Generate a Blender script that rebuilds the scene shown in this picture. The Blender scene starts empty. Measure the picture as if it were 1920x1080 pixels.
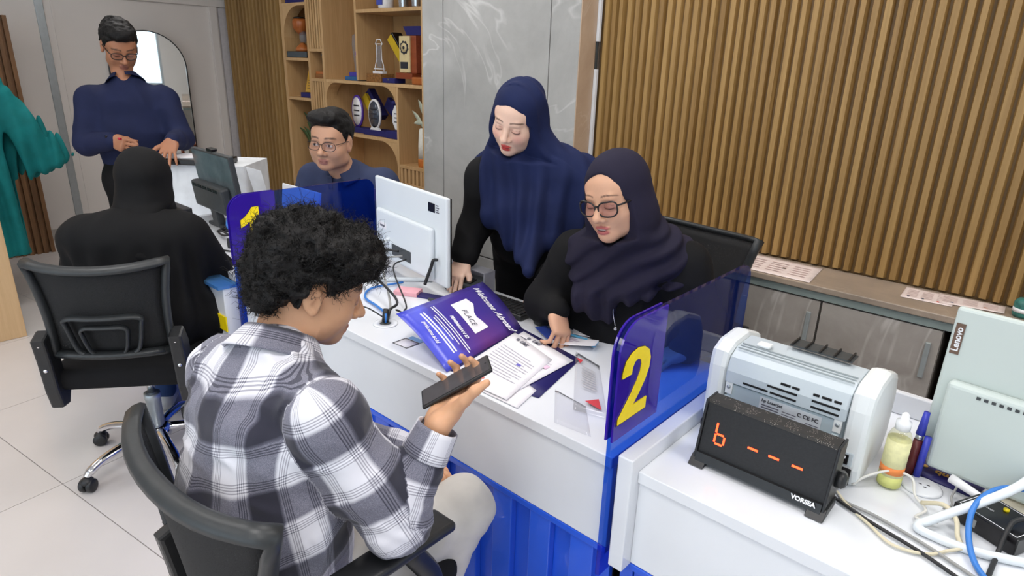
import bpy, bmesh, math, random
import numpy as np
from mathutils import Vector, Matrix

# ------------------------------------------------------------------ camera, world, lights, exposure
sc = bpy.context.scene
C = sc.collection
YAW, PITCH, ROLL, FPX = -0.722441, 0.336563, 0.032768, 1200.13
_f = Vector((math.sin(YAW)*math.cos(PITCH), math.cos(YAW)*math.cos(PITCH), -math.sin(PITCH)))
_r = Vector((math.cos(YAW), -math.sin(YAW), 0.0))
_u = _r.cross(_f)
cr, sr = math.cos(ROLL), math.sin(ROLL)
R2 = cr*_r + sr*_u
U2 = -sr*_r + cr*_u
cam_data = bpy.data.cameras.new('camera')
cam = bpy.data.objects.new('camera', cam_data)
C.objects.link(cam)
cam_data.sensor_width = 36.0
cam_data.lens = FPX/1920*36
cam_data.clip_start = 0.05
cam.matrix_world = Matrix(((R2.x, U2.x, -_f.x, 0), (R2.y, U2.y, -_f.y, 0), (R2.z, U2.z, -_f.z, 1.56), (0, 0, 0, 1)))
sc.camera = cam

world = bpy.data.worlds.new('world')
sc.world = world
world.use_nodes = True
world.node_tree.nodes['Background'].inputs[0].default_value = (0.75, 0.86, 1.0, 1)
world.node_tree.nodes['Background'].inputs[1].default_value = 2.6

CEIL = 2.75
LAMPS = [(-4.6, 1.6, 6.0), (-4.4, -0.6, 6.0), (-2.9, 1.9, 8.0), (-2.5, 0.2, 9.5), (-1.2, 1.75, 11), (-0.7, 0.1, 13), (0.5, 1.6, 11), (0.7, -0.6, 12), (-2.4, -1.7, 8), (-0.2, -1.9, 8)]
# the sky seen through the big front window (a portal only guides the sampling, it adds no light)
for sz, szy, loc_, rot_ in ((5.8, 2.1, (-1.1, -3.42, 1.45), (90, 0, 0)), (2.0, 1.4, (2.92, 1.2, 1.6), (90, 0, 90))):
    pd = bpy.data.lights.new('window_portal', 'AREA'); pd.shape = 'RECTANGLE'; pd.size = sz; pd.size_y = szy; pd.cycles.is_portal = True
    po = bpy.data.objects.new('window_portal', pd); C.objects.link(po)
    po.location = loc_; po.rotation_euler = tuple(math.radians(a) for a in rot_)
def ceiling_area(x, y, w):
    ld = bpy.data.lights.new('ceiling_lamp_light', 'AREA')
    ld.shape = 'SQUARE'
    ld.size = 0.58
    ld.energy = w
    ld.color = (1.0, 0.965, 0.94)
    lo = bpy.data.objects.new('ceiling_lamp_light', ld)
    lo.location = (x, y, CEIL-0.03)
    C.objects.link(lo)
    return lo

sc.view_settings.view_transform = 'Standard'
sc.view_settings.look = 'None'
sc.view_settings.gamma = 1.0
sc.view_settings.use_curve_mapping = False
sc.view_settings.exposure = 0.0

rng = random.Random(7)
nrs = np.random.RandomState(11)

# ------------------------------------------------------------------ helpers: colour and material
def lin(c):
    c = c/255.0
    return c/12.92 if c <= 0.04045 else ((c+0.055)/1.055)**2.4
def rgb(r, g, b):
    return (lin(r), lin(g), lin(b), 1.0)

class NT:
    def __init__(self, m):
        self.t = m.node_tree
        self.p = self.t.nodes['Principled BSDF']
        self.out = self.t.nodes['Material Output']
    def n(self, typ, **kw):
        nd = self.t.nodes.new(typ)
        for k, v in kw.items():
            setattr(nd, k, v)
        return nd
    def l(self, a, b):
        self.t.links.new(a, b)
    def math(self, op, a, b=None, c=None, clamp=False):
        nd = self.n('ShaderNodeMath', operation=op, use_clamp=clamp)
        for i, v in enumerate((a, b, c)):
            if v is None: continue
            if isinstance(v, (int, float)): nd.inputs[i].default_value = v
            else: self.l(v, nd.inputs[i])
        return nd.outputs[0]
    def mix(self, fac, a, b, blend='MIX'):
        nd = self.n('ShaderNodeMix', data_type='RGBA', blend_type=blend)
        for i, v in ((0, fac), (6, a), (7, b)):
            if isinstance(v, (int, float)): nd.inputs[i].default_value = v
            elif isinstance(v, tuple): nd.inputs[i].default_value = v
            else: self.l(v, nd.inputs[i])
        return nd.outputs[2]
    def ramp(self, fac, stops):
        nd = self.n('ShaderNodeValToRGB')
        cr = nd.color_ramp
        while len(cr.elements) < len(stops): cr.elements.new(0.5)
        for e, (pos, col) in zip(cr.elements, stops):
            e.position = pos; e.color = col
        self.l(fac, nd.inputs[0])
        return nd.outputs[0]
    def noise(self, scale, detail=3.0, rough=0.5, vec=None, mapscale=None, dist=0.0):
        tc = self.n('ShaderNodeTexCoord')
        v = vec if vec is not None else tc.outputs['Object']
        if mapscale:
            mp = self.n('ShaderNodeMapping')
            mp.inputs['Scale'].default_value = mapscale
            self.l(v, mp.inputs[0]); v = mp.outputs[0]
        nd = self.n('ShaderNodeTexNoise')
        nd.inputs['Scale'].default_value = scale
        nd.inputs['Detail'].default_value = detail
        nd.inputs['Roughness'].default_value = rough
        nd.inputs['Distortion'].default_value = dist
        self.l(v, nd.inputs['Vector'])
        return nd.outputs[0]
    def bump(self, h, strength=0.2, dist=0.01):
        nd = self.n('ShaderNodeBump')
        nd.inputs['Strength'].default_value = strength
        nd.inputs['Distance'].default_value = dist
        self.l(h, nd.inputs['Height'])
        self.l(nd.outputs[0], self.p.inputs['Normal'])

MATS = {}
def mat(name, col, rough=0.5, metal=0.0, spec=0.5, noise=None, bump=None, coat=0.0, alpha=None, emit=None, sheen=0.0, sss=0.0):
    """plain procedural material; noise=(scale, amount) varies the colour, bump=(scale, strength)"""
    if name in MATS: return MATS[name]
    m = bpy.data.materials.new(name)
    m.use_nodes = True
    t = NT(m); p = t.p
    p.inputs['Base Color'].default_value = col
    p.inputs['Roughness'].default_value = rough
    p.inputs['Metallic'].default_value = metal
    p.inputs['Specular IOR Level'].default_value = spec
    p.inputs['Coat Weight'].default_value = coat
    p.inputs['Sheen Weight'].default_value = sheen
    if noise is None: noise = (40.0, 0.06)
    nz = t.noise(noise[0], 4.0)
    a = noise[1]
    dk = tuple(max(0, c*(1-a)) for c in col[:3])+(1,)
    lt = tuple(min(1, c*(1+a)) for c in col[:3])+(1,)
    t.l(t.ramp(nz, [(0.3, dk), (0.7, lt)]), p.inputs['Base Color'])
    if bump:
        t.bump(t.noise(bump[0], 5.0), bump[1], 0.004)
    if emit:
        p.inputs['Emission Color'].default_value = emit[0]
        p.inputs['Emission Strength'].default_value = emit[1]
    if alpha is not None:
        p.inputs['Alpha'].default_value = alpha
    if sss:
        p.inputs['Subsurface Weight'].default_value = sss
        p.inputs['Subsurface Radius'].default_value = (0.012, 0.005, 0.003)
        p.inputs['Subsurface Scale'].default_value = 0.6
    MATS[name] = m
    return m

def tinted(name, col, rough=0.05, opac=0.0, body=None):
    """clear or tinted acrylic: coloured see-through plus a sharp surface gloss"""
    if name in MATS: return MATS[name]
    m = bpy.data.materials.new(name); m.use_nodes = True
    t = NT(m)
    tr = t.n('ShaderNodeBsdfTransparent'); tr.inputs[0].default_value = col
    gl = t.n('ShaderNodeBsdfGlossy'); gl.inputs['Roughness'].default_value = rough
    fr = t.n('ShaderNodeFresnel'); fr.inputs[0].default_value = 1.45
    mx = t.n('ShaderNodeMixShader')
    src = tr.outputs[0]
    if opac > 0:
        df = t.n('ShaderNodeBsdfDiffuse'); df.inputs[0].default_value = body or col
        m2 = t.n('ShaderNodeMixShader'); m2.inputs[0].default_value = opac
        t.l(src, m2.inputs[1]); t.l(df.outputs[0], m2.inputs[2]); src = m2.outputs[0]
    ge = t.n('ShaderNodeNewGeometry')
    front = t.math('SUBTRACT', 1.0, ge.outputs['Backfacing'])
    t.l(t.math('MULTIPLY', fr.outputs[0], front), mx.inputs[0]); t.l(src, mx.inputs[1]); t.l(gl.outputs[0], mx.inputs[2])
    t.l(mx.outputs[0], t.out.inputs[0])
    MATS[name] = m
    return m

def wood(name, c1, c2, axis='Z', rough=0.45, grain=14.0, contrast=1.0):
    if name in MATS: return MATS[name]
    m = bpy.data.materials.new(name); m.use_nodes = True
    t = NT(m)
    oi = t.n('ShaderNodeObjectInfo')
    tc = t.n('ShaderNodeTexCoord')
    add = t.n('ShaderNodeVectorMath', operation='MULTIPLY_ADD')
    add.inputs[1].default_value = (1, 1, 1)
    sc_ = t.n('ShaderNodeVectorMath', operation='SCALE')
    cb = t.n('ShaderNodeCombineXYZ')
    t.l(oi.outputs['Random'], cb.inputs[0]); t.l(oi.outputs['Random'], cb.inputs[2])
    sc_.inputs['Scale'].default_value = 9.0
    t.l(cb.outputs[0], sc_.inputs[0])
    t.l(tc.outputs['Object'], add.inputs[0]); t.l(sc_.outputs[0], add.inputs[2])
    ms = {'Z': (4, 4, 0.22), 'X': (0.22, 4, 4), 'Y': (4, 0.22, 4)}[axis]
    nz = t.noise(grain, 6.0, 0.62, vec=add.outputs[0], mapscale=ms, dist=0.6)
    nz2 = t.noise(2.2, 2.0, 0.5, vec=add.outputs[0], mapscale=ms)
    f = t.math('ADD', t.math('MULTIPLY', nz, 0.7), t.math('MULTIPLY', nz2, 0.3))
    f = t.math('ADD', f, t.math('MULTIPLY', t.math('SUBTRACT', oi.outputs['Random'], 0.5), 0.22))
    w = 0.2/contrast
    t.l(t.ramp(f, [(0.5-w, c1), (0.5+w, c2)]), t.p.inputs['Base Color'])
    t.p.inputs['Roughness'].default_value = rough
    t.bump(nz, 0.12, 0.002)
    MATS[name] = m
    return m

def marble(name, c1, c2, vein, rough=0.35, scale=2.2, veinamt=0.5):
    if name in MATS: return MATS[name]
    m = bpy.data.materials.new(name); m.use_nodes = True
    t = NT(m)
    n1 = t.noise(scale, 8.0, 0.62, dist=0.4)
    base = t.ramp(n1, [(0.32, c1), (0.68, c2)])
    n2 = t.noise(scale*0.55, 4.0, 0.55, dist=1.2)
    d = t.math('ABSOLUTE', t.math('SUBTRACT', n2, 0.5))
    v = t.math('SUBTRACT', 1.0, t.math('MULTIPLY', d, 75.0), clamp=True)
    n3 = t.noise(scale*1.3, 2.0)
    v = t.math('MULTIPLY', v, t.math('MULTIPLY', t.math('SUBTRACT', n3, 0.42, clamp=True), 5.0, clamp=True))
    t.l(t.mix(t.math('MULTIPLY', v, veinamt), base, vein), t.p.inputs['Base Color'])
    t.p.inputs['Roughness'].default_value = rough
    MATS[name] = m
    return m

def fabric(name, col, rough=0.9, weave=900.0, sheen=0.0, var=0.12, strength=0.12):
    if name in MATS: return MATS[name]
    m = bpy.data.materials.new(name); m.use_nodes = True
    t = NT(m)
    nz = t.noise(9.0, 4.0)
    dk = tuple(c*(1-var) for c in col[:3])+(1,); lt = tuple(min(1, c*(1+var)) for c in col[:3])+(1,)
    t.l(t.ramp(nz, [(0.3, dk), (0.7, lt)]), t.p.inputs['Base Color'])
    t.p.inputs['Roughness'].default_value = rough
    t.p.inputs['Specular IOR Level'].default_value = 0.25
    t.p.inputs['Sheen Weight'].default_value = 0.0
    t.p.inputs['Sheen Roughness'].default_value = 0.5
    t.bump(t.noise(weave, 2.0), strength, 0.001)
    MATS[name] = m
    return m

def vcol(name, rough=0.5, sss=0.0, spec=0.4, attr='Col'):
    if name in MATS: return MATS[name]
    m = bpy.data.materials.new(name); m.use_nodes = True
    t = NT(m)
    a = t.n('ShaderNodeAttribute', attribute_name=attr)
    nz = t.noise(160.0, 3.0)
    c = t.mix(t.math('MULTIPLY', nz, 0.10), a.outputs['Color'], (0.35, 0.16, 0.10, 1))
    t.l(c, t.p.inputs['Base Color'])
    t.p.inputs['Roughness'].default_value = rough
    t.p.inputs['Specular IOR Level'].default_value = spec
    if sss:
        t.p.inputs['Subsurface Weight'].default_value = sss
        t.p.inputs['Subsurface Radius'].default_value = (0.010, 0.004, 0.0025)
        t.p.inputs['Subsurface Scale'].default_value = 0.5
    t.bump(t.noise(420.0, 3.0), 0.06, 0.001)
    MATS[name] = m
    return m

# ------------------------------------------------------------------ helpers: objects
def origin_of(o):
    v = Vector((0, 0, 0))
    while o is not None:
        v = v + o.location
        o = o.parent
    return v

def tag(o, label=None, cat=None, group=None, kind=None):
    if label: o['label'] = label
    if cat: o['category'] = cat
    if group: o['group'] = group
    if kind: o['kind'] = kind
    return o

def thing(name, loc, label, cat, group=None, rotz=0.0):
    o = bpy.data.objects.new(name, None)
    o.empty_display_size = 0.1
    C.objects.link(o)
    o.location = loc
    o.rotation_euler = (0, 0, rotz)
    return tag(o, label, cat, group)

def link_mesh(name, me, m, parent=None):
    o = bpy.data.objects.new(name, me)
    C.objects.link(o)
    if m is not None:
        for mm in (m if isinstance(m, (list, tuple)) else [m]): me.materials.append(mm)
    if parent is not None: o.parent = parent
    return o

def copy_tree(o, parent=None):
    c = o.copy()
    C.objects.link(c)
    c.parent = parent
    for ch in list(o.children):
        copy_tree(ch, c)
    return c

def rotm(rx=0, ry=0, rz=0):
    return Matrix.Rotation(rz, 3, 'Z') @ Matrix.Rotation(ry, 3, 'Y') @ Matrix.Rotation(rx, 3, 'X')

class MB:
    """collects shapes into one bmesh and links them as one mesh object"""
    def __init__(self):
        self.b = bmesh.new()
    def _add(self, vs, fs, M=None, loc=None, smooth=False):
        out = []
        for v in vs:
            v = Vector(v)
            if M is not None: v = M @ v
            if loc is not None: v = v + Vector(loc)
            out.append(self.b.verts.new(v))
        res = []
        for f in fs:
            try:
                fc = self.b.faces.new([out[i] for i in f])
                fc.smooth = smooth
                res.append(fc)
            except ValueError:
                pass
        return out, res
    def box(self, x0, x1, y0, y1, z0, z1, M=None, loc=None, bev=0.0, seg=2):
        vs = [(x0, y0, z0), (x1, y0, z0), (x1, y1, z0), (x0, y1, z0), (x0, y0, z1), (x1, y0, z1), (x1, y1, z1), (x0, y1, z1)]
        fs = [(0, 3, 2, 1), (4, 5, 6, 7), (0, 1, 5, 4), (1, 2, 6, 5), (2, 3, 7, 6), (3, 0, 4, 7)]
        v, f = self._add(vs, fs, M, loc)
        if bev > 0:
            ed = list({e for fc in f for e in fc.edges})
            bmesh.ops.bevel(self.b, geom=ed, offset=bev, segments=seg, affect='EDGES', profile=0.5, clamp_overlap=True)
        return self
    def cbox(self, c, h, M=None, bev=0.0, seg=2):
        return self.box(-h[0], h[0], -h[1], h[1], -h[2], h[2], M, c, bev, seg)
    def prism(self, pts, axis='Y', t0=0.0, t1=0.01, M=None, loc=None, smooth=False, bev=0.0):
        """extrude a 2-D outline; axis is the extrusion direction: Y -> pts are (x,z); Z -> (x,y); X -> (y,z)"""
        def mk(p, t):
            if axis == 'Y': return (p[0], t, p[1])
            if axis == 'Z': return (p[0], p[1], t)
            return (t, p[0], p[1])
        n = len(pts)
        vs = [mk(p, t0) for p in pts]+[mk(p, t1) for p in pts]
        fs = [tuple(range(n))[::-1], tuple(range(n, 2*n))]
        fs += [(i, (i+1) % n, n+(i+1) % n, n+i) for i in range(n)]
        v, f = self._add(vs, fs, M, loc, smooth)
        bmesh.ops.recalc_face_normals(self.b, faces=f)
        if bev > 0:
            ed = [e for e in {e for fc in f[:2] for e in fc.edges}]
            bmesh.ops.bevel(self.b, geom=ed, offset=bev, segments=2, affect='EDGES', profile=0.5, clamp_overlap=True)
        return self
    def tube(self, pts, r, n=8, caps=True, M=None, loc=None, flat=None):
        """round tube along a polyline; r a number or one per point; flat=(sx, sy) squashes the section"""
        P = [Vector(p) for p in pts]
        rr = r if isinstance(r, (list, tuple)) else [r]*len(P)
        vs = []; fs = []
        prev = None
        for i, p in enumerate(P):
            if i == 0: t = P[1]-P[0]
            elif i == len(P)-1: t = P[-1]-P[-2]
            else: t = (P[i+1]-P[i]).normalized()+(P[i]-P[i-1]).normalized()
            t = t.normalized() if t.length > 1e-9 else Vector((0, 0, 1))
            if prev is None:
                a = Vector((0, 0, 1)) if abs(t.z) < 0.9 else Vector((1, 0, 0))
                s = t.cross(a).normalized()
            else:
                s = (prev - t*prev.dot(t))
                s = s.normalized() if s.length > 1e-6 else t.orthogonal().normalized()
            prev = s
            q = t.cross(s)
            fx, fy = flat or (1, 1)
            for k in range(n):
                an = 2*math.pi*k/n
                vs.append(p + s*(math.cos(an)*rr[i]*fx) + q*(math.sin(an)*rr[i]*fy))
        for i in range(len(P)-1):
            for k in range(n):
                fs.append((i*n+k, i*n+(k+1) % n, (i+1)*n+(k+1) % n, (i+1)*n+k))
        if caps:
            fs.append(tuple(range(n))[::-1]); fs.append(tuple(range((len(P)-1)*n, len(P)*n)))
        self._add(vs, fs, M, loc, True)
        return self
    def lathe(self, prof, n=20, M=None, loc=None, sx=1.0, sy=1.0):
        vs = []; fs = []
        for (r, z) in prof:
            for k in range(n):
                a = 2*math.pi*k/n
                vs.append((r*math.cos(a)*sx, r*math.sin(a)*sy, z))
        m = len(prof)
        for i in range(m-1):
            for k in range(n):
                fs.append((i*n+k, i*n+(k+1) % n, (i+1)*n+(k+1) % n, (i+1)*n+k))
        fs.append(tuple(range(n))[::-1]); fs.append(tuple(range((m-1)*n, m*n)))
        self._add(vs, fs, M, loc, True)
        return self
    def ball(self, c, r, n=12, M=None):
        rad = r if isinstance(r, (list, tuple)) else (r, r, r)
        prof = []
        vs = [(0, 0, -rad[2])]
        for i in range(1, n):
            th = -math.pi/2+math.pi*i/n
            for k in range(2*n):
                a = math.pi*k/n
                vs.append((rad[0]*math.cos(th)*math.cos(a), rad[1]*math.cos(th)*math.sin(a), rad[2]*math.sin(th)))
        vs.append((0, 0, rad[2]))
        N = 2*n; fs = []
        for k in range(N): fs.append((0, 1+(k+1) % N, 1+k))
        for i in range(n-2):
            for k in range(N):
                fs.append((1+i*N+k, 1+i*N+(k+1) % N, 1+(i+1)*N+(k+1) % N, 1+(i+1)*N+k))
        L = len(vs)-1
        for k in range(N): fs.append((L, 1+(n-2)*N+k, 1+(n-2)*N+(k+1) % N))
        self._add(vs, fs, M, c, True)
        return self
    def quad(self, a, b, c, d):
        self._add([a, b, c, d], [(0, 1, 2, 3)])
        return self
    def grid(self, fn, nu, nv, thick=0.0, smooth=True):
        """sheet given by fn(u, v) -> point, u, v in 0..1; thick gives it a back side"""
        vs = [fn(i/nu, j/nv) for j in range(nv+1) for i in range(nu+1)]
        fs = [(j*(nu+1)+i, j*(nu+1)+i+1, (j+1)*(nu+1)+i+1, (j+1)*(nu+1)+i) for j in range(nv) for i in range(nu)]
        v, f = self._add(vs, fs, None, None, smooth)
        if thick:
            bmesh.ops.recalc_face_normals(self.b, faces=f)
            bmesh.ops.solidify(self.b, geom=f, thickness=thick)
        return self
    def build(self, name, m, parent=None, world=True, smooth=None, recalc=False):
        if recalc: bmesh.ops.recalc_face_normals(self.b, faces=self.b.faces)
        me = bpy.data.meshes.new(name)
        self.b.to_mesh(me)
        self.b.free()
        if smooth is not None:
            me.polygons.foreach_set('use_smooth', [smooth]*len(me.polygons))
        if world and parent is not None:
            me.transform(Matrix.Translation(-origin_of(parent)))
        return link_mesh(name, me, m, parent)

def single(name, mb, m, loc, label, cat, group=None, smooth=None):
    """a thing that is one mesh: shape given in world coordinates, origin at loc"""
    o = mb.build(name, m, None, smooth=smooth)
    o.data.transform(Matrix.Translation(-Vector(loc)))
    o.location = loc
    return tag(o, label, cat, group)

def struct(name, mb, m, parent=None):
    o = mb.build(name, m, parent)
    if parent is None: o['kind'] = 'structure'
    return o

def text_mesh(s, size, depth=0.0008, bold=0.0, italic=0.0, spacing=1.0, align='CENTER'):
    cu = bpy.data.curves.new('lettering', 'FONT')
    cu.body = s; cu.size = size; cu.extrude = depth; cu.offset = bold; cu.shear = italic
    cu.space_character = spacing
    cu.align_x = align; cu.align_y = 'CENTER'
    cu.resolution_u = 3
    ob = bpy.data.objects.new('lettering', cu)
    C.objects.link(ob)
    bpy.context.view_layer.update()
    dg = bpy.context.evaluated_depsgraph_get()
    me = bpy.data.meshes.new_from_object(ob.evaluated_get(dg))
    bpy.data.objects.remove(ob)
    bpy.data.curves.remove(cu)
    return me

def lettering(name, s, size, X, Y, loc, m, parent=None, **kw):
    """text lying in the plane of unit vectors X (reading direction) and Y (up), centred at world loc"""
    me = text_mesh(s, size, **kw)
    X = Vector(X).normalized(); Y = Vector(Y); Y = (Y-X*Y.dot(X)).normalized(); Z = X.cross(Y)
    M = Matrix(((X.x, Y.x, Z.x, loc[0]), (X.y, Y.y, Z.y, loc[1]), (X.z, Y.z, Z.z, loc[2]), (0, 0, 0, 1)))
    me.transform(M)
    if parent is not None: me.transform(Matrix.Translation(-origin_of(parent)))
    me.materials.clear()
    return link_mesh(name, me, m, parent)

def arc(cx, cy, r, a0, a1, n=6):
    return [(cx+r*math.cos(math.radians(a0+(a1-a0)*i/n)), cy+r*math.sin(math.radians(a0+(a1-a0)*i/n))) for i in range(n+1)]

def spline(pts, n=6):
    """Catmull-Rom through pts"""
    P = [Vector(p) for p in pts]
    P = [P[0]*2-P[1]]+P+[P[-1]*2-P[-2]]
    out = []
    for i in range(1, len(P)-2):
        a, b, c, d = P[i-1:i+3]
        for k in range(n):
            t = k/n
            out.append(0.5*((2*b)+(c-a)*t+(2*a-5*b+4*c-d)*t*t+(3*b-a-3*c+d)*t*t*t))
    out.append(P[-2])
    return out

# ------------------------------------------------------------------ helpers: smooth blended bodies (distance fields turned into one surface)
F32 = np.float32
def V(*a):
    return np.array(a if len(a) > 1 else a[0], dtype=F32)
class Prim:
    def __init__(self, fn, lo, hi, k=0.01, sub=False, tagname=None):
        self.fn, self.lo, self.hi, self.k, self.sub, self.tag = fn, np.array(lo, dtype=F32), np.array(hi, dtype=F32), k, sub, tagname
def cone(a, b, ra, rb, k=0.01, sub=False, tagname=None):
    a, b = V(a), V(b); ba = b-a; L = float(ba@ba)+1e-12
    def fn(P):
        pa = P-a
        t = np.clip((pa@ba)/L, 0, 1)
        d = pa-t[:, None]*ba
        return np.sqrt((d*d).sum(1))-(ra+(rb-ra)*t)
    m = max(ra, rb)
    return Prim(fn, np.minimum(a, b)-m, np.maximum(a, b)+m, k, sub, tagname)
def econe(a, b, side, ra, rb, k=0.02, sub=False, tagname=None):
    """tapered limb with an oval section: ra, rb = (half width along side, half depth)"""
    a, b, side = V(a), V(b), V(side); ba = b-a; L = float(np.linalg.norm(ba)); ax = ba/L
    s = side-ax*(side@ax); s = s/np.linalg.norm(s); n = np.cross(ax, s)
    ra, rb = np.array(ra, dtype=F32), np.array(rb, dtype=F32)
    def fn(P):
        pa = P-a
        t = np.clip((pa@ax)/L, 0, 1)
        d = pa-(t*L)[:, None]*ax
        w = ra[0]+(rb[0]-ra[0])*t; h = ra[1]+(rb[1]-ra[1])*t
        mn = np.minimum(w, h)
        q = np.sqrt(((d@s)/w)**2+((d@n)/h)**2+((d@ax)/mn)**2)
        return (q-1)*mn
    m = max(ra.max(), rb.max())
    return Prim(fn, np.minimum(a, b)-m, np.maximum(a, b)+m, k, sub, tagname)
def ell(c, r, R=None, k=0.01, sub=False, tagname=None):
    c, r = V(c), V(r); R = np.eye(3, dtype=F32) if R is None else np.array(R, dtype=F32)
    def fn(P):
        q = (P-c)@R
        k0 = np.sqrt(((q/r)**2).sum(1)); k1 = np.sqrt(((q/(r*r))**2).sum(1))+1e-9
        return k0*(k0-1)/k1
    m = float(r.max())
    return Prim(fn, c-m, c+m, k, sub, tagname)
def rbx(c, h, rad, R=None, k=0.01, sub=False, tagname=None):
    c, h = V(c), V(h); R = np.eye(3, dtype=F32) if R is None else np.array(R, dtype=F32)
    def fn(P):
        q = np.abs((P-c)@R)-(h-rad)
        return np.sqrt((np.maximum(q, 0)**2).sum(1))+np.minimum(q.max(1), 0)-rad
    m = float(np.linalg.norm(h))
    return Prim(fn, c-m, c+m, k, sub, tagname)
def custom(fn, lo, hi, k=0.01, sub=False, tagname=None):
    return Prim(fn, lo, hi, k, sub, tagname)

def eval_prims(prims, P, acts, nb, d0=None):
    """P (nb*n,3); acts list of block masks"""
    n = P.shape[0]//nb
    d = np.full(nb*n, 9.0, dtype=F32) if d0 is None else d0
    for pr, act in zip(prims, acts):
        if not act.any(): continue
        idx = np.repeat(act, n) if not act.all() else slice(None)
        v = pr.fn(P[idx]).astype(F32)
        k = pr.k
        cur = d[idx]
        if pr.sub:
            v = -v
            h = np.maximum(k-np.abs(cur-v), 0)/k
            d[idx] = np.maximum(cur, v)+h*h*k*0.25
        else:
            h = np.maximum(k-np.abs(cur-v), 0)/k
            d[idx] = np.minimum(cur, v)-h*h*k*0.25
    return d

def net(prims, vox, disp=None, dpad=0.0, clip=None):
    """surface nets over the blended field; returns verts (n,3), quads (m,4)"""
    B = 8
    lo = np.min([p.lo for p in prims if not p.sub], axis=0)-3*vox-dpad
    hi = np.max([p.hi for p in prims if not p.sub], axis=0)+3*vox+dpad
    nb = np.ceil((hi-lo)/(vox*B)).astype(int)
    gi = np.stack(np.meshgrid(*[np.arange(n) for n in nb], indexing='ij'), -1).reshape(-1, 3)
    cen = (lo+(gi+0.5)*vox*B).astype(F32)
    rad = vox*B*0.5*1.7321
    D = []
    for p in prims:
        D.append(p.fn(cen).astype(F32))
    D = np.array(D)
    pos = np.array([not p.sub for p in prims])
    m = D[pos].min(0)
    kk = max(p.k for p in prims)
    keep = (m < rad*1.15+dpad+kk*0.3) & (m > -(rad*1.6+dpad+kk*0.5))
    if not pos.all():
        ms = D[~pos].min(0)
        keep |= (m < rad*1.15+dpad) & (np.abs(ms) < rad*1.6+kk)
    gi = gi[keep]; D = D[:, keep]; m = m[keep]
    acts = []
    for i, p in enumerate(prims):
        if p.sub: acts.append(D[i] < rad*1.3+p.k+dpad)
        else: acts.append(D[i] < m+2*rad*1.1+p.k+dpad)
    o = np.stack(np.meshgrid(*[np.arange(B+1)]*3, indexing='ij'), -1).reshape(-1, 3)
    N = len(gi)
    vals = np.empty((N, B+1, B+1, B+1), dtype=F32)
    CH = 1500
    for s in range(0, N, CH):
        e = min(N, s+CH)
        g = (gi[s:e, None, :]*B+o[None]).reshape(-1, 3)
        P = (lo+g*vox).astype(F32)
        d = eval_prims(prims, P, [a[s:e] for a in acts], e-s)
        if disp is not None:
            mk = np.abs(d) < dpad+3*vox
            d[mk] += disp(P[mk]).astype(F32)
        if clip is not None: d = np.maximum(d, clip(P).astype(F32))
        vals[s:e] = d.reshape(e-s, B+1, B+1, B+1)
    neg = vals < 0
    # cells
    corners = [(a, b, c) for a in (0, 1) for b in (0, 1) for c in (0, 1)]
    cnt = sum(neg[:, a:a+B, b:b+B, c:c+B].astype(np.int8) for a, b, c in corners)
    cell = np.argwhere((cnt > 0) & (cnt < 8))
    if len(cell) == 0: return np.zeros((0, 3)), np.zeros((0, 4), int)
    bi = cell[:, 0]; li = cell[:, 1:]
    cv = {c: vals[bi, li[:, 0]+c[0], li[:, 1]+c[1], li[:, 2]+c[2]] for c in corners}
    acc = np.zeros((len(cell), 3)); wn = np.zeros(len(cell))
    for ax in range(3):
        for u in (0, 1):
            for w in (0, 1):
                c0 = [0, 0, 0]; c0[(ax+1) % 3] = u; c0[(ax+2) % 3] = w
                c1 = list(c0); c1[ax] = 1
                a, b = cv[tuple(c0)], cv[tuple(c1)]
                s = (a < 0) != (b < 0)
                t = np.where(s, a/(a-b+1e-20), 0)
                q = np.tile(np.array(c0, float), (len(cell), 1)); q[:, ax] = t
                acc += q*s[:, None]; wn += s
    G = gi[bi]*B+li
    verts = lo+(G+acc/wn[:, None])*vox
    dims = nb*B+4
    def key(g): return ((g[:, 0]+1)*dims[1]+(g[:, 1]+1))*dims[2]+(g[:, 2]+1)
    ck = key(G); order = np.argsort(ck); cs = ck[order]
    quads = []
    for ax in range(3):
        sl0 = [slice(None)]+[slice(0, B)]*3
        sl1 = list(sl0); sl1[ax+1] = slice(1, B+1)
        a = neg[tuple(sl0)]; b = neg[tuple(sl1)]
        ed = np.argwhere(a != b)
        if len(ed) == 0: continue
        flip = a[ed[:, 0], ed[:, 1], ed[:, 2], ed[:, 3]]
        g = gi[ed[:, 0]]*B+ed[:, 1:]
        e1 = np.zeros(3, int); e1[(ax+1) % 3] = 1
        e2 = np.zeros(3, int); e2[(ax+2) % 3] = 1
        ids = []; ok = np.ones(len(g), bool)
        for off in (-e1-e2, -e2, 0*e1, -e1):
            kq = key(g+off)
            p = np.searchsorted(cs, kq); p = np.minimum(p, len(cs)-1)
            ok &= cs[p] == kq
            ids.append(order[p])
        q = np.stack(ids, 1)
        q[~flip] = q[~flip][:, ::-1]
        quads.append(q[ok])
    return verts, np.concatenate(quads)

def nmesh(name, verts, quads, smooth=True):
    me = bpy.data.meshes.new(name)
    n, m = len(verts), len(quads)
    k = quads.shape[1]
    me.vertices.add(n); me.vertices.foreach_set('co', np.asarray(verts, dtype=F32).ravel())
    me.loops.add(m*k); me.loops.foreach_set('vertex_index', quads.ravel().astype(np.int32))
    me.polygons.add(m)
    me.polygons.foreach_set('loop_start', np.arange(0, m*k, k, dtype=np.int32))
    me.polygons.foreach_set('loop_total', np.full(m, k, dtype=np.int32))
    me.update(calc_edges=True)
    me.polygons.foreach_set('use_smooth', np.full(m, smooth))
    return me

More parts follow.
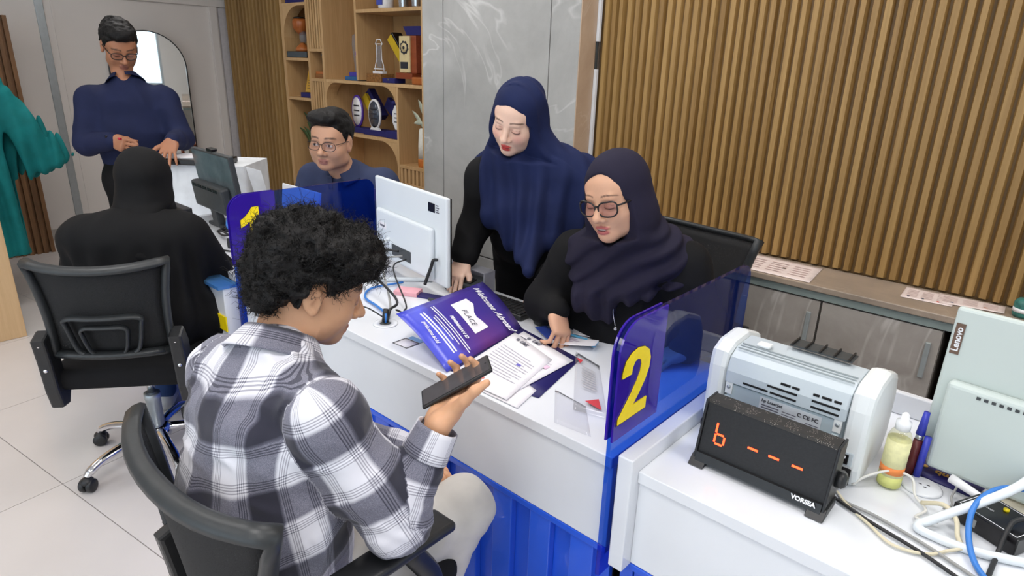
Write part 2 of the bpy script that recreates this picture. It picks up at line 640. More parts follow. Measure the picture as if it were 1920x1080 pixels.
def set_attr(me, name, arr, typ='FLOAT_COLOR'):
    at = me.attributes.new(name, typ, 'POINT')
    arr = np.asarray(arr, dtype=F32)
    if typ == 'FLOAT_COLOR':
        if arr.shape[1] == 3: arr = np.concatenate([arr, np.ones((len(arr), 1), F32)], 1)
        at.data.foreach_set('color', arr.ravel())
    else:
        at.data.foreach_set('vector', arr.ravel())

def vnoise(P, s, seed=0):
    """smooth value noise in -1..1"""
    q = P*s+seed*17.31
    i = np.floor(q).astype(np.int64); f = q-i; f = f*f*(3-2*f)
    def h(a, b, c):
        n = (a*374761393+b*668265263+c*2147483647+seed*1013) & 0x7fffffff
        n = ((n ^ (n >> 13))*1274126177) & 0x7fffffff
        n = n ^ (n >> 16)
        return (n & 0xffff)/32767.5-1
    r = 0
    for a in (0, 1):
        for b in (0, 1):
            for c in (0, 1):
                w = (f[:, 0] if a else 1-f[:, 0])*(f[:, 1] if b else 1-f[:, 1])*(f[:, 2] if c else 1-f[:, 2])
                r = r+w*h(i[:, 0]+a, i[:, 1]+b, i[:, 2]+c)
    return r

def folds(amp, s, seed=0, stretch=(1, 1, 1)):
    st = np.array(stretch, dtype=F32)
    def f(P):
        q = P*st
        w = vnoise(q, s*0.7, seed+5)
        n = vnoise(q+0.02*w[:, None], s, seed)
        return amp*(np.abs(n)*2-0.7)
    return f
# ------------------------------------------------------------------ shared materials
M_WHITE = mat('white_laminate', rgb(228, 231, 236), 0.16, noise=(6, 0.02), spec=0.5)
M_WALL = mat('wall_paint', rgb(226, 221, 217), 0.7, noise=(3, 0.02), bump=(90, 0.03))
M_CEIL = mat('ceiling_paint', rgb(235, 233, 230), 0.8, noise=(3, 0.02))
M_TILE = mat('floor_tile', rgb(214, 208, 205), 0.16, noise=(2.5, 0.03), spec=0.5)
M_GROUT = mat('grout', rgb(150, 144, 140), 0.8)
M_ALU = mat('aluminium', rgb(178, 186, 190), 0.35, 0.6, noise=(30, 0.05))
M_CHROME = mat('chrome', rgb(225, 225, 228), 0.08, 1.0)
M_BLACK = mat('black_plastic', rgb(30, 31, 33), 0.42, noise=(60, 0.15), bump=(300, 0.05))
M_DARK = mat('dark_grey_plastic', rgb(62, 66, 68), 0.45, noise=(60, 0.1), bump=(300, 0.04))
M_SLAT = wood('slat_wood', rgb(132, 100, 53), rgb(170, 136, 82), 'Z', 0.5)
M_SLATBACK = wood('slat_backing', rgb(96, 71, 38), rgb(116, 89, 50), 'Z', 0.6)
M_SHELF = wood('shelf_oak', rgb(190, 150, 100), rgb(216, 180, 132), 'Z', 0.45, contrast=0.8)
M_SHELFIN = wood('shelf_oak_panel', rgb(172, 136, 90), rgb(192, 156, 108), 'Z', 0.5, contrast=0.8)
M_MARBLE = marble('grey_marble', rgb(150, 150, 148), rgb(182, 182, 180), rgb(220, 220, 218), 0.3, 2.0, 0.6)
M_MARBLEB = marble('brown_grey_marble', rgb(146, 138, 130), rgb(178, 172, 164), rgb(212, 208, 202), 0.32, 2.6, 0.8)
M_MARBLE_LIT = marble('warm_lit_marble', rgb(176, 150, 126), rgb(200, 176, 152), rgb(214, 196, 176), 0.35, 3.0, 0.4)  # cupboard's side marble, warm light put into its colour
M_TOPSTONE = marble('worktop_stone', rgb(148, 134, 120), rgb(178, 160, 142), rgb(200, 188, 172), 0.3, 4.0, 0.3)
M_BLUEP = mat('blue_panel', rgb(36, 92, 222), 0.22, noise=(4, 0.05), coat=0.3)
M_YEL = mat('yellow_vinyl', rgb(250, 222, 10), 0.4)
M_PAPER = mat('paper_white', rgb(236, 234, 238), 0.75, noise=(60, 0.015))
M_NAVY = mat('navy_card', rgb(36, 32, 98), 0.45, noise=(10, 0.08))

# ------------------------------------------------------------------ room shell
XL, XR, YF, YB = -6.5, 2.8, -3.3, 3.42
fl = struct('floor', MB().box(XL, XR, YF, YB, -0.12, -0.004), M_GROUT)
T = 8.942*math.pi/180
t1 = (math.cos(T), math.sin(T)); t2 = (-math.sin(T), math.cos(T))
def clip_poly(poly, ax, lim, keep_less):
    out = []
    for i in range(len(poly)):
        a, b = poly[i], poly[(i+1) % len(poly)]
        ia = (a[ax] <= lim) == keep_less; ib = (b[ax] <= lim) == keep_less
        if ia: out.append(a)
        if ia != ib:
            t = (lim-a[ax])/(b[ax]-a[ax])
            out.append((a[0]+(b[0]-a[0])*t, a[1]+(b[1]-a[1])*t))
    return out
g = 0.0016
full_tile = None
for i in range(-9, 9):
    for j in range(-8, 8):
        u0, v0 = -2.512+0.8*i, 0.8125+0.8*j
        pl = [(u0+g, v0+g), (u0+0.8-g, v0+g), (u0+0.8-g, v0+0.8-g), (u0+g, v0+0.8-g)]
        pl = [(u*t1[0]+v*t2[0], u*t1[1]+v*t2[1]) for u, v in pl]
        n0 = list(pl)
        for ax, lim, kl in ((0, XL+0.01, False), (0, XR-0.01, True), (1, YF+0.01, False), (1, YB-0.01, True)):
            if pl: pl = clip_poly(pl, ax, lim, kl)
        if len(pl) < 3: continue
        cx = sum(p[0] for p in pl)/len(pl); cy = sum(p[1] for p in pl)/len(pl)
        if len(pl) == 4 and all(abs(a[0]-b[0])+abs(a[1]-b[1]) < 1e-6 for a, b in zip(pl, n0)) and full_tile:
            o = bpy.data.objects.new('floor_tile', full_tile); C.objects.link(o)
        else:
            o = MB().prism([(p[0]-cx, p[1]-cy) for p in pl], 'Z', -0.006, 0.0).build('floor_tile', M_TILE)
            if len(pl) == 4 and all(abs(a[0]-b[0])+abs(a[1]-b[1]) < 1e-6 for a, b in zip(pl, n0)): full_tile = o.data
        o.location = (cx, cy, 0); o.parent = fl
struct('ceiling', MB().box(XL-0.2, XR+0.2, YF-0.2, YB+0.2, CEIL, CEIL+0.12), M_CEIL)
wl = struct('wall_left', MB().box(XL-0.15, XL, YF-0.15, YB+0.15, 0, CEIL), M_WALL)
wb = struct('wall_back', MB().box(XL, XR+0.15, YB, YB+0.15, 0, CEIL), M_WALL)
wbs = struct('wall_back_slatted', MB().box(-1.93, XR+0.15, 2.79, YB-0.001, 0, CEIL), M_SLATBACK)
struct('wall_right', MB().box(XR, XR+0.15, YF, 0.2, 0, CEIL).box(XR, XR+0.15, 2.2, YB, 0, CEIL).box(XR, XR+0.15, 0.2, 2.2, 0, 0.9).box(XR, XR+0.15, 0.2, 2.2, 2.3, CEIL), M_WALL)
w2 = struct('window_2', MB().box(XR+0.05, XR+0.1, 0.2, 2.2, 0.9, 0.95).box(XR+0.05, XR+0.1, 0.2, 2.2, 2.25, 2.3).box(XR+0.05, XR+0.1, 0.2, 0.25, 0.95, 2.25).box(XR+0.05, XR+0.1, 2.15, 2.2, 0.95, 2.25).box(XR+0.05, XR+0.1, 1.175, 1.225, 0.95, 2.25), M_ALU)
for a, b in ((0.25, 1.175), (1.225, 2.15)):
    MB().box(XR+0.07, XR+0.076, a, b, 0.95, 2.25).build('pane', tinted('window_pane', (0.96, 0.98, 0.97, 1), 0.02), w2)
# front wall with a window to the daylight
WX0, WX1, WZ0, WZ1 = -4.0, 1.8, 0.40, 2.50
wf = MB()
wf.box(XL, WX0, YF-0.15, YF, 0, CEIL).box(WX1, XR, YF-0.15, YF, 0, CEIL).box(WX0, WX1, YF-0.15, YF, 0, WZ0).box(WX0, WX1, YF-0.15, YF, WZ1, CEIL)
struct('wall_front', wf, M_WALL)
wm = MB().box(WX0, WX1, YF-0.1, YF-0.05, WZ0, WZ0+0.05).box(WX0, WX1, YF-0.1, YF-0.05, WZ1-0.05, WZ1)
M_PANE = tinted('window_pane', (0.96, 0.98, 0.97, 1), 0.02)
nw = 5
for k in range(nw+1):
    xx = WX0+(WX1-WX0-0.05)*k/nw
    wm.box(xx, xx+0.05, YF-0.1, YF-0.05, WZ0+0.05, WZ1-0.05)
w1 = struct('window_1', wm, M_ALU)
for k in range(nw):
    a = WX0+(WX1-WX0-0.05)*k/nw+0.05; b = WX0+(WX1-WX0-0.05)*(k+1)/nw
    MB().box(a, b, YF-0.08, YF-0.074, WZ0+0.05, WZ1-0.05).build('pane', M_PANE, w1)

# white end wall: joint strip, skirting and door frame
struct('trim_1', MB().box(XL, XL+0.012, 1.559, 1.617, 0.10, CEIL, bev=0.003), M_ALU)
struct('trim_2', MB().box(XL, XL+0.006, 1.668, 1.682, 0.10, CEIL), M_WALL)
struct('trim_3', MB().box(XL, XL+0.03, 2.93, 3.0, 0.0, 1.98, bev=0.004), M_WALL)
struct('trim_4', MB().box(XL, XL+0.03, 1.70, 3.36, 1.98, 2.04, bev=0.004), M_WALL)
struct('baseboard_left', MB().box(XL, XL+0.014, YF, 2.92, 0.0, 0.095, bev=0.003), mat('skirting', rgb(176, 174, 170), 0.5))
dr = struct('door_1', MB().box(XL, XL+0.02, 3.02, 3.38, 0.0, 1.97), mat('door_leaf', rgb(206, 202, 204), 0.5))
MB().box(XL+0.02, XL+0.035, 3.10, 3.30, 1.90, 1.915).build('door_closer', M_ALU, dr)

# slats: right-hand wall, one board each
def slat_mesh(w0, w1, d, z0, z1):
    return MB().prism([(-w0/2, 0), (w0/2, 0), (w1/2, -d), (-w1/2, -d)], 'Z', z0, z1)
s_a = slat_mesh(0.034, 0.021, 0.020, 0, 1).build('slat', M_SLAT, wbs, world=False).data
s_b = slat_mesh(0.032, 0.018, 0.028, 0, 1).build('slat', M_SLAT, wbs, world=False).data
for o in list(wbs.children): bpy.data.objects.remove(o)
x = -1.895
k = 0
while x < 1.6:
    o = bpy.data.objects.new('slat', s_a if rng.random() < 0.6 else s_b)
    C.objects.link(o); o.parent = wbs
    o.location = (x, 2.79, 0.81); o.scale = (1, 1, CEIL-0.815)
    x += 0.042; k += 1
# slats: left of the shelf unit
sl = struct('wall_slat_panel', MB().box(-6.40, -5.40, 3.075, 3.40, 0, CEIL), M_SLATBACK)
s_c = slat_mesh(0.040, 0.028, 0.030, 0, CEIL-0.01).build('slat', M_SLAT, sl, world=False)
x = -6.372
first = True
while x < -5.42:
    o = s_c if first else bpy.data.objects.new('slat', s_c.data)
    if not first: C.objects.link(o); o.parent = sl
    o.location = (x, 3.075, 0.004); first = False
    x += 0.064

# tall marble cupboard beside the slats
t = thing('tall_cupboard', (-2.5, 2.71, 0), 'tall grey marble-fronted cupboard between the oak shelves and the slatted wall', 'cupboard')
MB().box(-3.066, -1.935, 2.64, 2.785, 0.0, CEIL-0.002).build('body', M_MARBLE_LIT, t)
for (a, b) in ((-3.066, -2.892), (-2.886, -2.117), (-2.111, -1.935)):
    MB().box(a, b, 2.618, 2.638, 0.478, CEIL-0.003, bev=0.002).build('door', M_MARBLE, t)
    MB().box(a, b, 2.618, 2.638, 0.02, 0.470, bev=0.002).build('door', M_MARBLE, t)
MB().box(-1.936, -1.930, 2.62, 2.745, 0.0, CEIL-0.003).build('side_panel', M_MARBLE_LIT, t)
c = thing('cable_conduit', (-1.922, 2.76, 0.8), 'narrow white cable conduit running down beside the wooden slats', 'conduit')
MB().box(-1.930, -1.915, 2.745, 2.765, 0.81, 1.548, bev=0.002).build('cover', M_WHITE, c)
MB().box(-1.930, -1.915, 2.745, 2.765, 1.675, CEIL-0.004, bev=0.002).build('cover', M_WHITE, c)
MB().box(-1.930, -1.922, 2.750, 2.762, 1.548, 1.675).build('cable', M_DARK, c)

# ceiling lamps
for i, (x, y, w) in enumerate(LAMPS):
    where = ['over the draped table', 'over the garment rack', 'over the man in glasses behind partition 1', 'over the woman in black robe', 'over the two women behind the counter', 'over the curly-haired man', 'over the printer desk', 'over the open floor right of the counter', 'near the front window, left', 'near the front window, right'][i]
    t = thing('ceiling_lamp', (x, y, CEIL-0.02), 'square white ceiling panel lamp '+where, 'lamp', 'ceiling panel lamps')
    fr = MB()
    for a, b, c_, d in ((-0.31, 0.31, -0.31, -0.29), (-0.31, 0.31, 0.29, 0.31), (-0.31, -0.29, -0.29, 0.29), (0.29, 0.31, -0.29, 0.29)):
        fr.box(x+a, x+b, y+c_, y+d, CEIL-0.022, CEIL-0.001)
    fr.build('frame', M_WHITE, t)
    MB().box(x-0.289, x+0.289, y-0.289, y+0.289, CEIL-0.012, CEIL-0.004).build('diffuser', mat('lamp_diffuser', (1, 1, 1, 1), 0.5, emit=((1, 0.97, 0.94, 1), 4.0)), t)
    lo = ceiling_area(x, y, w)
    lo.parent = t; lo.location = (0, 0, -0.012)

# ------------------------------------------------------------------ low marble cabinets under the slatted wall
seams = [-1.93, -1.435, -1.035, -0.635, -0.231]
M_HAN = mat('grey_pull', rgb(160, 166, 164), 0.35, 0.2)
places = ['behind the seated woman', 'nearest the tall cupboard, mostly hidden', 'behind the blue partition', 'behind the printer', 'behind the right-hand computer']
labs = ['low marble cabinet door unit nearest the tall cupboard, mostly hidden', 'low marble cabinet behind the seated woman in dark headscarf', 'low marble cabinet seen past the back corner of partition 2', 'low marble cabinet directly behind the grey printer']
for k in range(4):
    a, b = seams[k], seams[k+1]
    t = thing('low_cabinet', ((a+b)/2, 2.64, 0), labs[k], 'cabinet', 'low marble cabinets')
    MB().box(a+0.003, b-0.003, 2.535, 2.785, 0.0, 0.744).build('body', M_MARBLEB, t)
    d = MB().box(a+0.004, b-0.004, 2.512, 2.533, 0.04, 0.738, bev=0.002).build('door', M_MARBLEB, t)
    MB().box(b-0.045, b-0.028, 2.500, 2.512, 0.555, 0.69, bev=0.003).build('handle', M_HAN, d)
t = thing('low_cabinet', (0.5, 2.64, 0), 'low marble cabinet to the right, behind the mint-grey computer', 'cabinet', 'low marble cabinets')
MB().box(-0.21, 1.5, 2.535, 2.785, 0.0, 0.744).build('body', M_MARBLEB, t)
for k in range(3):
    d = MB().box(-0.20+k*0.56, 0.355+k*0.56, 2.512, 2.533, 0.04, 0.738, bev=0.002).build('door', M_MARBLEB, t)
    MB().box(0.30+k*0.56, 0.317+k*0.56, 2.500, 2.512, 0.555, 0.69, bev=0.003).build('handle', M_HAN, d)
w = thing('worktop', (-0.2, 2.64, 0.76), 'long stone worktop strip along the foot of the slatted wall', 'worktop')
MB().box(-1.925, 1.5, 2.500, 2.785, 0.775, 0.800, bev=0.004).build('slab', M_TOPSTONE, w)
MB().box(-1.925, 1.5, 2.508, 2.785, 0.745, 0.775).build('edge_strip', mat('edge_strip', rgb(134, 146, 142), 0.4, noise=(8, 0.08)), w)

# ------------------------------------------------------------------ counter desks
def desk(name, x0, x1, label, yb, upstand):
    t = thing(name, ((x0+x1)/2, 1.35, 0), label, 'desk', 'white and blue counter desks')
    MB().box(x0+0.036, x1, 1.050, yb, 0.727, 0.755, bev=0.002).build('desk_top', M_WHITE, t)
    MB().box(x0+0.036, x1, 1.058, 1.075, 0.510, 0.7265, bev=0.002).build('fascia', M_WHITE, t)
    MB().box(x0, x0+0.036, 1.022, yb, 0.505, 0.792, bev=0.003).build('end_panel', M_WHITE, t)
    MB().box(x0+0.002, x0+0.034, 1.08, yb-0.02, 0.0, 0.505).build('side_panel', M_BLUEP, t)
    MB().box(x0+0.036, x1, 1.085, 1.100, 0.0, 0.509).build('front_panel', M_BLUEP, t)
    MB().box(x0+0.036, x1, 1.056, 1.085, 0.492, 0.509, bev=0.002).build('lip', M_BLUEP, t)
    bm = None
    n = int((x1-x0-0.06)/0.13)
    for k in range(n+1):
        xx = x1-0.035-k*0.13
        if xx-0.068 < x0+0.04: break
        if bm is None:
            bo = MB().box(-0.068, 0, 1.062, 1.085, 0.0, 0.490, bev=0.003).build('board', M_BLUEP, t, world=False)
            bo.data.transform(Matrix.Translation((0, -1.35, 0)))
            bm = bo.data
        else:
            bo = bpy.data.objects.new('board', bm); C.objects.link(bo); bo.parent = t
        bo.location = (xx-(x0+x1)/2, 0, 0)
    if upstand:
        MB().box(x0+0.036, x1, yb-0.02, yb, 0.7555, 0.813, bev=0.003).build('upstand', M_WHITE, t)
    return t
desk('counter_desk', -3.28, -2.265, 'white counter desk with blue ribbed base, left of partition 1', 1.657, False)
desk('counter_desk', -2.235, -0.618, 'white counter desk between partition 1 and partition 2, with open folder', 1.657, False)
desk('counter_desk', -0.588, 1.10, 'white counter desk right of partition 2, carrying printer and queue display', 1.745, True)

# ------------------------------------------------------------------ numbered partitions
M_ACR = tinted('blue_acrylic', (0.20, 0.40, 0.88, 1), 0.03, 0.07, (0.01, 0.05, 0.42, 1))
M_ACRL = tinted('violet_acrylic', (0.28, 0.20, 0.75, 1), 0.04, 0.55, (0.060, 0.022, 0.46, 1))
def bez(pts): return pts
TWO = [(0.0, 0.0), (0.62, 0.0), (0.62, 0.17), (0.30, 0.17), (0.42, 0.30), (0.54, 0.46), (0.61, 0.62), (0.62, 0.76), (0.57, 0.89), (0.46, 0.97), (0.32, 1.0), (0.18, 0.97), (0.07, 0.88), (0.02, 0.74), (0.02, 0.66), (0.21, 0.66), (0.22, 0.75), (0.26, 0.82), (0.32, 0.84), (0.39, 0.81), (0.42, 0.73), (0.41, 0.63), (0.35, 0.51), (0.24, 0.36), (0.10, 0.20), (0.0, 0.08)]
ONE = [(0.20, 0.0), (0.42, 0.0), (0.42, 1.0), (0.27, 1.0), (0.20, 0.90), (0.10, 0.80), (0.0, 0.74), (0.0, 0.57), (0.11, 0.62), (0.20, 0.69)]
def partition(x, label, digit, glyph, gy, gz, gw, gh):
    t = thing('partition_screen', (x, 1.3, 0.477), label, 'partition')
    out = [(1.005, 0.477), (1.050, 0.477), (1.050, 0.766), (1.637, 0.766)]
    out += arc(1.592, 1.040, 0.045, 0, 90, 6) + arc(1.070, 1.020, 0.065, 90, 180, 8)
    if x < -1.0: out = [(y, z) for y, z in out]
    MB().prism(out, 'X', x-0.005, x+0.005).build('screen', M_ACR, t)
    pl = [(1.001, 0.828), (1.180, 0.828), (1.180, 1.087)] + arc(1.068, 1.020, 0.067, 90, 180, 8)
    for sx, nm in ((1, 'front_plate'), (-1, 'back_plate')):
        MB().prism(pl, 'X', x+sx*0.0055, x+sx*0.010).build('number_plate', M_ACRL, t)
    g2 = [(gy+p[0]*gw, gz+p[1]*gh) for p in glyph]
    # the glyph reads from the +X side: reading direction is -Y mirrored to +Y as seen from there
    MB().prism(g2, 'X', x+0.0103, x+0.0125).build('numeral', M_YEL, t)
    cx = sum(p[0] for p in g2)/len(g2); cz = sum(p[1] for p in g2)/len(g2)
    sh = [(cx+(p[0]-cx)*1.06-0.001, cz+(p[1]-cz)*1.03-0.001) for p in g2]
    MB().prism(sh, 'X', x+0.0101, x+0.0107).build('numeral_outline', mat('outline_dark', rgb(60, 40, 30), 0.5), t)
partition(-0.603, 'blue acrylic partition with yellow numeral 2 on its violet front plate', '2', TWO, 1.012, 0.866, 0.175, 0.158)
partition(-2.250, 'blue acrylic partition with yellow numeral 1 behind the curly-haired man', '1', ONE, 1.040, 0.872, 0.17, 0.165)
# ------------------------------------------------------------------ oak shelf unit
sh = thing('shelf_unit', (-4.47, 3.2, 0), 'built-in oak display shelf unit with arched niches full of awards', 'shelf')
YS0, YS1 = 3.04, 3.385
def board(x0, x1, z0, z1, y0=YS0, y1=YS1, nm='board', m=None):
    return MB().box(x0, x1, y0, y1, z0, z1, bev=0.002).build(nm, m or M_SHELF, sh)
MB().box(-5.40, -3.10, 3.386, 3.41, 0.0, CEIL-0.004).build('back_panel', M_SHELFIN, sh)
board(-5.395, -5.355, 0.0, CEIL-0.004, nm='upright')
board(-5.005, -4.975, 0.0, CEIL-0.004, nm='upright')
board(-4.795, -4.765, 0.0, CEIL-0.004, nm='upright')
board(-4.335, -4.310, 1.405, CEIL-0.004, nm='upright')
board(-3.862, -3.842, 0.70, 1.375, nm='upright')
board(-3.575, -3.545, 0.0, CEIL-0.004, nm='upright')
for a, b, z in ((-5.355, -5.005, 1.955), (-5.355, -5.005, 1.53), (-5.355, -5.005, 1.21), (-5.355, -5.005, 0.465),
                (-4.975, -4.795, 1.375), (-4.975, -4.795, 1.605), (-4.310, -3.575, 1.88), (-4.765, -3.575, 1.375),
                (-4.765, -3.862, 0.975), (-4.765, -3.575, 0.45), (-3.842, -3.575, 0.80), (-3.842, -3.575, 0.665)):
    board(a, b, z, z+0.024, nm='shelf_board')
# arched corner pieces (front frames)
def corner(xc, zc, r, sx, sz, nm='arch_corner'):
    pts = [(xc, zc)]
    # concave quarter: from the corner along both edges, closed by the arc
    cx, cz = xc+sx*r, zc+sz*r
    n = 10
    a0 = math.atan2(0, -sx); 
    pts = [(xc, zc)]
    for i in range(n+1):
        t = i/n*math.pi/2
        pts.append((cx-sx*r*math.cos(t), cz-sz*r*math.sin(t)))
    MB().prism(pts, 'Y', YS0, YS0+0.10).build(nm, M_SHELF, sh)
corner(-4.765, 1.375, 0.13, 1, -1); corner(-3.862, 1.375, 0.16, -1, -1)
corner(-3.862, 0.975, 0.19, -1, -1); corner(-4.765, 0.975, 0.13, 1, -1)
corner(-5.355, 1.955, 0.24, 1, -1)
# little slatted fillings
def slats(x0, x1, z0, z1, n):
    w = (x1-x0)/n
    for i in range(n):
        MB().box(x0+i*w+w*0.12, x0+i*w+w*0.68, YS0+0.004, YS0+0.02, z0, z1).build('slat', M_SHELF, sh)
    MB().box(x0, x1, YS0+0.03, YS0+0.04, z0, z1).build('slat_backing', M_SLATBACK, sh)
slats(-4.975, -4.795, 1.63, CEIL-0.01, 5)
slats(-4.975, -4.795, 0.75, 1.374, 5)
slats(-3.842, -3.575, 0.69, 0.799, 6)

M_GOLD = mat('gold_plaque', rgb(214, 164, 40), 0.35, 0.3)
M_NBOX = mat('navy_velvet_box', rgb(34, 34, 104), 0.7)
M_RWOOD = wood('red_brown_wood', rgb(120, 54, 28), rgb(158, 80, 44), 'X', 0.4)
M_BWOOD = wood('brown_wood', rgb(120, 78, 40), rgb(160, 110, 62), 'X', 0.5)
M_CREAM = mat('cream_plaque', rgb(226, 206, 156), 0.4)
M_CRYS = tinted('crystal', (0.82, 0.86, 0.92, 1), 0.03, 0.12, (0.7, 0.75, 0.85, 1))
M_SILV = mat('silver_metal', rgb(196, 200, 204), 0.2, 0.9)
M_WHT = mat('glossy_white', rgb(238, 238, 240), 0.25)
M_YVEL = mat('yellow_velvet', rgb(206, 172, 30), 0.8)
M_BLK = mat('glossy_black', rgb(20, 18, 20), 0.25)
M_ORNG = wood('orange_wood', rgb(160, 84, 34), rgb(196, 118, 60), 'Z', 0.35)
M_PURP = mat('purple_glossy', rgb(92, 60, 170), 0.3)
M_INK = mat('dark_ink', rgb(44, 44, 52), 0.6)
M_LEAF = mat('leaf_green', rgb(70, 104, 66), 0.5, noise=(20, 0.25))

# navy box on the top left shelf
t = thing('gift_box', (-5.18, 3.14, 1.98), 'flat navy gift box on the top left shelf', 'box')
MB().box(-5.33, -5.03, 3.06, 3.24, 1.980, 2.045, bev=0.004).build('base', M_NBOX, t)
MB().box(-5.335, -5.025, 3.055, 3.245, 2.045, 2.09, bev=0.004).build('lid', M_NBOX, t)
# black boxed trophy with orange figure
t = thing('trophy', (-5.19, 3.13, 1.555), 'orange wooden trophy with glass core in an open black box', 'trophy')
MB().box(-5.35, -5.03, 3.05, 3.22, 1.555, 1.605, bev=0.004).build('box_base', M_BLK, t)
MB().box(-5.13, -5.03, 3.22, 3.245, 1.605, 1.86, M=None, bev=0.003).build('box_lid', M_BLK, t)
MB().lathe([(0.06, 0), (0.062, 0.02), (0.045, 0.04), (0.02, 0.06), (0.016, 0.07)], 16, loc=(-5.20, 3.12, 1.606)).build('foot', M_ORNG, t)
MB().lathe([(0.022, 0), (0.03, 0.03), (0.028, 0.08), (0.02, 0.11)], 16, loc=(-5.19, 3.12, 1.675)).build('glass_core', M_CRYS, t)
MB().lathe([(0.016, 0), (0.04, 0.02), (0.066, 0.05), (0.07, 0.10), (0.06, 0.125)], 16, loc=(-5.21, 3.12, 1.735)).build('bowl', M_ORNG, t)
MB().ball((-5.23, 3.12, 1.868), (0.055, 0.05, 0.012), 8).build('cap', M_BLK, t)
# gold plaque on navy stand
t = thing('award_plaque', (-5.08, 3.13, 1.235), 'gold plaque with round blue seal leaning on a navy stand', 'plaque')
MB().box(-5.19, -5.02, 3.06, 3.20, 1.235, 1.275, bev=0.003).build('stand', M_NBOX, t)
Ml = rotm(-0.25)
MB().box(-0.075, 0.075, -0.008, 0.008, 0, 0.215, M=Ml, loc=(-5.095, 3.10, 1.276), bev=0.002).build('plate', M_GOLD, t)
for k in range(4):
    MB().box(-0.05, 0.05, -0.0095, -0.008, 0.03+k*0.022, 0.036+k*0.022, M=Ml, loc=(-5.095, 3.10, 1.276)).build('text_line', mat('plaque_text', rgb(120, 80, 20), 0.5), t)
MB().lathe([(0.024, 0), (0.024, 0.002)], 16, M=Ml @ rotm(math.pi/2), loc=Vector((-5.095, 3.10, 1.276))+Ml @ Vector((0.01, -0.008, 0.165))).build('seal', mat('seal_blue', rgb(86, 106, 190), 0.4), t)
# wooden model in the narrow niche
t = thing('wooden_model', (-4.885, 3.12, 1.40), 'small carved wooden model standing in the narrow niche', 'ornament')
MB().box(-4.96, -4.815, 3.07, 3.17, 1.400, 1.432, bev=0.002).build('base', M_BWOOD, t)
MB().box(-4.955, -4.82, 3.075, 3.165, 1.432, 1.452, bev=0.002).build('plinth', M_ORNG, t)
MB().prism([(-0.03, 0), (0.03, 0), (0.022, 0.06), (0.03, 0.1), (0.008, 0.15), (-0.01, 0.15), (-0.018, 0.09), (-0.026, 0.05)], 'Y', 3.105, 3.14, loc=(-4.86, 0, 1.452), bev=0.002).build('figure', M_CREAM, t)
MB().box(-4.905, -4.865, 3.10, 3.145, 1.575, 1.59).build('cap', M_DARK, t)
# crystal flame
t = thing('crystal_trophy', (-4.42, 3.14, 1.40), 'flame-shaped crystal trophy on stacked blue bases', 'trophy')
MB().box(-4.52, -4.345, 3.06, 3.22, 1.400, 1.430, bev=0.003).build('base', mat('teal_blue', rgb(42, 96, 150), 0.3), t)
MB().box(-4.49, -4.345, 3.08, 3.20, 1.430, 1.462, bev=0.003).build('upper_base', mat('violet_blue', rgb(70, 60, 160), 0.3), t)
fl_ = [(-0.05, 0), (0.04, 0), (0.07, 0.10), (0.05, 0.20), (0.06, 0.27), (0.03, 0.30), (0.02, 0.24), (0.0, 0.31), (-0.03, 0.36), (-0.035, 0.28), (-0.07, 0.27), (-0.08, 0.20), (-0.06, 0.08)]
MB().prism(fl_, 'Y', 3.125, 3.155, loc=(-4.425, 0, 1.4625), bev=0.005).build('flame', M_CRYS, t)
MB().ball((-4.40, 3.12, 1.60), 0.034, 10).build('emblem', M_PURP, t)
MB().box(-4.375, -4.345, 3.13, 3.16, 1.463, 1.82, bev=0.002).build('column', mat('indigo_column', rgb(66, 46, 130), 0.3), t)
# tower outline trophy
t = thing('tower_trophy', (-4.14, 3.12, 1.40), 'white outlined tower trophy on a woven brown base', 'trophy')
MB().box(-4.24, -4.06, 3.06, 3.19, 1.400, 1.460, bev=0.004).build('base', mat('woven_rattan', rgb(140, 96, 48), 0.7, noise=(90, 0.4), bump=(120, 0.6)), t)
tw = MB()
for sx in (-1, 1):
    tw.tube([(-4.15+sx*0.055, 3.12, 1.475), (-4.15+sx*0.05, 3.12, 1.52), (-4.15+sx*0.03, 3.12, 1.56), (-4.15+sx*0.028, 3.12, 1.66), (-4.15+sx*0.042, 3.12, 1.67)], 0.004, 6)
tw.tube([(-4.192, 3.12, 1.67), (-4.17, 3.12, 1.70), (-4.13, 3.12, 1.70), (-4.108, 3.12, 1.67), (-4.192, 3.12, 1.67)], 0.005, 6)
tw.box(-4.21, -4.09, 3.10, 3.14, 1.461, 1.478).box(-4.20, -4.10, 3.105, 3.135, 1.49, 1.50)
tw.build('outline', M_WHT, t)
MB().box(-4.176, -4.124, 3.116, 3.124, 1.505, 1.66).build('glass_panel', M_CRYS, t)
# wooden sundial plaque in its case, with lining and boxes
t = thing('boxed_plaque', (-3.83, 3.14, 1.40), 'cream plaque with gear emblem on a red wooden stand inside an open navy case', 'plaque')
MB().box(-3.885, -3.70, 3.06, 3.16, 1.435, 1.475, bev=0.003).build('stand', M_RWOOD, t)
MB().box(-3.80, -3.69, 3.092, 3.145, 1.475, 1.725, bev=0.003).build('backing', M_RWOOD, t)
MB().box(-3.86, -3.745, 3.078, 3.092, 1.478, 1.722, bev=0.003).build('plate', M_CREAM, t)
cx, cz = -3.802, 1.645
gear = []
for i in range(36):
    a = 2*math.pi*i/36; r = 0.046 if (i//2) % 2 else 0.040
    gear.append((cx+r*math.cos(a), cz+r*math.sin(a)))
MB().prism(gear, 'Y', 3.074, 3.0779).build('gear_emblem', M_INK, t)
MB().lathe([(0.031, 0), (0.031, 0.002)], 20, M=rotm(math.pi/2), loc=(cx, 3.074, cz)).build('gear_face', M_CREAM, t)
MB().lathe([(0.012, 0), (0.012, 0.0015)], 14, M=rotm(math.pi/2), loc=(cx, 3.072, cz)).build('gear_hub', M_INK, t)
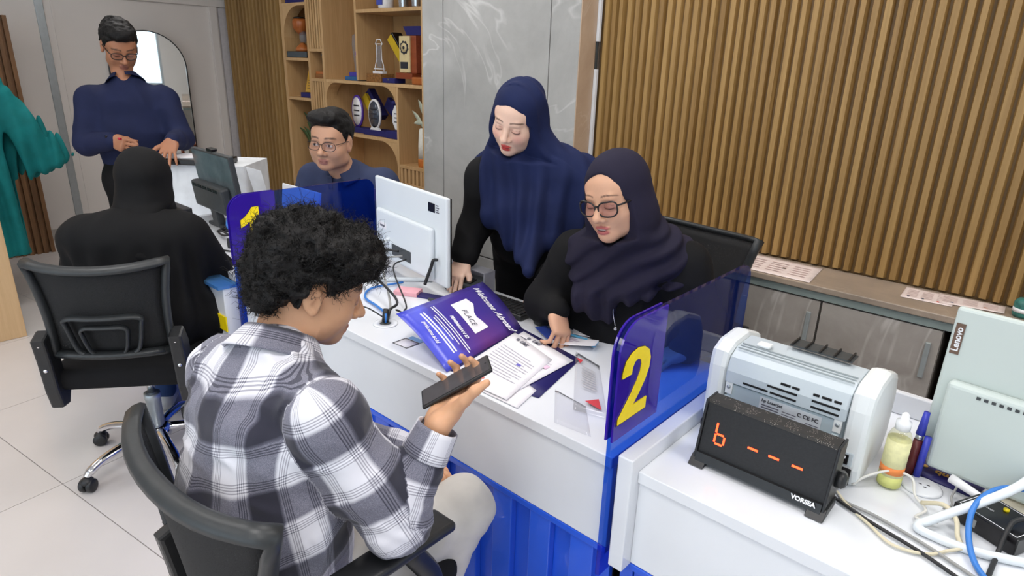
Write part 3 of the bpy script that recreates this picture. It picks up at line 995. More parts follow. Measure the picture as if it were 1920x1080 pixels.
MB().box(-3.845, -3.765, 3.074, 3.0779, 1.505, 1.55).build('text_panel', M_INK, t)
MB().prism([(-3.90, 1.79), (-3.66, 1.79), (-3.62, 1.66), (-3.64, 1.475), (-3.69, 1.475), (-3.69, 1.73), (-3.86, 1.73)], 'Y', 3.15, 3.26).build('case', M_NBOX, t)
t = thing('velvet_lid', (-3.98, 3.17, 1.40), 'long yellow velvet-lined lid leaning between tower trophy and gear plaque', 'lid')
L0, L1 = Vector((-4.08, 3.20, 1.72)), Vector((-3.86, 3.20, 1.475))
dv = (L1-L0).normalized(); an = math.atan2(-dv.z, dv.x)
MB().cbox(tuple((L0+L1)/2), ((L1-L0).length/2, 0.04, 0.030), M=rotm(0, an), bev=0.003).build('lining', M_YVEL, t)
MB().cbox(tuple((L0+L1)/2+Vector((0.016, 0.01, 0.022))), ((L1-L0).length/2, 0.045, 0.018), M=rotm(0, an), bev=0.003).build('shell', M_BLK, t)
t = thing('jewel_box', (-3.95, 3.10, 1.40), 'flat navy velvet box in front of the gear plaque', 'box')
MB().box(-4.03, -3.885, 3.05, 3.15, 1.400, 1.434, bev=0.003).build('base', M_NBOX, t)
MB().box(-3.965, -3.945, 3.047, 3.051, 1.418, 1.430).build('clasp', M_SILV, t)
t = thing('carved_box', (-3.64, 3.11, 1.40), 'small round-cornered orange wooden box at the right end of the shelf', 'box')
MB().box(-3.70, -3.585, 3.05, 3.16, 1.400, 1.452, bev=0.012, seg=3).build('body', M_ORNG, t)
MB().ball((-3.64, 3.105, 1.458), (0.014, 0.014, 0.008), 6).build('knob', M_SILV, t)
# arched niche: ovals and boxes
def oval(name, label, x, z, rx, rz, y, mface, mrim, base=None):
    t = thing(name, (x, y, 1.0), label, 'plaque')
    MB().lathe([(1, -0.008), (1, 0.008)], 24, M=Matrix(((rx, 0, 0), (0, 0, -1), (0, rz, 0))), loc=(x, y, z)).build('rim', mrim, t)
    MB().lathe([(0.86, -0.004), (0.86, 0.010)], 24, M=Matrix(((rx, 0, 0), (0, 0, -1), (0, rz, 0))), loc=(x, y, z)).build('face', mface, t)
    for k in range(3):
        MB().box(x-rx*0.5, x+rx*0.5, y-0.0125, y-0.011, z+rz*(0.3-0.3*k), z+rz*(0.38-0.3*k)).build('text_line', M_INK, t)
    return t
t = oval('oval_award', 'white oval award with purple edge at the left of the arched niche', -4.47, 1.165, 0.072, 0.125, 3.13, M_WHT, M_PURP)
MB().box(-4.55, -4.36, 3.10, 3.19, 1.000, 1.040, bev=0.003).build('base', M_NBOX, t)
MB().cbox((-4.37, 3.20, 1.20), (0.11, 0.03, 0.035), M=rotm(0, 0.85), bev=0.003).build('yellow_lining', M_YVEL, t)
MB().cbox((-4.34, 3.225, 1.225), (0.13, 0.03, 0.03), M=rotm(0, 0.85), bev=0.003).build('case_lid', M_NBOX, t)
t = oval('oval_award', 'oval glass award with dark face in the middle of the arched niche', -4.19, 1.16, 0.075, 0.115, 3.09, mat('dark_glass', rgb(70, 78, 92), 0.1), M_WHT)
MB().box(-4.33, -4.03, 3.075, 3.20, 1.000, 1.042, bev=0.003).build('case_base', M_NBOX, t)
MB().prism([(-0.06, 0), (0.06, 0), (0.03, 0.03), (-0.03, 0.03)], 'Y', 3.08, 3.10, loc=(-4.19, 0, 1.043)).build('foot', M_WHT, t)
MB().cbox((-4.07, 3.23, 1.15), (0.17, 0.02, 0.045), M=rotm(0, 0.62), bev=0.003).build('case_lid', M_NBOX, t)
t = thing('octagon_award', (-3.92, 3.10, 1.0), 'white octagonal award at the right edge of the arched niche', 'plaque')
MB().box(-4.02, -3.87, 3.06, 3.17, 1.000, 1.055, bev=0.003).build('base', M_NBOX, t)
oc = [(-3.915+0.058*math.cos(math.radians(22.5+45*i)), 1.155+0.095*math.sin(math.radians(22.5+45*i))) for i in range(8)]
MB().prism(oc, 'Y', 3.085, 3.105).build('plate', M_WHT, t)
for k in range(3):
    MB().box(-3.945, -3.885, 3.083, 3.0849, 1.12+0.03*k, 1.127+0.03*k).build('text_line', M_INK, t)
MB().cbox((-3.945, 3.13, 1.262), (0.05, 0.03, 0.012), bev=0.003).build('case_lid', M_NBOX, t)
# cups on the top right shelf
t = thing('mug', (-4.05, 3.12, 1.905), 'white and blue printed mug on the top right shelf', 'mug')
MB().lathe([(0.05, 0), (0.056, 0.01), (0.056, 0.16), (0.05, 0.16)], 20, loc=(-4.05, 3.12, 1.905)).build('body', M_WHT, t)
MB().box(-4.085, -4.02, 3.062, 3.0655, 1.93, 2.04).build('print', mat('mug_blue', rgb(70, 84, 180), 0.4), t)
MB().tube(spline([(-4.106, 3.12, 2.03), (-4.14, 3.12, 2.02), (-4.145, 3.12, 1.96), (-4.104, 3.12, 1.935)], 5), 0.007, 8).build('handle', M_WHT, t)
for xx, lb in ((-3.86, 'silver tumbler beside the printed mug on the top right shelf'), (-3.72, 'silver tumbler at the right end of the top right shelf')):
    t = thing('tumbler', (xx, 3.13, 1.905), lb, 'tumbler', 'tumblers on the top shelf')
    MB().lathe([(0.032, 0), (0.034, 0.01), (0.042, 0.17), (0.042, 0.18), (0.036, 0.182)], 20, loc=(xx, 3.13, 1.905)).build('body', M_SILV, t)
    MB().lathe([(0.043, 0), (0.043, 0.012)], 20, loc=(xx, 3.13, 2.087)).build('lid', M_BLK, t)
t = thing('gift_carton', (-3.93, 3.23, 1.905), 'brown carton standing behind the tumblers', 'box')
MB().box(-4.0, -3.80, 3.20, 3.33, 1.905, 2.10, bev=0.002).build('body', M_BWOOD, t)
# vase with pale leaves, right niche
t = thing('plant_vase', (-3.64, 3.11, 0.825), 'tall white vase with pale artificial leaves in the right niche', 'plant')
MB().lathe([(0.040, 0), (0.045, 0.01), (0.045, 0.05), (0.044, 0.06)], 16, loc=(-3.64, 3.11, 0.8245)).build('base_band', mat('orange_band', rgb(206, 120, 50), 0.5), t)
MB().lathe([(0.044, 0), (0.042, 0.10), (0.036, 0.20), (0.028, 0.215)], 16, loc=(-3.64, 3.11, 0.885)).build('vase', mat('vase_white', rgb(232, 232, 222), 0.4), t)
MB().tube([(-3.64, 3.11, 1.09), (-3.645, 3.11, 1.25)], 0.006, 6).build('stem', M_LEAF, t)
for k, (dx, dz, L) in enumerate(((-0.10, 1.22, 1), (-0.085, 1.13, -1), (0.03, 1.27, 1), (-0.03, 1.30, 1), (0.04, 1.18, -1))):
    a = Vector((-3.642, 3.11, 1.10+0.03*k)); b = Vector((-3.642+dx, 3.09, dz))
    mid = (a+b)/2+Vector((0, 0, 0.02)); d_ = (b-a).normalized(); s = Vector((0, 0, 1)).cross(d_).normalized()
    s = Vector((d_.z, 0, -d_.x)).normalized()
    MB().grid(lambda u, v, a=a, b=b, mid=mid, s=s: (a*(1-u)**2+mid*2*u*(1-u)+b*u*u)+s*((v-0.5)*0.036*math.sin(math.pi*min(1, u*0.92+0.08))), 8, 2, 0.001).build('leaf', mat('pale_leaf', rgb(190, 196, 176), 0.5), t)
# fern behind the man in glasses
t = thing('fern', (-5.05, 3.0, 0.49), 'dark green potted fern behind the seated man in glasses', 'plant')
MB().lathe([(0.06, 0), (0.085, 0.13), (0.08, 0.13), (0.07, 0.11)], 16, loc=(-5.16, 3.18, 0.49)).build('pot', mat('pot_grey', rgb(120, 112, 104), 0.6), t)
for k in range(13):
    an = 2*math.pi*k/13+0.3; L = 0.30+0.12*rng.random(); up = 0.34+0.18*rng.random()
    a = Vector((-5.16, 3.18, 0.60)); b = a+Vector((math.cos(an)*L*0.6, math.sin(an)*L*0.28, up))
    mid = a+Vector((math.cos(an)*L*0.15, math.sin(an)*L*0.1, up*0.9))
    d_ = (b-a).normalized(); s = d_.cross(Vector((0, 1, 0.2))).normalized()
    MB().grid(lambda u, v, a=a, b=b, mid=mid, s=s: (a*(1-u)**2+mid*2*u*(1-u)+b*u*u)+s*((v-0.5)*0.07*math.sin(math.pi*min(1, u*0.95+0.05))), 10, 2, 0.001).build('frond', M_LEAF, t)
# brown wooden chair back leaning by the shelf
t = thing('wooden_chair', (-3.75, 2.75, 0), 'brown wooden chair back showing beside the seated man in glasses', 'chair')
MB().tube([(-3.88, 2.80, 0.0), (-3.86, 2.78, 0.45), (-3.84, 2.83, 0.80)], 0.018, 8).build('post', M_RWOOD, t)
MB().tube([(-3.50, 2.80, 0.0), (-3.50, 2.78, 0.45), (-3.48, 2.83, 0.62)], 0.018, 8).build('post', M_RWOOD, t)
MB().tube([(-3.86, 2.82, 0.79), (-3.70, 2.84, 0.74), (-3.48, 2.83, 0.61)], 0.022, 8).build('top_rail', M_RWOOD, t)
MB().box(-3.90, -3.46, 2.42, 2.80, 0.43, 0.46, bev=0.008).build('seat', M_RWOOD, t)
for xx in (-3.87, -3.49):
    MB().tube([(xx, 2.45, 0.0), (xx, 2.45, 0.43)], 0.018, 8).build('leg', M_RWOOD, t)
# ------------------------------------------------------------------ office chairs (seat faces +Y, origin on the floor)
def mesh_cloth():
    if 'chair_mesh' in MATS: return MATS['chair_mesh']
    m = bpy.data.materials.new('chair_mesh'); m.use_nodes = True
    t = NT(m)
    tr = t.n('ShaderNodeBsdfTransparent')
    df = t.p
    df.inputs['Base Color'].default_value = rgb(26, 27, 29); df.inputs['Roughness'].default_value = 0.8
    vo = t.n('ShaderNodeTexVoronoi'); vo.inputs['Scale'].default_value = 420
    tc = t.n('ShaderNodeTexCoord'); t.l(tc.outputs['Object'], vo.inputs['Vector'])
    holes = t.math('LESS_THAN', vo.outputs['Distance'], 0.30)
    mx = t.n('ShaderNodeMixShader')
    t.l(t.math('MULTIPLY', holes, 0.62), mx.inputs[0]); t.l(df.outputs[0], mx.inputs[1]); t.l(tr.outputs[0], mx.inputs[2])
    t.l(mx.outputs[0], t.out.inputs[0])
    MATS['chair_mesh'] = m
    return m
M_MESHC = mesh_cloth()
M_CHF = mat('chair_frame_charcoal', rgb(44, 47, 49), 0.42, noise=(60, 0.1), bump=(300, 0.04))
M_SEAT = fabric('seat_fabric', rgb(24, 24, 26), 0.95)
def make_chair(seat=0.47, top=0.89, wtop=0.235, arms=True, base=0.0, armx=0.268, army=0.0, zoff=0.10, lumbar=True, seatw=0.245, wlow=0.185, brx=(0.190, 0.235)):
    t = thing('office_chair', (0, 0, 0), 'chair', 'chair', 'black mesh office chairs')
    for k in range(5):
        a = math.radians(-90+72*k+base)
        d = Vector((math.cos(a), math.sin(a), 0))
        pts = spline([d*0.03+Vector((0, 0, 0.125)), d*0.12+Vector((0, 0, 0.118)), d*0.22+Vector((0, 0, 0.10)), d*0.275+Vector((0, 0, 0.075)), d*0.287+Vector((0, 0, 0.062))], 4)
        lg = MB().tube(pts, [0.020]*8+[0.019]*5+[0.015]*4, 10, flat=(1.0, 0.8)).build('leg', M_CHROME, t)
        M_ = rotm(0, 0, a+0.5)
        cs = MB()
        for s in (-1, 1):
            cs.lathe([(0.006, -0.010), (0.023, -0.010), (0.026, -0.006), (0.026, 0.006), (0.023, 0.010), (0.006, 0.010)], 16, M=M_ @ rotm(math.pi/2), loc=d*0.289+M_ @ Vector((0, s*0.014, 0))+Vector((0, 0, 0.0265)))
        cs.tube([d*0.287+Vector((0, 0, 0.03)), d*0.287+Vector((0, 0, 0.063))], 0.006, 8)
        cs.ball(tuple(d*0.289+Vector((0, 0, 0.043))), (0.024, 0.024, 0.018), 8)
        cs.build('caster', M_BLACK, t)
    MB().lathe([(0.045, 0.09), (0.048, 0.10), (0.048, 0.135), (0.032, 0.145)], 18).build('hub', M_CHROME, t)
    MB().lathe([(0.028, 0.14), (0.028, 0.26), (0.030, 0.262), (0.030, 0.285), (0.016, 0.287)], 18).build('gas_sleeve', M_ALU, t)
    MB().lathe([(0.015, 0.285), (0.015, seat-0.07)], 14).build('gas_rod', M_CHROME, t)
    MB().box(-0.10, 0.10, -0.12, 0.10, seat-0.085, seat-0.052, bev=0.01).build('mechanism', M_BLACK, t)
    MB().box(-seatw, seatw, -0.235, seatw, seat-0.05, seat+0.03, bev=0.032, seg=4).build('seat', M_SEAT, t, smooth=True)
    # backrest: flared frame, curved
    zb = seat+zoff
    def bw(v):                                             # half width from bottom (v=0) to the flared top
        q = max(0.0, (v-0.30)/0.70)
        return wlow+(wtop-wlow)*q**1.9
    def by(u, v): return -0.225-0.055*v-0.035*(1-(2*u-1)**2)*1.0+0.03*abs(2*u-1)**3*(v)
    def bz(u, v): return zb+(top-zb)*v+0.016*abs(2*u-1)**2*v-0.0
    def bp(u, v): return Vector(((2*u-1)*bw(v), by(u, v), bz(u, v)))
    path = [bp(0, i/10) for i in range(11)]+[bp(i/12, 1) for i in range(1, 12)]+[bp(1, 1-i/10) for i in range(11)]
    fr = MB().tube(path, [0.017]*11+[0.015]*11+[0.017]*11, 8, flat=(1.35, 0.8))
    fr.tube([bp(i/12, 0) for i in range(13)], 0.017, 8, flat=(1.2, 0.9))
    fr.build('backrest_frame', M_CHF, t)
    MB().grid(lambda u, v: bp(0.03+0.94*u, 0.02+0.96*v)+Vector((0, 0.006, 0)), 16, 12, 0.004).build('backrest_mesh', M_MESHC, t)
    # lumbar loops behind the mesh
    def lp(u, v): return bp(u, v)+Vector((0, -0.016, 0))
    lum = MB()
    for (u0, u1, v1, r) in ((0.17, 0.83, 0.47, 0.011), (0.30, 0.70, 0.36, 0.009)):
        i = (u1-u0)*0.13
        p = [lp(u0+i*1.6, 0.03), lp(u0+i*0.8, 0.10), lp(u0+i*0.2, v1-0.1), lp(u0+i*0.15, v1-0.035), lp(u0+i, v1)]
        p += [lp(u0+(u1-u0)*k/6, v1+0.004) for k in (2, 3, 4)]
        p += [lp(u1-i, v1), lp(u1-i*0.15, v1-0.035), lp(u1-i*0.2, v1-0.1), lp(u1-i*0.8, 0.10), lp(u1-i*1.6, 0.03)]
        lum.tube(spline(p, 3), r, 6, flat=(1.4, 0.7))
    lum.tube([lp(0.05+0.9*i/8, 0.03) for i in range(9)], 0.016, 6, flat=(1.4, 0.6))
    if lumbar: lum.build('lumbar_support', M_CHF, t)
    else: lum.b.free()
    # side brackets with bolts, and arms
    for s in (-1, 1):
        pts = [(-0.235, seat+0.19), (-0.205, seat+0.13), (-0.195, seat+0.02), (-0.175, seat-0.06), (-0.20, seat-0.105), (-0.245, seat-0.10), (-0.262, seat-0.03), (-0.272, seat+0.08), (-0.285, seat+0.17)]
        b = MB().prism(pts, 'X', s*brx[0], s*brx[1], bev=0.008).build('bracket', M_BLACK, t)
        for (yy, zz) in ((-0.262, seat+0.15), (-0.255, seat+0.055)):
            MB().lathe([(0.0075, 0), (0.0075, 0.003), (0.004, 0.006)], 10, M=rotm(math.pi/2), loc=(s*(brx[0]+brx[1])/2, yy-0.014, zz)).build('bolt', M_CHROME, b)
        if arms:
            ar = MB().tube(spline([(s*0.245, -0.20, seat-0.03), (s*0.262, -0.10, seat-0.02), (s*(armx+0.004), 0.08, seat+0.0), (s*(armx+0.004), 0.16+army, seat+0.06), (s*armx, 0.10+army, seat+0.17)], 5), 0.016, 8, flat=(0.8, 1.5))
            ar.tube(spline([(s*0.235, -0.24, seat+0.13), (s*armx, -0.16, seat+0.175), (s*armx, 0.0, seat+0.18)], 5), 0.015, 8, flat=(1.3, 0.8))
            a_ = ar.build('arm', M_BLACK, t)
            MB().box(s*armx-0.036, s*armx+0.036, -0.14+army, 0.20+army, seat+0.178, seat+0.203, bev=0.011, seg=3).build('arm_pad', M_BLACK, a_, smooth=True)
    return t
c1 = make_chair(0.47, 0.89, 0.215, arms=False, base=32)
c1['label'] = 'black mesh office chair with chrome star base, under the woman in black robe'
c1.location = (-2.55, 0.75, 0); c1.rotation_euler = (0, 0, math.radians(52))
c2 = make_chair(0.46, 0.850, 0.272, armx=0.238, army=-0.06, zoff=-0.06, lumbar=False, seatw=0.215, wlow=0.180, brx=(0.150, 0.185))
c2['label'] = 'black mesh office chair in the foreground, under the man in plaid shirt'
c2.location = (-1.065, 0.61, 0); c2.rotation_euler = (0, 0, math.radians(1))
c3 = make_chair(0.50, 0.985, 0.235)
c3['label'] = 'black office chair behind the counter, under the woman in dark headscarf and glasses'
c3.location = (-1.06, 1.98, 0); c3.rotation_euler = (0, 0, math.radians(172))
c4 = make_chair(0.47, 0.80, 0.22)
c4['label'] = 'black office chair behind partition 1, under the man in glasses'
c4.location = (-2.66, 1.98, 0); c4.rotation_euler = (0, 0, math.radians(190))
# ------------------------------------------------------------------ desk equipment
ZD = 0.755
M_AIO = mat('aio_white', rgb(226, 232, 236), 0.32, noise=(5, 0.02))
M_AIOG = mat('aio_mint_grey', rgb(198, 208, 204), 0.35, noise=(5, 0.02))
M_CABW = mat('cable_white', rgb(226, 224, 218), 0.5)
M_CABB = mat('cable_black', rgb(28, 28, 30), 0.5)
M_CABG = mat('cable_grey', rgb(150, 150, 148), 0.5)
M_CABY = mat('cable_yellowed', rgb(214, 204, 176), 0.5)
M_CABBL = mat('cable_blue', rgb(52, 120, 200), 0.4)
M_TXT = mat('print_grey', rgb(104, 104, 116), 0.7)
M_TXTW = mat('print_white', rgb(240, 240, 244), 0.6)
M_LBL = mat('label_silver', rgb(206, 212, 218), 0.4)

def frame_M(X, Z):
    X = Vector(X).normalized(); Z = Vector(Z); Z = (Z-X*Z.dot(X)).normalized(); Y = Z.cross(X)
    return Matrix(((X.x, Y.x, Z.x), (X.y, Y.y, Z.y), (X.z, Y.z, Z.z)))

def cable(name, pts, r, m, label, n=8):
    o = single(name, MB().tube(spline(pts, n), r, 8), m, pts[0], label, 'cable')
    return o

# all-in-one computer on the left, back towards the camera
t = thing('desktop_computer', (-1.85, 1.50, ZD), 'white all-in-one computer seen from behind, between the curly-haired man and standing woman', 'computer')
TL, TR = Vector((-2.112, 1.551, 0)), Vector((-1.585, 1.456, 0))
XD = (TR-TL).normalized()
Mx = frame_M(XD, (0, 0, 1))                      # local x along the panel, y into the screen side, z up
cen = (TL+TR)/2
W = (TR-TL).length/2
def A(x, y, z): return cen+Mx @ Vector((x, y, z))
MB().box(-W, W, -0.006, 0.012, 0.800, 1.124, M=Mx, loc=cen, bev=0.006).build('back_cover', M_AIO, t)
MB().box(-W+0.004, W-0.004, 0.012, 0.018, 0.805, 1.120, M=Mx, loc=cen).build('screen', M_BLK, t)
MB().box(-W+0.035, W-0.075, -0.026, -0.004, 0.812, 1.005, M=Mx, loc=cen, bev=0.012, seg=3).build('rear_housing', M_AIO, t)
MB().box(W-0.12, W-0.075, -0.0075, -0.006, 1.060, 1.092, M=Mx, loc=cen).build('black_sticker', M_BLK, t)
for k in range(4):
    MB().box(W-0.068, W-0.048-0.004*(k % 2), -0.0070, -0.006, 1.062+0.008*k, 1.066+0.008*k, M=Mx, loc=cen).build('sticker_print', M_TXT, t)
lb = MB().box(-W+0.07, -W+0.125, -0.0275, -0.026, 0.93, 0.955, M=Mx, loc=cen).build('asset_label', M_PAPER, t)
MB().box(-W+0.078, -W+0.115, -0.0282, -0.0275, 0.938, 0.946, M=Mx, loc=cen).build('label_print', M_TXT, lb)
MB().box(-0.10, 0.05, -0.0275, -0.0255, 0.840, 0.885, M=Mx, loc=cen, bev=0.004).build('port_recess', M_DARK, t)
MB().box(-W-0.010, -W, -0.008, 0.010, 1.02, 1.07, M=Mx, loc=cen, bev=0.002).build('side_buttons', M_NAVY, t)
leg = [A(-0.12, -0.02, 0.90), A(-0.135, -0.06, 0.875), A(-0.16, -0.20, 0.79), A(-0.16, -0.215, 0.773), A(-0.14, -0.21, 0.764), A(-0.08, -0.15, 0.764), A(0.0, -0.02, 0.764), A(0.06, 0.06, 0.764)]
MB().tube(spline(leg, 5), 0.0085, 10).build('stand_leg', M_AIO, t)
leg = [A(0.12, -0.02, 0.90), A(0.125, -0.05, 0.86), A(0.13, -0.10, 0.80), A(0.13, -0.10, 0.77), A(0.13, -0.05, 0.764), A(0.11, 0.06, 0.764)]
# webcam-style cable plug at the right
MB().tube(spline([A(W-0.055, -0.012, 0.895), A(W-0.05, -0.03, 0.897), A(W-0.055, -0.035, 0.875), A(W-0.075, -0.04, 0.83), A(W-0.085, -0.045, 0.80)], 5), 0.006, 8).build('plug_cable', M_CABB, t)

# cables behind that computer
cable('power_cable', [A(-0.03, -0.034, 0.87), A(-0.08, -0.08, 0.87), A(-0.10, -0.16, 0.84), (-1.64, 1.265, 0.80), (-1.585, 1.20, 0.79), (-1.572, 1.178, 0.765)], 0.0045, M_CABB, 'black power cable dropping from the white computer into the desk hole')
cable('grey_cable', [A(0.0, -0.034, 0.86), A(-0.03, -0.10, 0.84), (-1.68, 1.27, 0.785), (-1.60, 1.21, 0.785), (-1.575, 1.185, 0.765)], 0.0040, M_CABG, 'grey cable beside the black power cable of the white computer')
cable('video_cable', [A(0.03, -0.034, 0.855), A(0.03, -0.09, 0.83), (-1.63, 1.30, 0.775), (-1.60, 1.27, 0.764), (-1.575, 1.245, 0.764)], 0.0030, M_CABB, 'thin black cable hanging from the ports of the white computer')
cable('network_cable', [(-1.83, 1.45, 0.765), (-1.86, 1.33, 0.763), (-1.80, 1.255, 0.762), (-1.70, 1.23, 0.763), (-1.60, 1.20, 0.766), (-1.580, 1.178, 0.762)], 0.0042, M_CABBL, 'blue network cable curling around the computer stand to the desk hole')
cable('thin_black_cable', [(-1.582, 1.172, 0.770), (-1.63, 1.14, 0.80), (-1.70, 1.13, 0.79), (-1.77, 1.12, 0.762), (-1.84, 1.14, 0.760)], 0.0024, M_CABB, 'thin black cable bowing over the desk behind the curly-haired man')
kn = thing('cable_bundle', (-1.55, 1.25, 0.756), 'knotted bundle of thin black cable beside the desk hole', 'cable')
rr = random.Random(3)
for k in range(4):
    c0 = Vector((-1.565+0.02*k, 1.255+0.012*k, 0.770))
    pts = [c0+Vector((0.04*math.cos(a+k)*(0.6+0.4*rr.random()), 0.018*math.sin(a+k)+0.02*math.cos(a+k), 0.008*math.sin(2*a)+0.004)) for a in [i*0.8 for i in range(9)]]
    MB().tube(spline(pts, 4), 0.0022, 6).build('loop', M_CABB, kn)
MB().tube(spline([(-1.54, 1.27, 0.772), (-1.50, 1.32, 0.766), (-1.47, 1.36, 0.760)], 4), 0.0022, 6).build('loose_end', M_CABB, kn)
t = thing('grommet', (-1.572, 1.172, ZD), 'round white cable hole cover in the desk top', 'grommet')
MB().lathe([(0.040, 0.0003), (0.040, 0.003), (0.037, 0.004), (0.020, 0.004), (0.020, 0.001)], 24, loc=(-1.566, 1.165, ZD)).build('ring', M_WHITE, t)
MB().lathe([(0.019, 0.0004), (0.019, 0.0016)], 20, loc=(-1.566, 1.165, ZD)).build('hole', M_DARK, t)
t = thing('strap', (-1.578, 1.18, 0.757), 'black cable tie strap standing in the desk hole', 'strap')
MB().tube([(-1.575, 1.170, 0.7595), (-1.578, 1.178, 0.80)], [0.011, 0.009], 8).build('wrap', M_CABB, t)
MB().tube([(-1.564, 1.165, 0.7595), (-1.566, 1.168, 0.79)], 0.004, 8).build('blue_core', M_CABBL, t)
# pink notes and navy card by the computer foot
single('pink_notes', MB().cbox((-1.74, 1.40, ZD+0.008), (0.045, 0.03, 0.0075), M=rotm(0, 0, 0.5), bev=0.001), mat('pink_paper', rgb(240, 176, 186), 0.7), (-1.74, 1.40, ZD), 'small pad of pink notes behind the white computer stand', 'notepad')
single('navy_booklet', MB().cbox((-1.66, 1.43, ZD+0.003), (0.05, 0.022, 0.0028), M=rotm(0, 0, 0.35)), M_NAVY, (-1.66, 1.43, ZD), 'small navy booklet under the white computer', 'booklet')
t = thing('tape_ring', (-1.60, 1.50, ZD), 'dark brown ring of tape beside the white computer', 'tape')
MB().lathe([(0.020, 0.0005), (0.032, 0.0005), (0.032, 0.02), (0.020, 0.02)], 20, loc=(-1.56, 1.405, ZD)).build('roll', mat('brown_tape', rgb(92, 62, 44), 0.35), t)
MB().cbox((-1.60, 1.40, ZD+0.012), (0.022, 0.004, 0.005), M=rotm(0, 0, 0.2)).build('cutter', M_DARK, t)
# black card reader, tray, keyboard, mouse
t = thing('card_reader', (-1.62, 1.55, ZD), 'black card machine beside the white computer', 'card reader')
MB().cbox((-1.625, 1.585, ZD+0.025), (0.075, 0.045, 0.024), M=rotm(0.12, 0, 0.1), bev=0.008, seg=3).build('body', M_DARK, t)
MB().cbox((-1.60, 1.565, ZD+0.0505), (0.03, 0.02, 0.002), M=rotm(0.12, 0, 0.1)).build('screen', M_BLK, t)
t = thing('paper_tray', (-1.68, 1.73, ZD), 'clear grey acrylic paper tray behind the counter', 'tray')
M_TRAY = tinted('tray_acrylic', (0.78, 0.78, 0.84, 1), 0.08, 0.45, (0.62, 0.62, 0.68, 1))
MB().box(-1.80, -1.545, 1.60, 1.655, ZD+0.0005, ZD+0.004).build('tray_floor', M_TRAY, t)
MB().box(-1.80, -1.545, 1.648, 1.655, ZD+0.0045, ZD+0.075).build('tray_wall', M_TRAY, t)
MB().box(-1.552, -1.545, 1.60, 1.6475, ZD+0.0045, ZD+0.075).build('tray_wall', M_TRAY, t)
MB().box(-1.80, -1.545, 1.60, 1.655, ZD+0.076, ZD+0.080).build('tray_shelf', M_TRAY, t)
t = thing('keyboard', (-1.42, 1.56, ZD), 'black keyboard sticking out behind the open folder', 'keyboard')
Mk = rotm(0, 0, 0.02)
MB().cbox((-1.44, 1.545, ZD+0.010), (0.165, 0.055, 0.009), M=Mk, bev=0.004).build('case', M_BLACK, t)
kb = None
for r in range(5):
    for c_ in range(16):
        loc = Vector((-1.44, 1.545, ZD+0.0195))+Mk @ Vector((-0.148+c_*0.0197, -0.040+r*0.0195, 0))
        if kb is None:
            o = MB().cbox((0, 0, 0.0015), (0.0082, 0.0082, 0.0022), bev=0.001).build('key', M_BLACK, t, world=False); kb = o.data
        else:
            o = bpy.data.objects.new('key', kb); C.objects.link(o); o.parent = t
        o.location = loc-origin_of(t)
t = thing('mouse', (-1.21, 1.545, ZD), 'black computer mouse under the seated woman\'s sleeve', 'mouse')
MB().ball((-1.215, 1.555, ZD+0.012), (0.034, 0.055, 0.022), 10).build('shell', M_BLACK, t)
MB().lathe([(0.006, -0.004), (0.006, 0.004)], 10, M=rotm(0, math.pi/2), loc=(-1.215, 1.53, ZD+0.030)).build('wheel', M_DARK, t)

# folder, sheets, cards
Z0 = ZD+0.001
def sheet(name, cs, label, cat, m=None, th=0.0009, z=Z0, bend=0.0, nu=8, smooth=True):
    """sheet through four corners (counter-clockwise), lying on the desk; bend lifts the last edge"""
    a, b, c_, d = [Vector((p[0], p[1], z if len(p) < 3 else p[2])) for p in cs]
    o = MB().grid(lambda u, v: (a*(1-u)+b*u)*(1-v)+(d*(1-u)+c_*u)*v+Vector((0, 0, bend*u*u)), nu, nu, th, smooth)
    root = thing(name, tuple(a), label, cat)
    ob = o.build('leaf', m or M_PAPER, root)
    return root, (a, b, c_, d)
def on(cs, u, v, dz=0.0014):
    a, b, c_, d = cs
    return (a*(1-u)+b*u)*(1-v)+(d*(1-u)+c_*u)*v+Vector((0, 0, dz))
def lines(root, cs, spec, m=None, dz=0.0016, nm='print_line'):
    """spec rows: u0, u1, v, thickness (in v)"""
    for (u0, u1, v, th) in spec:
        p = [on(cs, u0, v, dz), on(cs, u1, v, dz), on(cs, u1, v+th, dz), on(cs, u0, v+th, dz)]
        MB().quad(*p).build(nm, m or M_TXT, root)
S0, S1 = Vector((-1.232, 1.451, ZD+0.004)), Vector((-1.170, 1.069, ZD+0.004))     # spine top, spine bottom
O0, O1 = Vector((-1.477, 1.520, 0.838)), Vector((-1.420, 1.096, 0.850))           # outer edge of the raised cover
fo = thing('folder', tuple((S0+S1)/2), 'open purple and blue document folder with Welcome Abroad lettering', 'folder')
def folder_mat():
    m = bpy.data.materials.new('folder_cover'); m.use_nodes = True
    t = NT(m)
    at = t.n('ShaderNodeAttribute', attribute_name='uvw')
    sx = t.n('ShaderNodeSeparateXYZ'); t.l(at.outputs['Vector'], sx.inputs[0])
    nz = t.noise(7.0, 4.0, 0.6)
    f = t.math('ADD', sx.outputs[1], t.math('MULTIPLY', t.math('SUBTRACT', nz, 0.5), 0.35))
    base = t.ramp(f, [(0.0, rgb(62, 52, 132)), (0.45, rgb(74, 54, 146)), (0.72, rgb(66, 56, 160)), (0.80, rgb(92, 100, 224)), (1.0, rgb(66, 74, 204))])
    g2 = t.math('MULTIPLY', t.math('SUBTRACT', sx.outputs[0], 0.55, clamp=True), 2.0, clamp=True)
    g3 = t.math('MULTIPLY', g2, t.math('SUBTRACT', 1.0, t.math('ABSOLUTE', t.math('MULTIPLY', t.math('SUBTRACT', sx.outputs[1], 0.45), 2.4)), clamp=True))
    t.l(t.mix(t.math('MULTIPLY', g3, 0.8), base, rgb(126, 66, 128)), t.p.inputs['Base Color'])
    t.p.inputs['Roughness'].default_value = 0.3
    return m
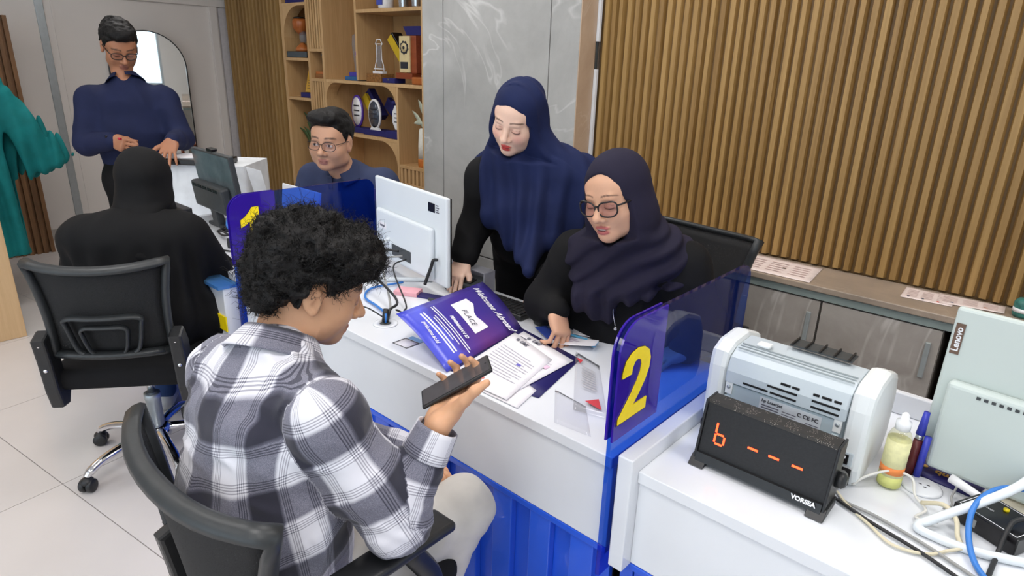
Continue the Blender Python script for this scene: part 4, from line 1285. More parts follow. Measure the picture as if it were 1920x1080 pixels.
fc = [O0, S0, S1, O1]     # u from outer edge to spine, v from top to bottom
o = MB().grid(lambda u, v: on(fc, u, v, 0.012*math.sin(math.pi*u)), 10, 10, 0.0).build('front_cover', folder_mat(), fo)
uvw = np.array([(i/10, j/10, 0) for j in range(11) for i in range(11)], dtype=F32)
set_attr(o.data, 'uvw', uvw, 'FLOAT_VECTOR')
md = o.modifiers.new('thickness', 'SOLIDIFY'); md.thickness = 0.0012; md.offset = -1
def fon(u, v, dz=0.0014): return on(fc, u, v, 0.012*math.sin(math.pi*u)+dz)
Xt = (S0-O0).normalized(); Yt = (O0-O1).normalized()
lettering('title_lettering', 'Welcome Abroad', 0.033, Xt+Yt*0.04, Yt, tuple(fon(0.56, 0.16, 0.004)), M_TXTW, fo, italic=0.45, bold=0.0006, depth=0.0002)
# paper name card slot, with its wavy cut
sl = [(0.30, 0.62), (0.30, 0.40), (0.42, 0.40), (0.50, 0.43), (0.58, 0.47), (0.66, 0.47), (0.74, 0.43), (0.80, 0.42), (0.82, 0.42), (0.82, 0.62)]
sl = [(0.22, 0.33), (0.36, 0.31), (0.42, 0.335), (0.50, 0.375), (0.58, 0.385), (0.66, 0.365), (0.78, 0.345), (0.78, 0.52), (0.22, 0.52)]
mb = MB(); n_ = len(sl)-2
mb._add([fon(u, v, 0.0030) for u, v in sl[:n_]]+[fon(u, 0.52, 0.0030) for u, v in sl[:n_]], [(i, i+1, n_+i+1, n_+i) for i in range(n_-1)])
mb.build('card_window', M_PAPER, fo)
lettering('card_lettering', 'PLACE', 0.026, Xt, Yt, tuple(fon(0.54, 0.46, 0.0042)), M_TXT, fo, depth=0.0002, spacing=1.1)
def fl(u0, u1, v, th, m=M_TXTW):
    n = 6
    mb = MB()
    for i in range(n):
        a, b = u0+(u1-u0)*i/n, u0+(u1-u0)*(i+1)/n
        mb.quad(fon(a, v, 0.0022), fon(b, v, 0.0022), fon(b, v+th, 0.0022), fon(a, v+th, 0.0022))
    mb.build('print_line', m, fo)
lettering('heading_lettering', 'PEMBARUAN ID', 0.016, Xt, Yt, tuple(fon(0.60, 0.615, 0.003)), M_TXTW, fo, bold=0.0006, depth=0.0002)
for (u0, u1, v) in ((0.12, 0.92, 0.665), (0.12, 0.95, 0.69), (0.28, 0.80, 0.725), (0.30, 0.72, 0.75)):
    fl(u0, u1, v, 0.010)
for (u0, u1, v, th) in ((0.16, 0.86, 0.79, 0.016), (0.16, 0.86, 0.82, 0.016)):
    fl(u0, u1, v, th)
lettering('web_lettering', 'pmb.ums.ac.id', 0.018, Xt, Yt, tuple(fon(0.50, 0.885, 0.003)), M_TXTW, fo, bold=0.0004, depth=0.0002)
# right side pocket of the folder, navy
pk = [S0, Vector((-0.955, 1.395, ZD+0.004)), Vector((-0.900, 1.160, ZD+0.004)), S1]
pk = [S0, Vector((-0.962, 1.402, ZD+0.003)), Vector((-0.902, 1.140, ZD+0.003)), Vector((-1.172, 1.085, ZD+0.003))]
MB().grid(lambda u, v: on(pk, u, v, 0), 4, 4, 0.0015).build('back_cover', M_NAVY, fo)
# sheets in the folder
p1, c1_ = sheet('letter_sheet', [(-1.205, 1.430), (-0.965, 1.372), (-0.960, 1.140), (-1.150, 1.090)], 'white printed letter with UMS heading under the front letter', 'paper', z=ZD+0.007)
p2, c2_ = sheet('letter_sheet', [(-1.215, 1.400), (-1.010, 1.330), (-0.945, 1.066), (-1.150, 1.062)], 'white printed letter with UMS heading lying on top beside the folder cover', 'paper', z=ZD+0.009)
for root, cs in ((p1, c1_), (p2, c2_)):
    X_ = (cs[1]-cs[0]).normalized(); Y_ = (cs[0]-cs[3]).normalized()
    lettering('heading', 'UMS', 0.020, X_, Y_, tuple(on(cs, 0.36, 0.07, 0.0018)), M_TXT, root, bold=0.0005, depth=0.0002)
    mb = MB(); ce = on(cs, 0.20, 0.07, 0.0016)
    mb._add([ce+X_*(0.008*math.cos(a*math.pi/6))+Y_*(0.008*math.sin(a*math.pi/6)) for a in range(12)], [tuple(range(12))])
    mb.build('emblem', M_TXT, root)
    rows = []
    for k in range(11):
        rows.append((0.10, 0.88-0.12*((k*7) % 3 == 0), 0.26+0.045*k, 0.010))
    lines(root, cs, rows, mat('faint_print', rgb(196, 194, 206), 0.7))
mb = MB().quad(on(c1_, 0.05, 0.10, 0.0016), on(c1_, 0.20, 0.10, 0.0016), on(c1_, 0.20, 0.21, 0.0016), on(c1_, 0.05, 0.21, 0.0016)).build('grey_square', M_TXT, p1)
lines(p2, c2_, [(0.62, 0.70, 0.40, 0.04)], mat('blue_print', rgb(110, 104, 190), 0.6))
lines(p2, c2_, [(0.30, 0.46, 0.84, 0.035)], mat('red_stamp', rgb(214, 120, 110), 0.6))
lines(p1, c1_, [(0.72, 0.90, 0.36, 0.09)], mat('pink_stamp', rgb(232, 196, 220), 0.6))
p3, c3_ = sheet('letter_sheet', [(-1.06, 1.20), (-0.93, 1.165), (-0.905, 1.062), (-1.05, 1.060)], 'blank lower corner of a loose white sheet at the desk edge', 'paper', z=ZD+0.0035)
single('blue_strip_card', MB().cbox((-1.135, 1.465, ZD+0.012), (0.055, 0.02, 0.0008), M=rotm(0, 0, -0.45)), mat('blue_card', rgb(54, 76, 160), 0.4), (-1.135, 1.465, ZD+0.011), 'small blue and white card peeking out above the letters', 'card')
# light blue slips by the woman's hand
def slip(label, cs, z, bend):
    root, c = sheet('payment_slip', cs, label, 'paper', z=z, bend=bend)
    lines(root, c, [(0.0, 1.0, 0.0, 0.20), (0.93, 1.0, 0.2, 0.8)], mat('slip_blue', rgb(110, 190, 232), 0.5), dz=0.0016+bend*0.4, nm='blue_band')
    lines(root, c, [(0.2, 0.55, 0.35, 0.05), (0.2, 0.62, 0.5, 0.05), (0.2, 0.5, 0.65, 0.05)], mat('slip_print', rgb(196, 180, 200), 0.6), dz=0.0016+bend*0.3)
    return root
slip('white and light blue slip held down by the seated woman\'s fingers', [(-1.115, 1.500), (-0.975, 1.512), (-0.960, 1.470), (-1.100, 1.405)], ZD+0.012, 0.012)
slip('white and blue slip lying behind, at the seated woman\'s chest', [(-1.120, 1.580), (-0.955, 1.640), (-0.930, 1.585), (-1.085, 1.530)], ZD+0.006, 0.0)
# clear plastic sleeve with a grey print
M_SLV = tinted('plastic_sleeve', (0.97, 0.97, 0.98, 1), 0.15, 0.05, (0.9, 0.9, 0.92, 1))
t, cs = sheet('plastic_sleeve', [(-1.00, 1.430), (-0.895, 1.40), (-0.715, 1.175), (-0.800, 1.150)], 'crumpled clear plastic sleeve with grey print beside partition 2', 'plastic sleeve', m=M_SLV, z=ZD+0.006)
lines(t, cs, [(0.25+0.02*(k % 3), 0.78, 0.22+0.045*k, 0.018) for k in range(9)], mat('sleeve_print', rgb(176, 174, 178), 0.6), dz=0.002)
mb = MB(); mb._add([on(cs, 0.35, 0.83, 0.002), on(cs, 0.80, 0.72, 0.002), on(cs, 0.85, 0.90, 0.002)], [(0, 1, 2)]); mb.build('red_logo', mat('red_print', rgb(206, 66, 74), 0.5), t)
mb = MB(); mb._add([on(cs, 0.05, 0.13, 0.002), on(cs, 0.32, 0.10, 0.002), on(cs, 0.20, 0.20, 0.002)], [(0, 1, 2)]); mb.build('red_logo', mat('red_print', rgb(206, 66, 74), 0.5), t)
sheet('plastic_sleeve', [(-0.90, 1.205), (-0.79, 1.19), (-0.70, 1.085), (-0.80, 1.075)], 'empty clear plastic bag at the front edge beside partition 2', 'plastic sleeve', m=M_SLV, z=ZD+0.003)
# counter sticker (its code is left blank)
t = thing('counter_sticker', (-1.40, 1.115, ZD), 'small white and blue sticker on the desk beside the folder', 'sticker')
MB().grid(lambda u, v: Vector((-1.432+0.062*u, 1.087+0.052*v+0.004*u, ZD+0.0008)), 2, 2, 0.0004).build('face', M_PAPER, t)
bm_ = MB()
for a, b, c_, d in ((0, 1, 0, 0.06), (0, 1, 0.94, 1), (0, 0.06, 0.06, 0.94), (0.94, 1, 0.06, 0.94)):
    f_ = lambda u, v: Vector((-1.432+0.062*u, 1.087+0.052*v+0.004*u, ZD+0.0015))
    bm_.quad(f_(a, c_), f_(b, c_), f_(b, d), f_(a, d))
bm_.build('border', M_INK, t)
MB().quad(Vector((-1.428, 1.143, ZD+0.001)), Vector((-1.372, 1.146, ZD+0.001)), Vector((-1.372, 1.166, ZD+0.001)), Vector((-1.428, 1.163, ZD+0.001))).build('blue_header', mat('sticker_blue', rgb(120, 168, 214), 0.5), t)

# ------------------------------------------------------------------ right-hand desk: printer, display, bottle ...
M_PRW = mat('printer_white', rgb(228, 232, 232), 0.38, noise=(5, 0.02), bump=(240, 0.04))
M_PRG = mat('printer_grey', rgb(190, 200, 206), 0.42, noise=(5, 0.02), bump=(240, 0.04))
M_SLOT = mat('vent_black', rgb(14, 14, 16), 0.8)
t = thing('printer', (-0.365, 1.42, ZD), 'grey and white laser printer seen from behind, beside partition 2', 'printer')
X0, X1 = -0.540, -0.196
prof = [(1.318, 0.757), (1.510, 0.757), (1.535, 0.80), (1.530, 0.90), (1.500, 0.955), (1.420, 0.985), (1.345, 0.982), (1.308, 0.965), (1.300, 0.93), (1.300, 0.80)]
for (a, b) in ((X0, X0+0.042), (X1-0.044, X1)):
    MB().prism(prof, 'X', a, b, bev=0.012).build('end_cover', M_PRW, t, smooth=False)
prof2 = [(1.322, 0.76), (1.505, 0.76), (1.520, 0.85), (1.495, 0.945), (1.420, 0.975), (1.345, 0.972), (1.315, 0.955), (1.303, 0.925), (1.303, 0.898), (1.322, 0.894)]
MB().prism(prof2, 'X', X0+0.043, X1-0.045, bev=0.004).build('top_cover', M_PRG, t)
MB().box(X0+0.05, X1-0.052, 1.309, 1.3215, 0.765, 0.893, bev=0.002).build('rear_door', mat('printer_bluegrey', rgb(176, 192, 200), 0.4, noise=(5, 0.02)), t)
# vent slots
for (xa, rows) in ((-0.455, ((0.0, 0.055, 0.905), (0.060, 0.115, 0.905), (0.052, 0.115, 0.919), (0.078, 0.098, 0.932), (0.102, 0.117, 0.932))),
                   (-0.310, ((0.0, 0.055, 0.905), (0.0, 0.055, 0.919), (0.0, 0.012, 0.932), (0.017, 0.036, 0.932), (0.041, 0.055, 0.932)))):
    for (a, b, z) in rows:
        MB().box(xa+a, xa+b, 1.3015+max(0, z-0.925)*0.35, 1.306+max(0, z-0.925)*0.4, z, z+0.0042).build('vent', M_SLOT, t)
for k in range(5):
    MB().box(-0.245, -0.19-0.06, 1.3020, 1.3045, 0.903+0.008*k, 0.9042+0.008*k)
for k in range(2):
    xx = (X0+0.052, X1-0.060)[k]
    MB().box(xx-0.006, xx+0.010, 1.305, 1.310, 0.868, 0.898, bev=0.001).build('clip', M_PRW, t)
    MB().lathe([(0.0045, 0), (0.0045, 0.002)], 10, M=rotm(math.pi/2), loc=(xx+0.002, 1.305, 0.886)).build('screw', M_ALU, t)
    MB().box(xx-0.006, xx+0.008, 1.304, 1.312, 0.800, 0.862, bev=0.002).build('hinge', M_PRG, t)
lbp = MB().box(-0.415, -0.285, 1.3075, 1.309, 0.825, 0.888).build('rating_label', M_LBL, t)
lettering('label_heading', 'hp LaserJet', 0.010, (1, 0, 0), (0, 0, 1), (-0.388, 1.3068, 0.881), M_INK, lbp, depth=0.0002, bold=0.0002)
for k in range(6):
    MB().quad((-0.410, 1.3070, 0.869-k*0.006), (-0.372, 1.3070, 0.869-k*0.006), (-0.372, 1.3070, 0.872-k*0.006), (-0.410, 1.3070, 0.872-k*0.006)).build('label_print', M_TXT, lbp)
    MB().quad((-0.365, 1.3070, 0.869-k*0.006), (-0.335, 1.3070, 0.869-k*0.006), (-0.335, 1.3070, 0.871-k*0.006), (-0.365, 1.3070, 0.871-k*0.006)).build('label_print', M_TXT, lbp)
    MB().quad((-0.315, 1.3070, 0.862-k*0.006), (-0.288, 1.3070, 0.862-k*0.006), (-0.288, 1.3070, 0.864-k*0.006), (-0.315, 1.3070, 0.864-k*0.006)).build('label_print', M_TXT, lbp)
lettering('label_marks', 'C CE FC', 0.012, (1, 0, 0), (0, 0, 1), (-0.312, 1.3068, 0.876), M_INK, lbp, depth=0.0002, bold=0.0003)
MB().box(X1-0.040, X1-0.016, 1.297, 1.301, 0.808, 0.838, bev=0.001).build('switch_plate', M_PRG, t)
sw = MB().box(X1-0.037, X1-0.023, 1.2945, 1.2975, 0.812, 0.834, bev=0.001).build('power_switch', M_BLK, t)
MB().box(X1-0.0315, X1-0.0285, 1.2940, 1.2946, 0.825, 0.831).build('mark', M_TXTW, sw)
MB().box(X1-0.042, X1-0.014, 1.297, 1.3005, 0.765, 0.803, bev=0.001).build('power_socket', M_BLK, t)
MB().tube([(X1-0.028, 1.299, 0.785), (X1-0.028, 1.272, 0.782), (X1-0.03, 1.262, 0.770)], [0.013, 0.012, 0.006], 10).build('power_plug', M_CABG, t)
# paper rest ribs on top
pr = MB().box(-0.402, -0.272, 1.405, 1.450, 0.9835, 0.987).build('output_tray', M_DARK, t)
for k in range(5):
    MB().box(-0.398+k*0.0295, -0.395+k*0.0295, 1.398, 1.452, 0.987, 0.992).build('rib', M_BLACK, pr)
MB().box(X0+0.08, X0+0.11, 1.36, 1.385, 0.976, 0.984, bev=0.003).build('top_notch', M_PRW, t)
for k in range(3):
    MB().box(X0+0.05, X1-0.05, 1.335+0.012*k, 1.337+0.012*k, 0.9705+0.0012*k, 0.9738+0.0012*k).build('groove', mat('groove_grey', rgb(160, 168, 170), 0.6), t)

# queue display
t = thing('queue_display', (-0.355, 1.20, ZD), 'black LED queue display showing red 6 and three dashes', 'display')
M_DSP = mat('display_case', rgb(24, 24, 26), 0.5, noise=(200, 0.3), bump=(350, 0.1))
def glitter():
    m = bpy.data.materials.new('glitter_black'); m.use_nodes = True
    t = NT(m)
    vo = t.n('ShaderNodeTexVoronoi'); vo.inputs['Scale'].default_value = 420
    tc = t.n('ShaderNodeTexCoord'); t.l(tc.outputs['Object'], vo.inputs['Vector'])
    d = t.math('LESS_THAN', vo.outputs['Distance'], 0.22)
    nz = t.noise(60.0, 2.0)
    d = t.math('MULTIPLY', d, t.math('GREATER_THAN', nz, 0.52))
    t.l(t.mix(d, rgb(38, 36, 34), rgb(190, 180, 168)), t.p.inputs['Base Color'])
    t.p.inputs['Roughness'].default_value = 0.6
    return m
DX0, DX1 = -0.487, -0.216
tilt = 0.20
def DP(y, z): return (y, z)
side = [(1.172, 0.775), (1.222, 0.775), (1.232, 0.893), (1.196, 0.893)]
MB().prism(side, 'X', DX0+0.006, DX1-0.006).build('case', M_DSP, t)
for (a, b) in ((DX0, DX0+0.0055), (DX1-0.0055, DX1)):
    MB().prism([(1.164, 0.769), (1.230, 0.769), (1.240, 0.899), (1.192, 0.899)], 'X', a, b, bev=0.0015).build('end_cap', M_BLACK, t)
MB().prism([(1.193, 0.8935), (1.236, 0.8935), (1.234, 0.899), (1.196, 0.899)], 'X', DX0+0.006, DX1-0.006).build('top_strip', glitter(), t)
MB().prism([(1.160, 0.766), (1.170, 0.766), (1.174, 0.784), (1.166, 0.784)], 'X', DX0+0.006, DX1-0.006).build('bottom_bezel', M_BLACK, t)
for xa in (DX0-0.004, DX1-0.030):
    MB().prism([(1.150, 0.757), (1.225, 0.757), (1.225, 0.7745), (1.170, 0.7745)], 'X', xa, xa+0.034, bev=0.001).build('foot', M_BLACK, t)
M_LED = mat('led_red', rgb(255, 70, 30), 0.5, emit=((1.0, 0.055, 0.012, 1), 5.0))
fn = Vector((0, -0.118, 0.024)).normalized()
up = Vector((0, 0.024, 0.118)).normalized()
def face(x, z): return Vector((x, 1.172+0.024*(z-0.775)/0.118, z))+fn*0.0012
def seg(x0, z0, x1, z1, w):
    a, b = face(x0, z0), face(x1, z1)
    d = (b-a).normalized(); s = d.cross(fn)*w
    MB()._add([a+s*0.6, a-d*w*0.3, a-s*0.6, b-s*0.6, b+d*w*0.3, b+s*0.6], [(0, 1, 2, 3, 4, 5)])
    mb = MB(); mb._add([a+s, a-s, b-s, b+s], [(0, 1, 2, 3)])
    mb.build('led_segment', M_LED, t)
x, z, w_, h_ = -0.452, 0.812, 0.020, 0.020
seg(x, z+0.002, x, z+h_, 0.0021); seg(x, z+h_+0.003, x, z+2*h_+0.004, 0.0021)
seg(x+0.002, z, x+w_-0.002, z, 0.0021); seg(x+0.002, z+h_+0.001, x+w_-0.002, z+h_+0.001, 0.0021); seg(x+w_, z+0.002, x+w_, z+h_-0.001, 0.0021)
for xx in (-0.382, -0.339, -0.293):
    seg(xx, 0.831, xx+0.021, 0.831, 0.0022)
lettering('maker_lettering', 'VORSEA', 0.0125, (1, 0, 0), tuple(up), tuple(face(-0.255, 0.781)+fn*0.012-Vector((0, 0, 0.004))), M_TXTW, t, bold=0.0006, depth=0.0002)
MB().lathe([(0.010, 0), (0.012, 0.006), (0.004, 0.010)], 10, M=rotm(0, -math.pi/2), loc=(DX0, 1.205, 0.838)).build('side_knob', M_BLACK, t)
MB().lathe([(0.016, 0), (0.016, 0.012), (0.010, 0.018)], 12, M=rotm(0, math.pi/2), loc=(DX1, 1.21, 0.825)).build('side_knob', M_BLACK, t)

# bottle of sanitiser, pens, charger base
t = thing('spray_bottle', (-0.150, 1.385, ZD), 'clear bottle of yellow liquid with white cap beside the printer', 'bottle')
M_LIQ = tinted('bottle_clear', (0.95, 0.95, 0.86, 1), 0.05, 0.12, (0.8, 0.78, 0.55, 1))
bx, by_ = -0.152, 1.378
MB().lathe([(0.019, 0.002), (0.022, 0.006), (0.022, 0.115), (0.018, 0.128), (0.012, 0.134)], 20, loc=(bx, by_, ZD)).build('body', M_LIQ, t)
MB().lathe([(0.0225, 0.030), (0.0225, 0.112)], 20, loc=(bx, by_, ZD)).build('yellow_label', mat('label_yellow', rgb(224, 220, 168), 0.5, noise=(60, 0.12)), t)
MB().lathe([(0.0228, 0.036), (0.0228, 0.052)], 20, loc=(bx, by_, ZD)).build('orange_band', mat('label_orange', rgb(240, 140, 70), 0.5), t)
MB().lathe([(0.0225, 0.006), (0.0225, 0.030)], 20, loc=(bx, by_, ZD)).build('green_band', mat('label_green', rgb(214, 216, 130), 0.5), t)
MB().lathe([(0.014, 0.134), (0.014, 0.152), (0.008, 0.156), (0.007, 0.168), (0.002, 0.172)], 16, loc=(bx, by_, ZD)).build('cap', M_WHT, t)
t = thing('marker_pen', (-0.128, 1.44, ZD), 'blue-capped marker pens standing behind the bottle', 'pen')
MB().tube([(-0.130, 1.450, ZD+0.002), (-0.128, 1.455, ZD+0.085)], 0.009, 10).build('barrel', mat('dark_red', rgb(92, 26, 30), 0.4), t)
MB().tube([(-0.128, 1.455, ZD+0.085), (-0.1275, 1.456, ZD+0.098)], 0.0075, 10).build('ring', M_SILV, t)
MB().tube([(-0.1275, 1.456, ZD+0.098), (-0.126, 1.459, ZD+0.15)], [0.009, 0.006], 10).build('cap', mat('pen_blue', rgb(52, 62, 180), 0.35), t)
MB().tube([(-0.114, 1.448, ZD+0.002), (-0.112, 1.452, ZD+0.10)], 0.007, 10).build('barrel', mat('pen_blue', rgb(52, 62, 180), 0.35), t)
t = thing('navy_leaflet', (-0.06, 1.50, ZD), 'navy leaflet with gold lettering under the mint-grey computer', 'leaflet')
nb = [Vector((-0.140, 1.466, ZD+0.004)), Vector((-0.012, 1.452, ZD+0.004)), Vector((0.003, 1.516, ZD+0.004)), Vector((-0.136, 1.576, ZD+0.004))]
MB().grid(lambda u, v: (nb[0]*(1-u)+nb[1]*u)*(1-v)+(nb[3]*(1-u)+nb[2]*u)*v, 2, 2, 0.004).build('cover', M_NAVY, t)
lettering('gold_lettering', 'amb', 0.026, (-1, 0.06, 0), (0.05, -1, 0), (-0.066, 1.493, ZD+0.0062), mat('gold_ink', rgb(206, 160, 70), 0.4), t, bold=0.0008, depth=0.0002)
MB().lathe([(0.006, 0), (0.006, 0.0006)], 12, loc=(-0.108, 1.505, ZD+0.0055)).build('gold_dot', mat('gold_ink', rgb(206, 160, 70), 0.4), t)
t = thing('round_socket', (-0.10, 1.42, ZD), 'round white cable cover beside the navy leaflet', 'socket')
MB().lathe([(0.038, 0.0005), (0.038, 0.004), (0.034, 0.006), (0.0, 0.006)], 28, loc=(-0.098, 1.418, ZD)).build('disc', M_WHITE, t)
for (dx, dy) in ((-0.004, 0.004), (0.006, -0.004), (0.01, 0.008)):
    MB().box(-0.098+dx-0.003, -0.098+dx+0.003, 1.418+dy-0.0015, 1.418+dy+0.0015, ZD+0.0058, ZD+0.0064).build('slot', M_INK, t)

# mint-grey computer on the right
t = thing('desktop_computer', (0.10, 1.46, ZD), 'mint-grey all-in-one computer with brown maker label at the right edge', 'computer')
XD = Vector((0.535, -0.05, 0)).normalized()
Mx = frame_M(XD, (0, 0, 1)); P0 = Vector((-0.126, 1.493, 0))
MB().box(0, 0.54, -0.006, 0.012, 0.790, 1.132, M=Mx, loc=P0, bev=0.006).build('back_cover', M_AIOG, t)
MB().box(0.004, 0.536, 0.012, 0.018, 0.795, 1.128, M=Mx, loc=P0).build('screen', M_BLK, t)
hs = MB().box(0.022, 0.50, -0.034, -0.004, 0.785, 0.985, M=Mx, loc=P0, bev=0.010, seg=3).build('rear_housing', M_AIOG, t)
for k in range(22):
    MB().box(0.075+k*0.0125, 0.082+k*0.0125, -0.0352, -0.0338, 0.966, 0.972, M=Mx, loc=P0).build('vent_slot', M_DARK, hs)
lbm = MB().box(0.006, 0.022, -0.0085, -0.006, 1.035, 1.100, M=Mx, loc=P0).build('maker_label', mat('label_bronze', rgb(112, 88, 74), 0.35, 0.4), t)
lettering('maker_lettering', 'Lenovo', 0.017, (0, 0, 1), tuple(-XD), tuple(P0+Mx @ Vector((0.014, -0.0092, 1.067))), M_TXTW, lbm, bold=0.0004, depth=0.0003)
MB().tube(spline([P0+Mx @ Vector((0.20, -0.03, 0.865)), P0+Mx @ Vector((0.17, -0.10, 0.835)), P0+Mx @ Vector((0.085, -0.205, 0.775)), P0+Mx @ Vector((0.072, -0.222, 0.766)), P0+Mx @ Vector((0.085, -0.235, 0.764)), P0+Mx @ Vector((0.18, -0.215, 0.764)), P0+Mx @ Vector((0.36, -0.10, 0.764))], 5), 0.0085, 10).build('stand_leg', M_AIO, t)
MB().tube(spline([P0+Mx @ Vector((0.34, -0.03, 0.865)), P0+Mx @ Vector((0.38, -0.12, 0.82)), P0+Mx @ Vector((0.45, -0.20, 0.775)), P0+Mx @ Vector((0.455, -0.21, 0.764)), P0+Mx @ Vector((0.44, -0.22, 0.764)), P0+Mx @ Vector((0.36, -0.10, 0.764))], 5), 0.0085, 10).build('stand_leg', M_AIO, t)
single('charger_plug', MB().tube([P0+Mx @ Vector((0.075, -0.052, 0.792)), P0+Mx @ Vector((0.165, -0.075, 0.780))], [0.010, 0.006], 8), M_WHT, tuple(P0+Mx @ Vector((0.08, -0.05, 0.785))), 'white charger plug lying against the mint-grey computer', 'charger')
# black junction box
t = thing('switch_box', (0.04, 1.36, ZD), 'black network box with white edging at the lower right corner', 'network box')
Mb = rotm(0, 0, -0.45)
MB().cbox((0.035, 1.365, ZD+0.019), (0.058, 0.045, 0.018), M=Mb, bev=0.002).build('case', M_BLK, t)
eb = MB()
for (a, b, c_, d) in ((-0.052, 0.052, -0.039, -0.038), (-0.052, 0.052, 0.038, 0.039), (-0.052, -0.051, -0.038, 0.038), (0.051, 0.052, -0.038, 0.038)):
    eb.box(a, b, c_, d, 0.0182, 0.0188, M=Mb, loc=(0.035, 1.365, ZD+0.019))
eb.build('edging', M_TXTW, t)
MB().lathe([(0.005, 0), (0.005, 0.004)], 10, loc=Vector((0.035, 1.365, ZD+0.037))+Mb @ Vector((-0.004, 0.022, 0))).build('yellow_lamp', M_YEL, t)
lettering('box_lettering', 'POWER', 0.007, tuple(Mb @ Vector((1, 0, 0))), tuple(Mb @ Vector((0, 1, 0))), tuple(Vector((0.035, 1.365, ZD+0.0378))+Mb @ Vector((-0.022, -0.004, 0))), M_TXTW, t, depth=0.0001)
MB().cbox(tuple(Vector((0.035, 1.365, ZD+0.018))+Mb @ Vector((-0.020, -0.0455, 0))), (0.008, 0.001, 0.008), M=Mb).build('socket', M_CABG, t)
cable('network_cable', [(0.075, 1.43, 0.83), (0.025, 1.395, 0.83), (-0.004, 1.335, 0.815), (-0.003, 1.28, 0.785), (0.02, 1.22, 0.764), (0.06, 1.17, 0.762)], 0.0052, M_CABBL, 'bright blue network cable arching over the black network box')
cable('power_cable', [(-0.222, 1.245, 0.762), (-0.15, 1.215, 0.762), (-0.05, 1.185, 0.762), (0.05, 1.14, 0.762)], 0.0035, M_CABB, 'black power cable running along the desk from the queue display')
cable('grey_cable', [(-0.226, 1.262, 0.770), (-0.20, 1.245, 0.762), (-0.14, 1.24, 0.761), (-0.05, 1.215, 0.761), (0.06, 1.17, 0.761)], 0.0032, M_CABG, 'grey cable running beside the black power cable')
cable('yellowed_cable', [(-0.220, 1.258, 0.768), (-0.19, 1.235, 0.762), (-0.145, 1.205, 0.761), (-0.10, 1.175, 0.761), (-0.05, 1.19, 0.761), (-0.02, 1.23, 0.761), (0.01, 1.26, 0.768)], 0.0030, M_CABY, 'yellowed white cable curling in front of the grey cable')
cable('white_cable', [(-0.205, 1.315, 0.762), (-0.185, 1.33, 0.785), (-0.15, 1.36, 0.80), (-0.115, 1.38, 0.79), (-0.10, 1.36, 0.766), (-0.075, 1.33, 0.762), (-0.085, 1.29, 0.762), (-0.05, 1.30, 0.764)], 0.0026, M_CABW, 'thin white cable looping past the bottle to the white stand')
cable('cream_cable', [(-0.085, 1.345, 0.765), (-0.05, 1.325, 0.79), (-0.025, 1.30, 0.785), (-0.015, 1.275, 0.768), (0.0, 1.25, 0.763)], 0.0045, M_CABY, 'thick yellowed cord draped over the white stand leg')
cable('white_lead', [(-0.04, 1.43, 0.79), (-0.045, 1.41, 0.765), (-0.04, 1.385, 0.762), (-0.05, 1.36, 0.762)], 0.0022, M_CABG, 'short grey lead hanging over the navy leaflet')
cable('adapter_cable', [(0.10, 1.37, 0.82), (0.06, 1.345, 0.806), (0.05, 1.32, 0.796), (0.045, 1.27, 0.764), (0.04, 1.18, 0.762)], 0.0045, M_CABB, 'black adapter cable plugged over the black network box')
single('power_strip', MB().cbox((0.10, 1.43, ZD+0.013), (0.075, 0.022, 0.012), M=rotm(0, 0, -0.30), bev=0.003), mat('cream_plastic', rgb(224, 216, 196), 0.4), (0.10, 1.43, ZD), 'cream power strip behind the black network box', 'power strip')

# ------------------------------------------------------------------ papers on the worktop under the slats
def wsheet(label, cs, z, marks):
    root, c = sheet('form_sheet', cs, label, 'paper', m=mat('paper_warm_lit', rgb(238, 222, 216), 0.75), z=z)  # white paper with the warm glow by the wall put into its colour
    lines(root, c, [(0.08+0.3*(k % 3), 0.30+0.3*(k % 3), 0.2+0.13*(k//3), 0.03) for k in range(15)], mat('form_print', rgb(206, 180, 176), 0.7), nm='print_line')
    for (u, v, col) in marks:
        lines(root, c, [(u, u+0.05, v, 0.08)], mat('mark_%d_%d_%d' % col, rgb(*col), 0.6), nm='stamp')
    return root
wsheet('printed form on the worktop nearest the seated woman, half hidden', [(-1.46, 2.645), (-1.195, 2.640), (-1.196, 2.752), (-1.475, 2.756)], 0.8025, [(0.35, 0.4, (150, 70, 70))])
wsheet('printed form hanging over the worktop edge between two others', [(-0.993, 2.508), (-0.692, 2.512), (-0.716, 2.748), (-1.022, 2.752)], 0.8025, [(0.56, 0.45, (150, 130, 120))])
wsheet('printed form with red stamp on the worktop, left of a pair', [(-0.400, 2.600), (-0.24, 2.615), (-0.25, 2.75), (-0.408, 2.752)], 0.8025, [(0.12, 0.1, (90, 90, 110)), (0.4, 0.12, (90, 90, 110)), (0.7, 0.1, (206, 70, 60))])
wsheet('printed form overlapping the red-stamped one on the worktop', [(-0.29, 2.630), (-0.095, 2.668), (-0.10, 2.756), (-0.30, 2.752)], 0.8040, [(0.7, 0.2, (214, 150, 120)), (0.2, 0.15, (150, 150, 180))])
t = thing('tin', (-0.06, 2.69, 0.80), 'teal and white patterned tin at the right end of the worktop', 'tin')
MB().lathe([(0.030, 0), (0.034, 0.01), (0.034, 0.05), (0.026, 0.062), (0.0, 0.064)], 18, loc=(-0.045, 2.69, 0.8005)).build('body', mat('teal_tin', rgb(56, 118, 110), 0.4, noise=(60, 0.5)), t)
MB().lathe([(0.0345, 0.018), (0.0345, 0.032)], 18, loc=(-0.045, 2.69, 0.8005)).build('band', M_WHT, t)

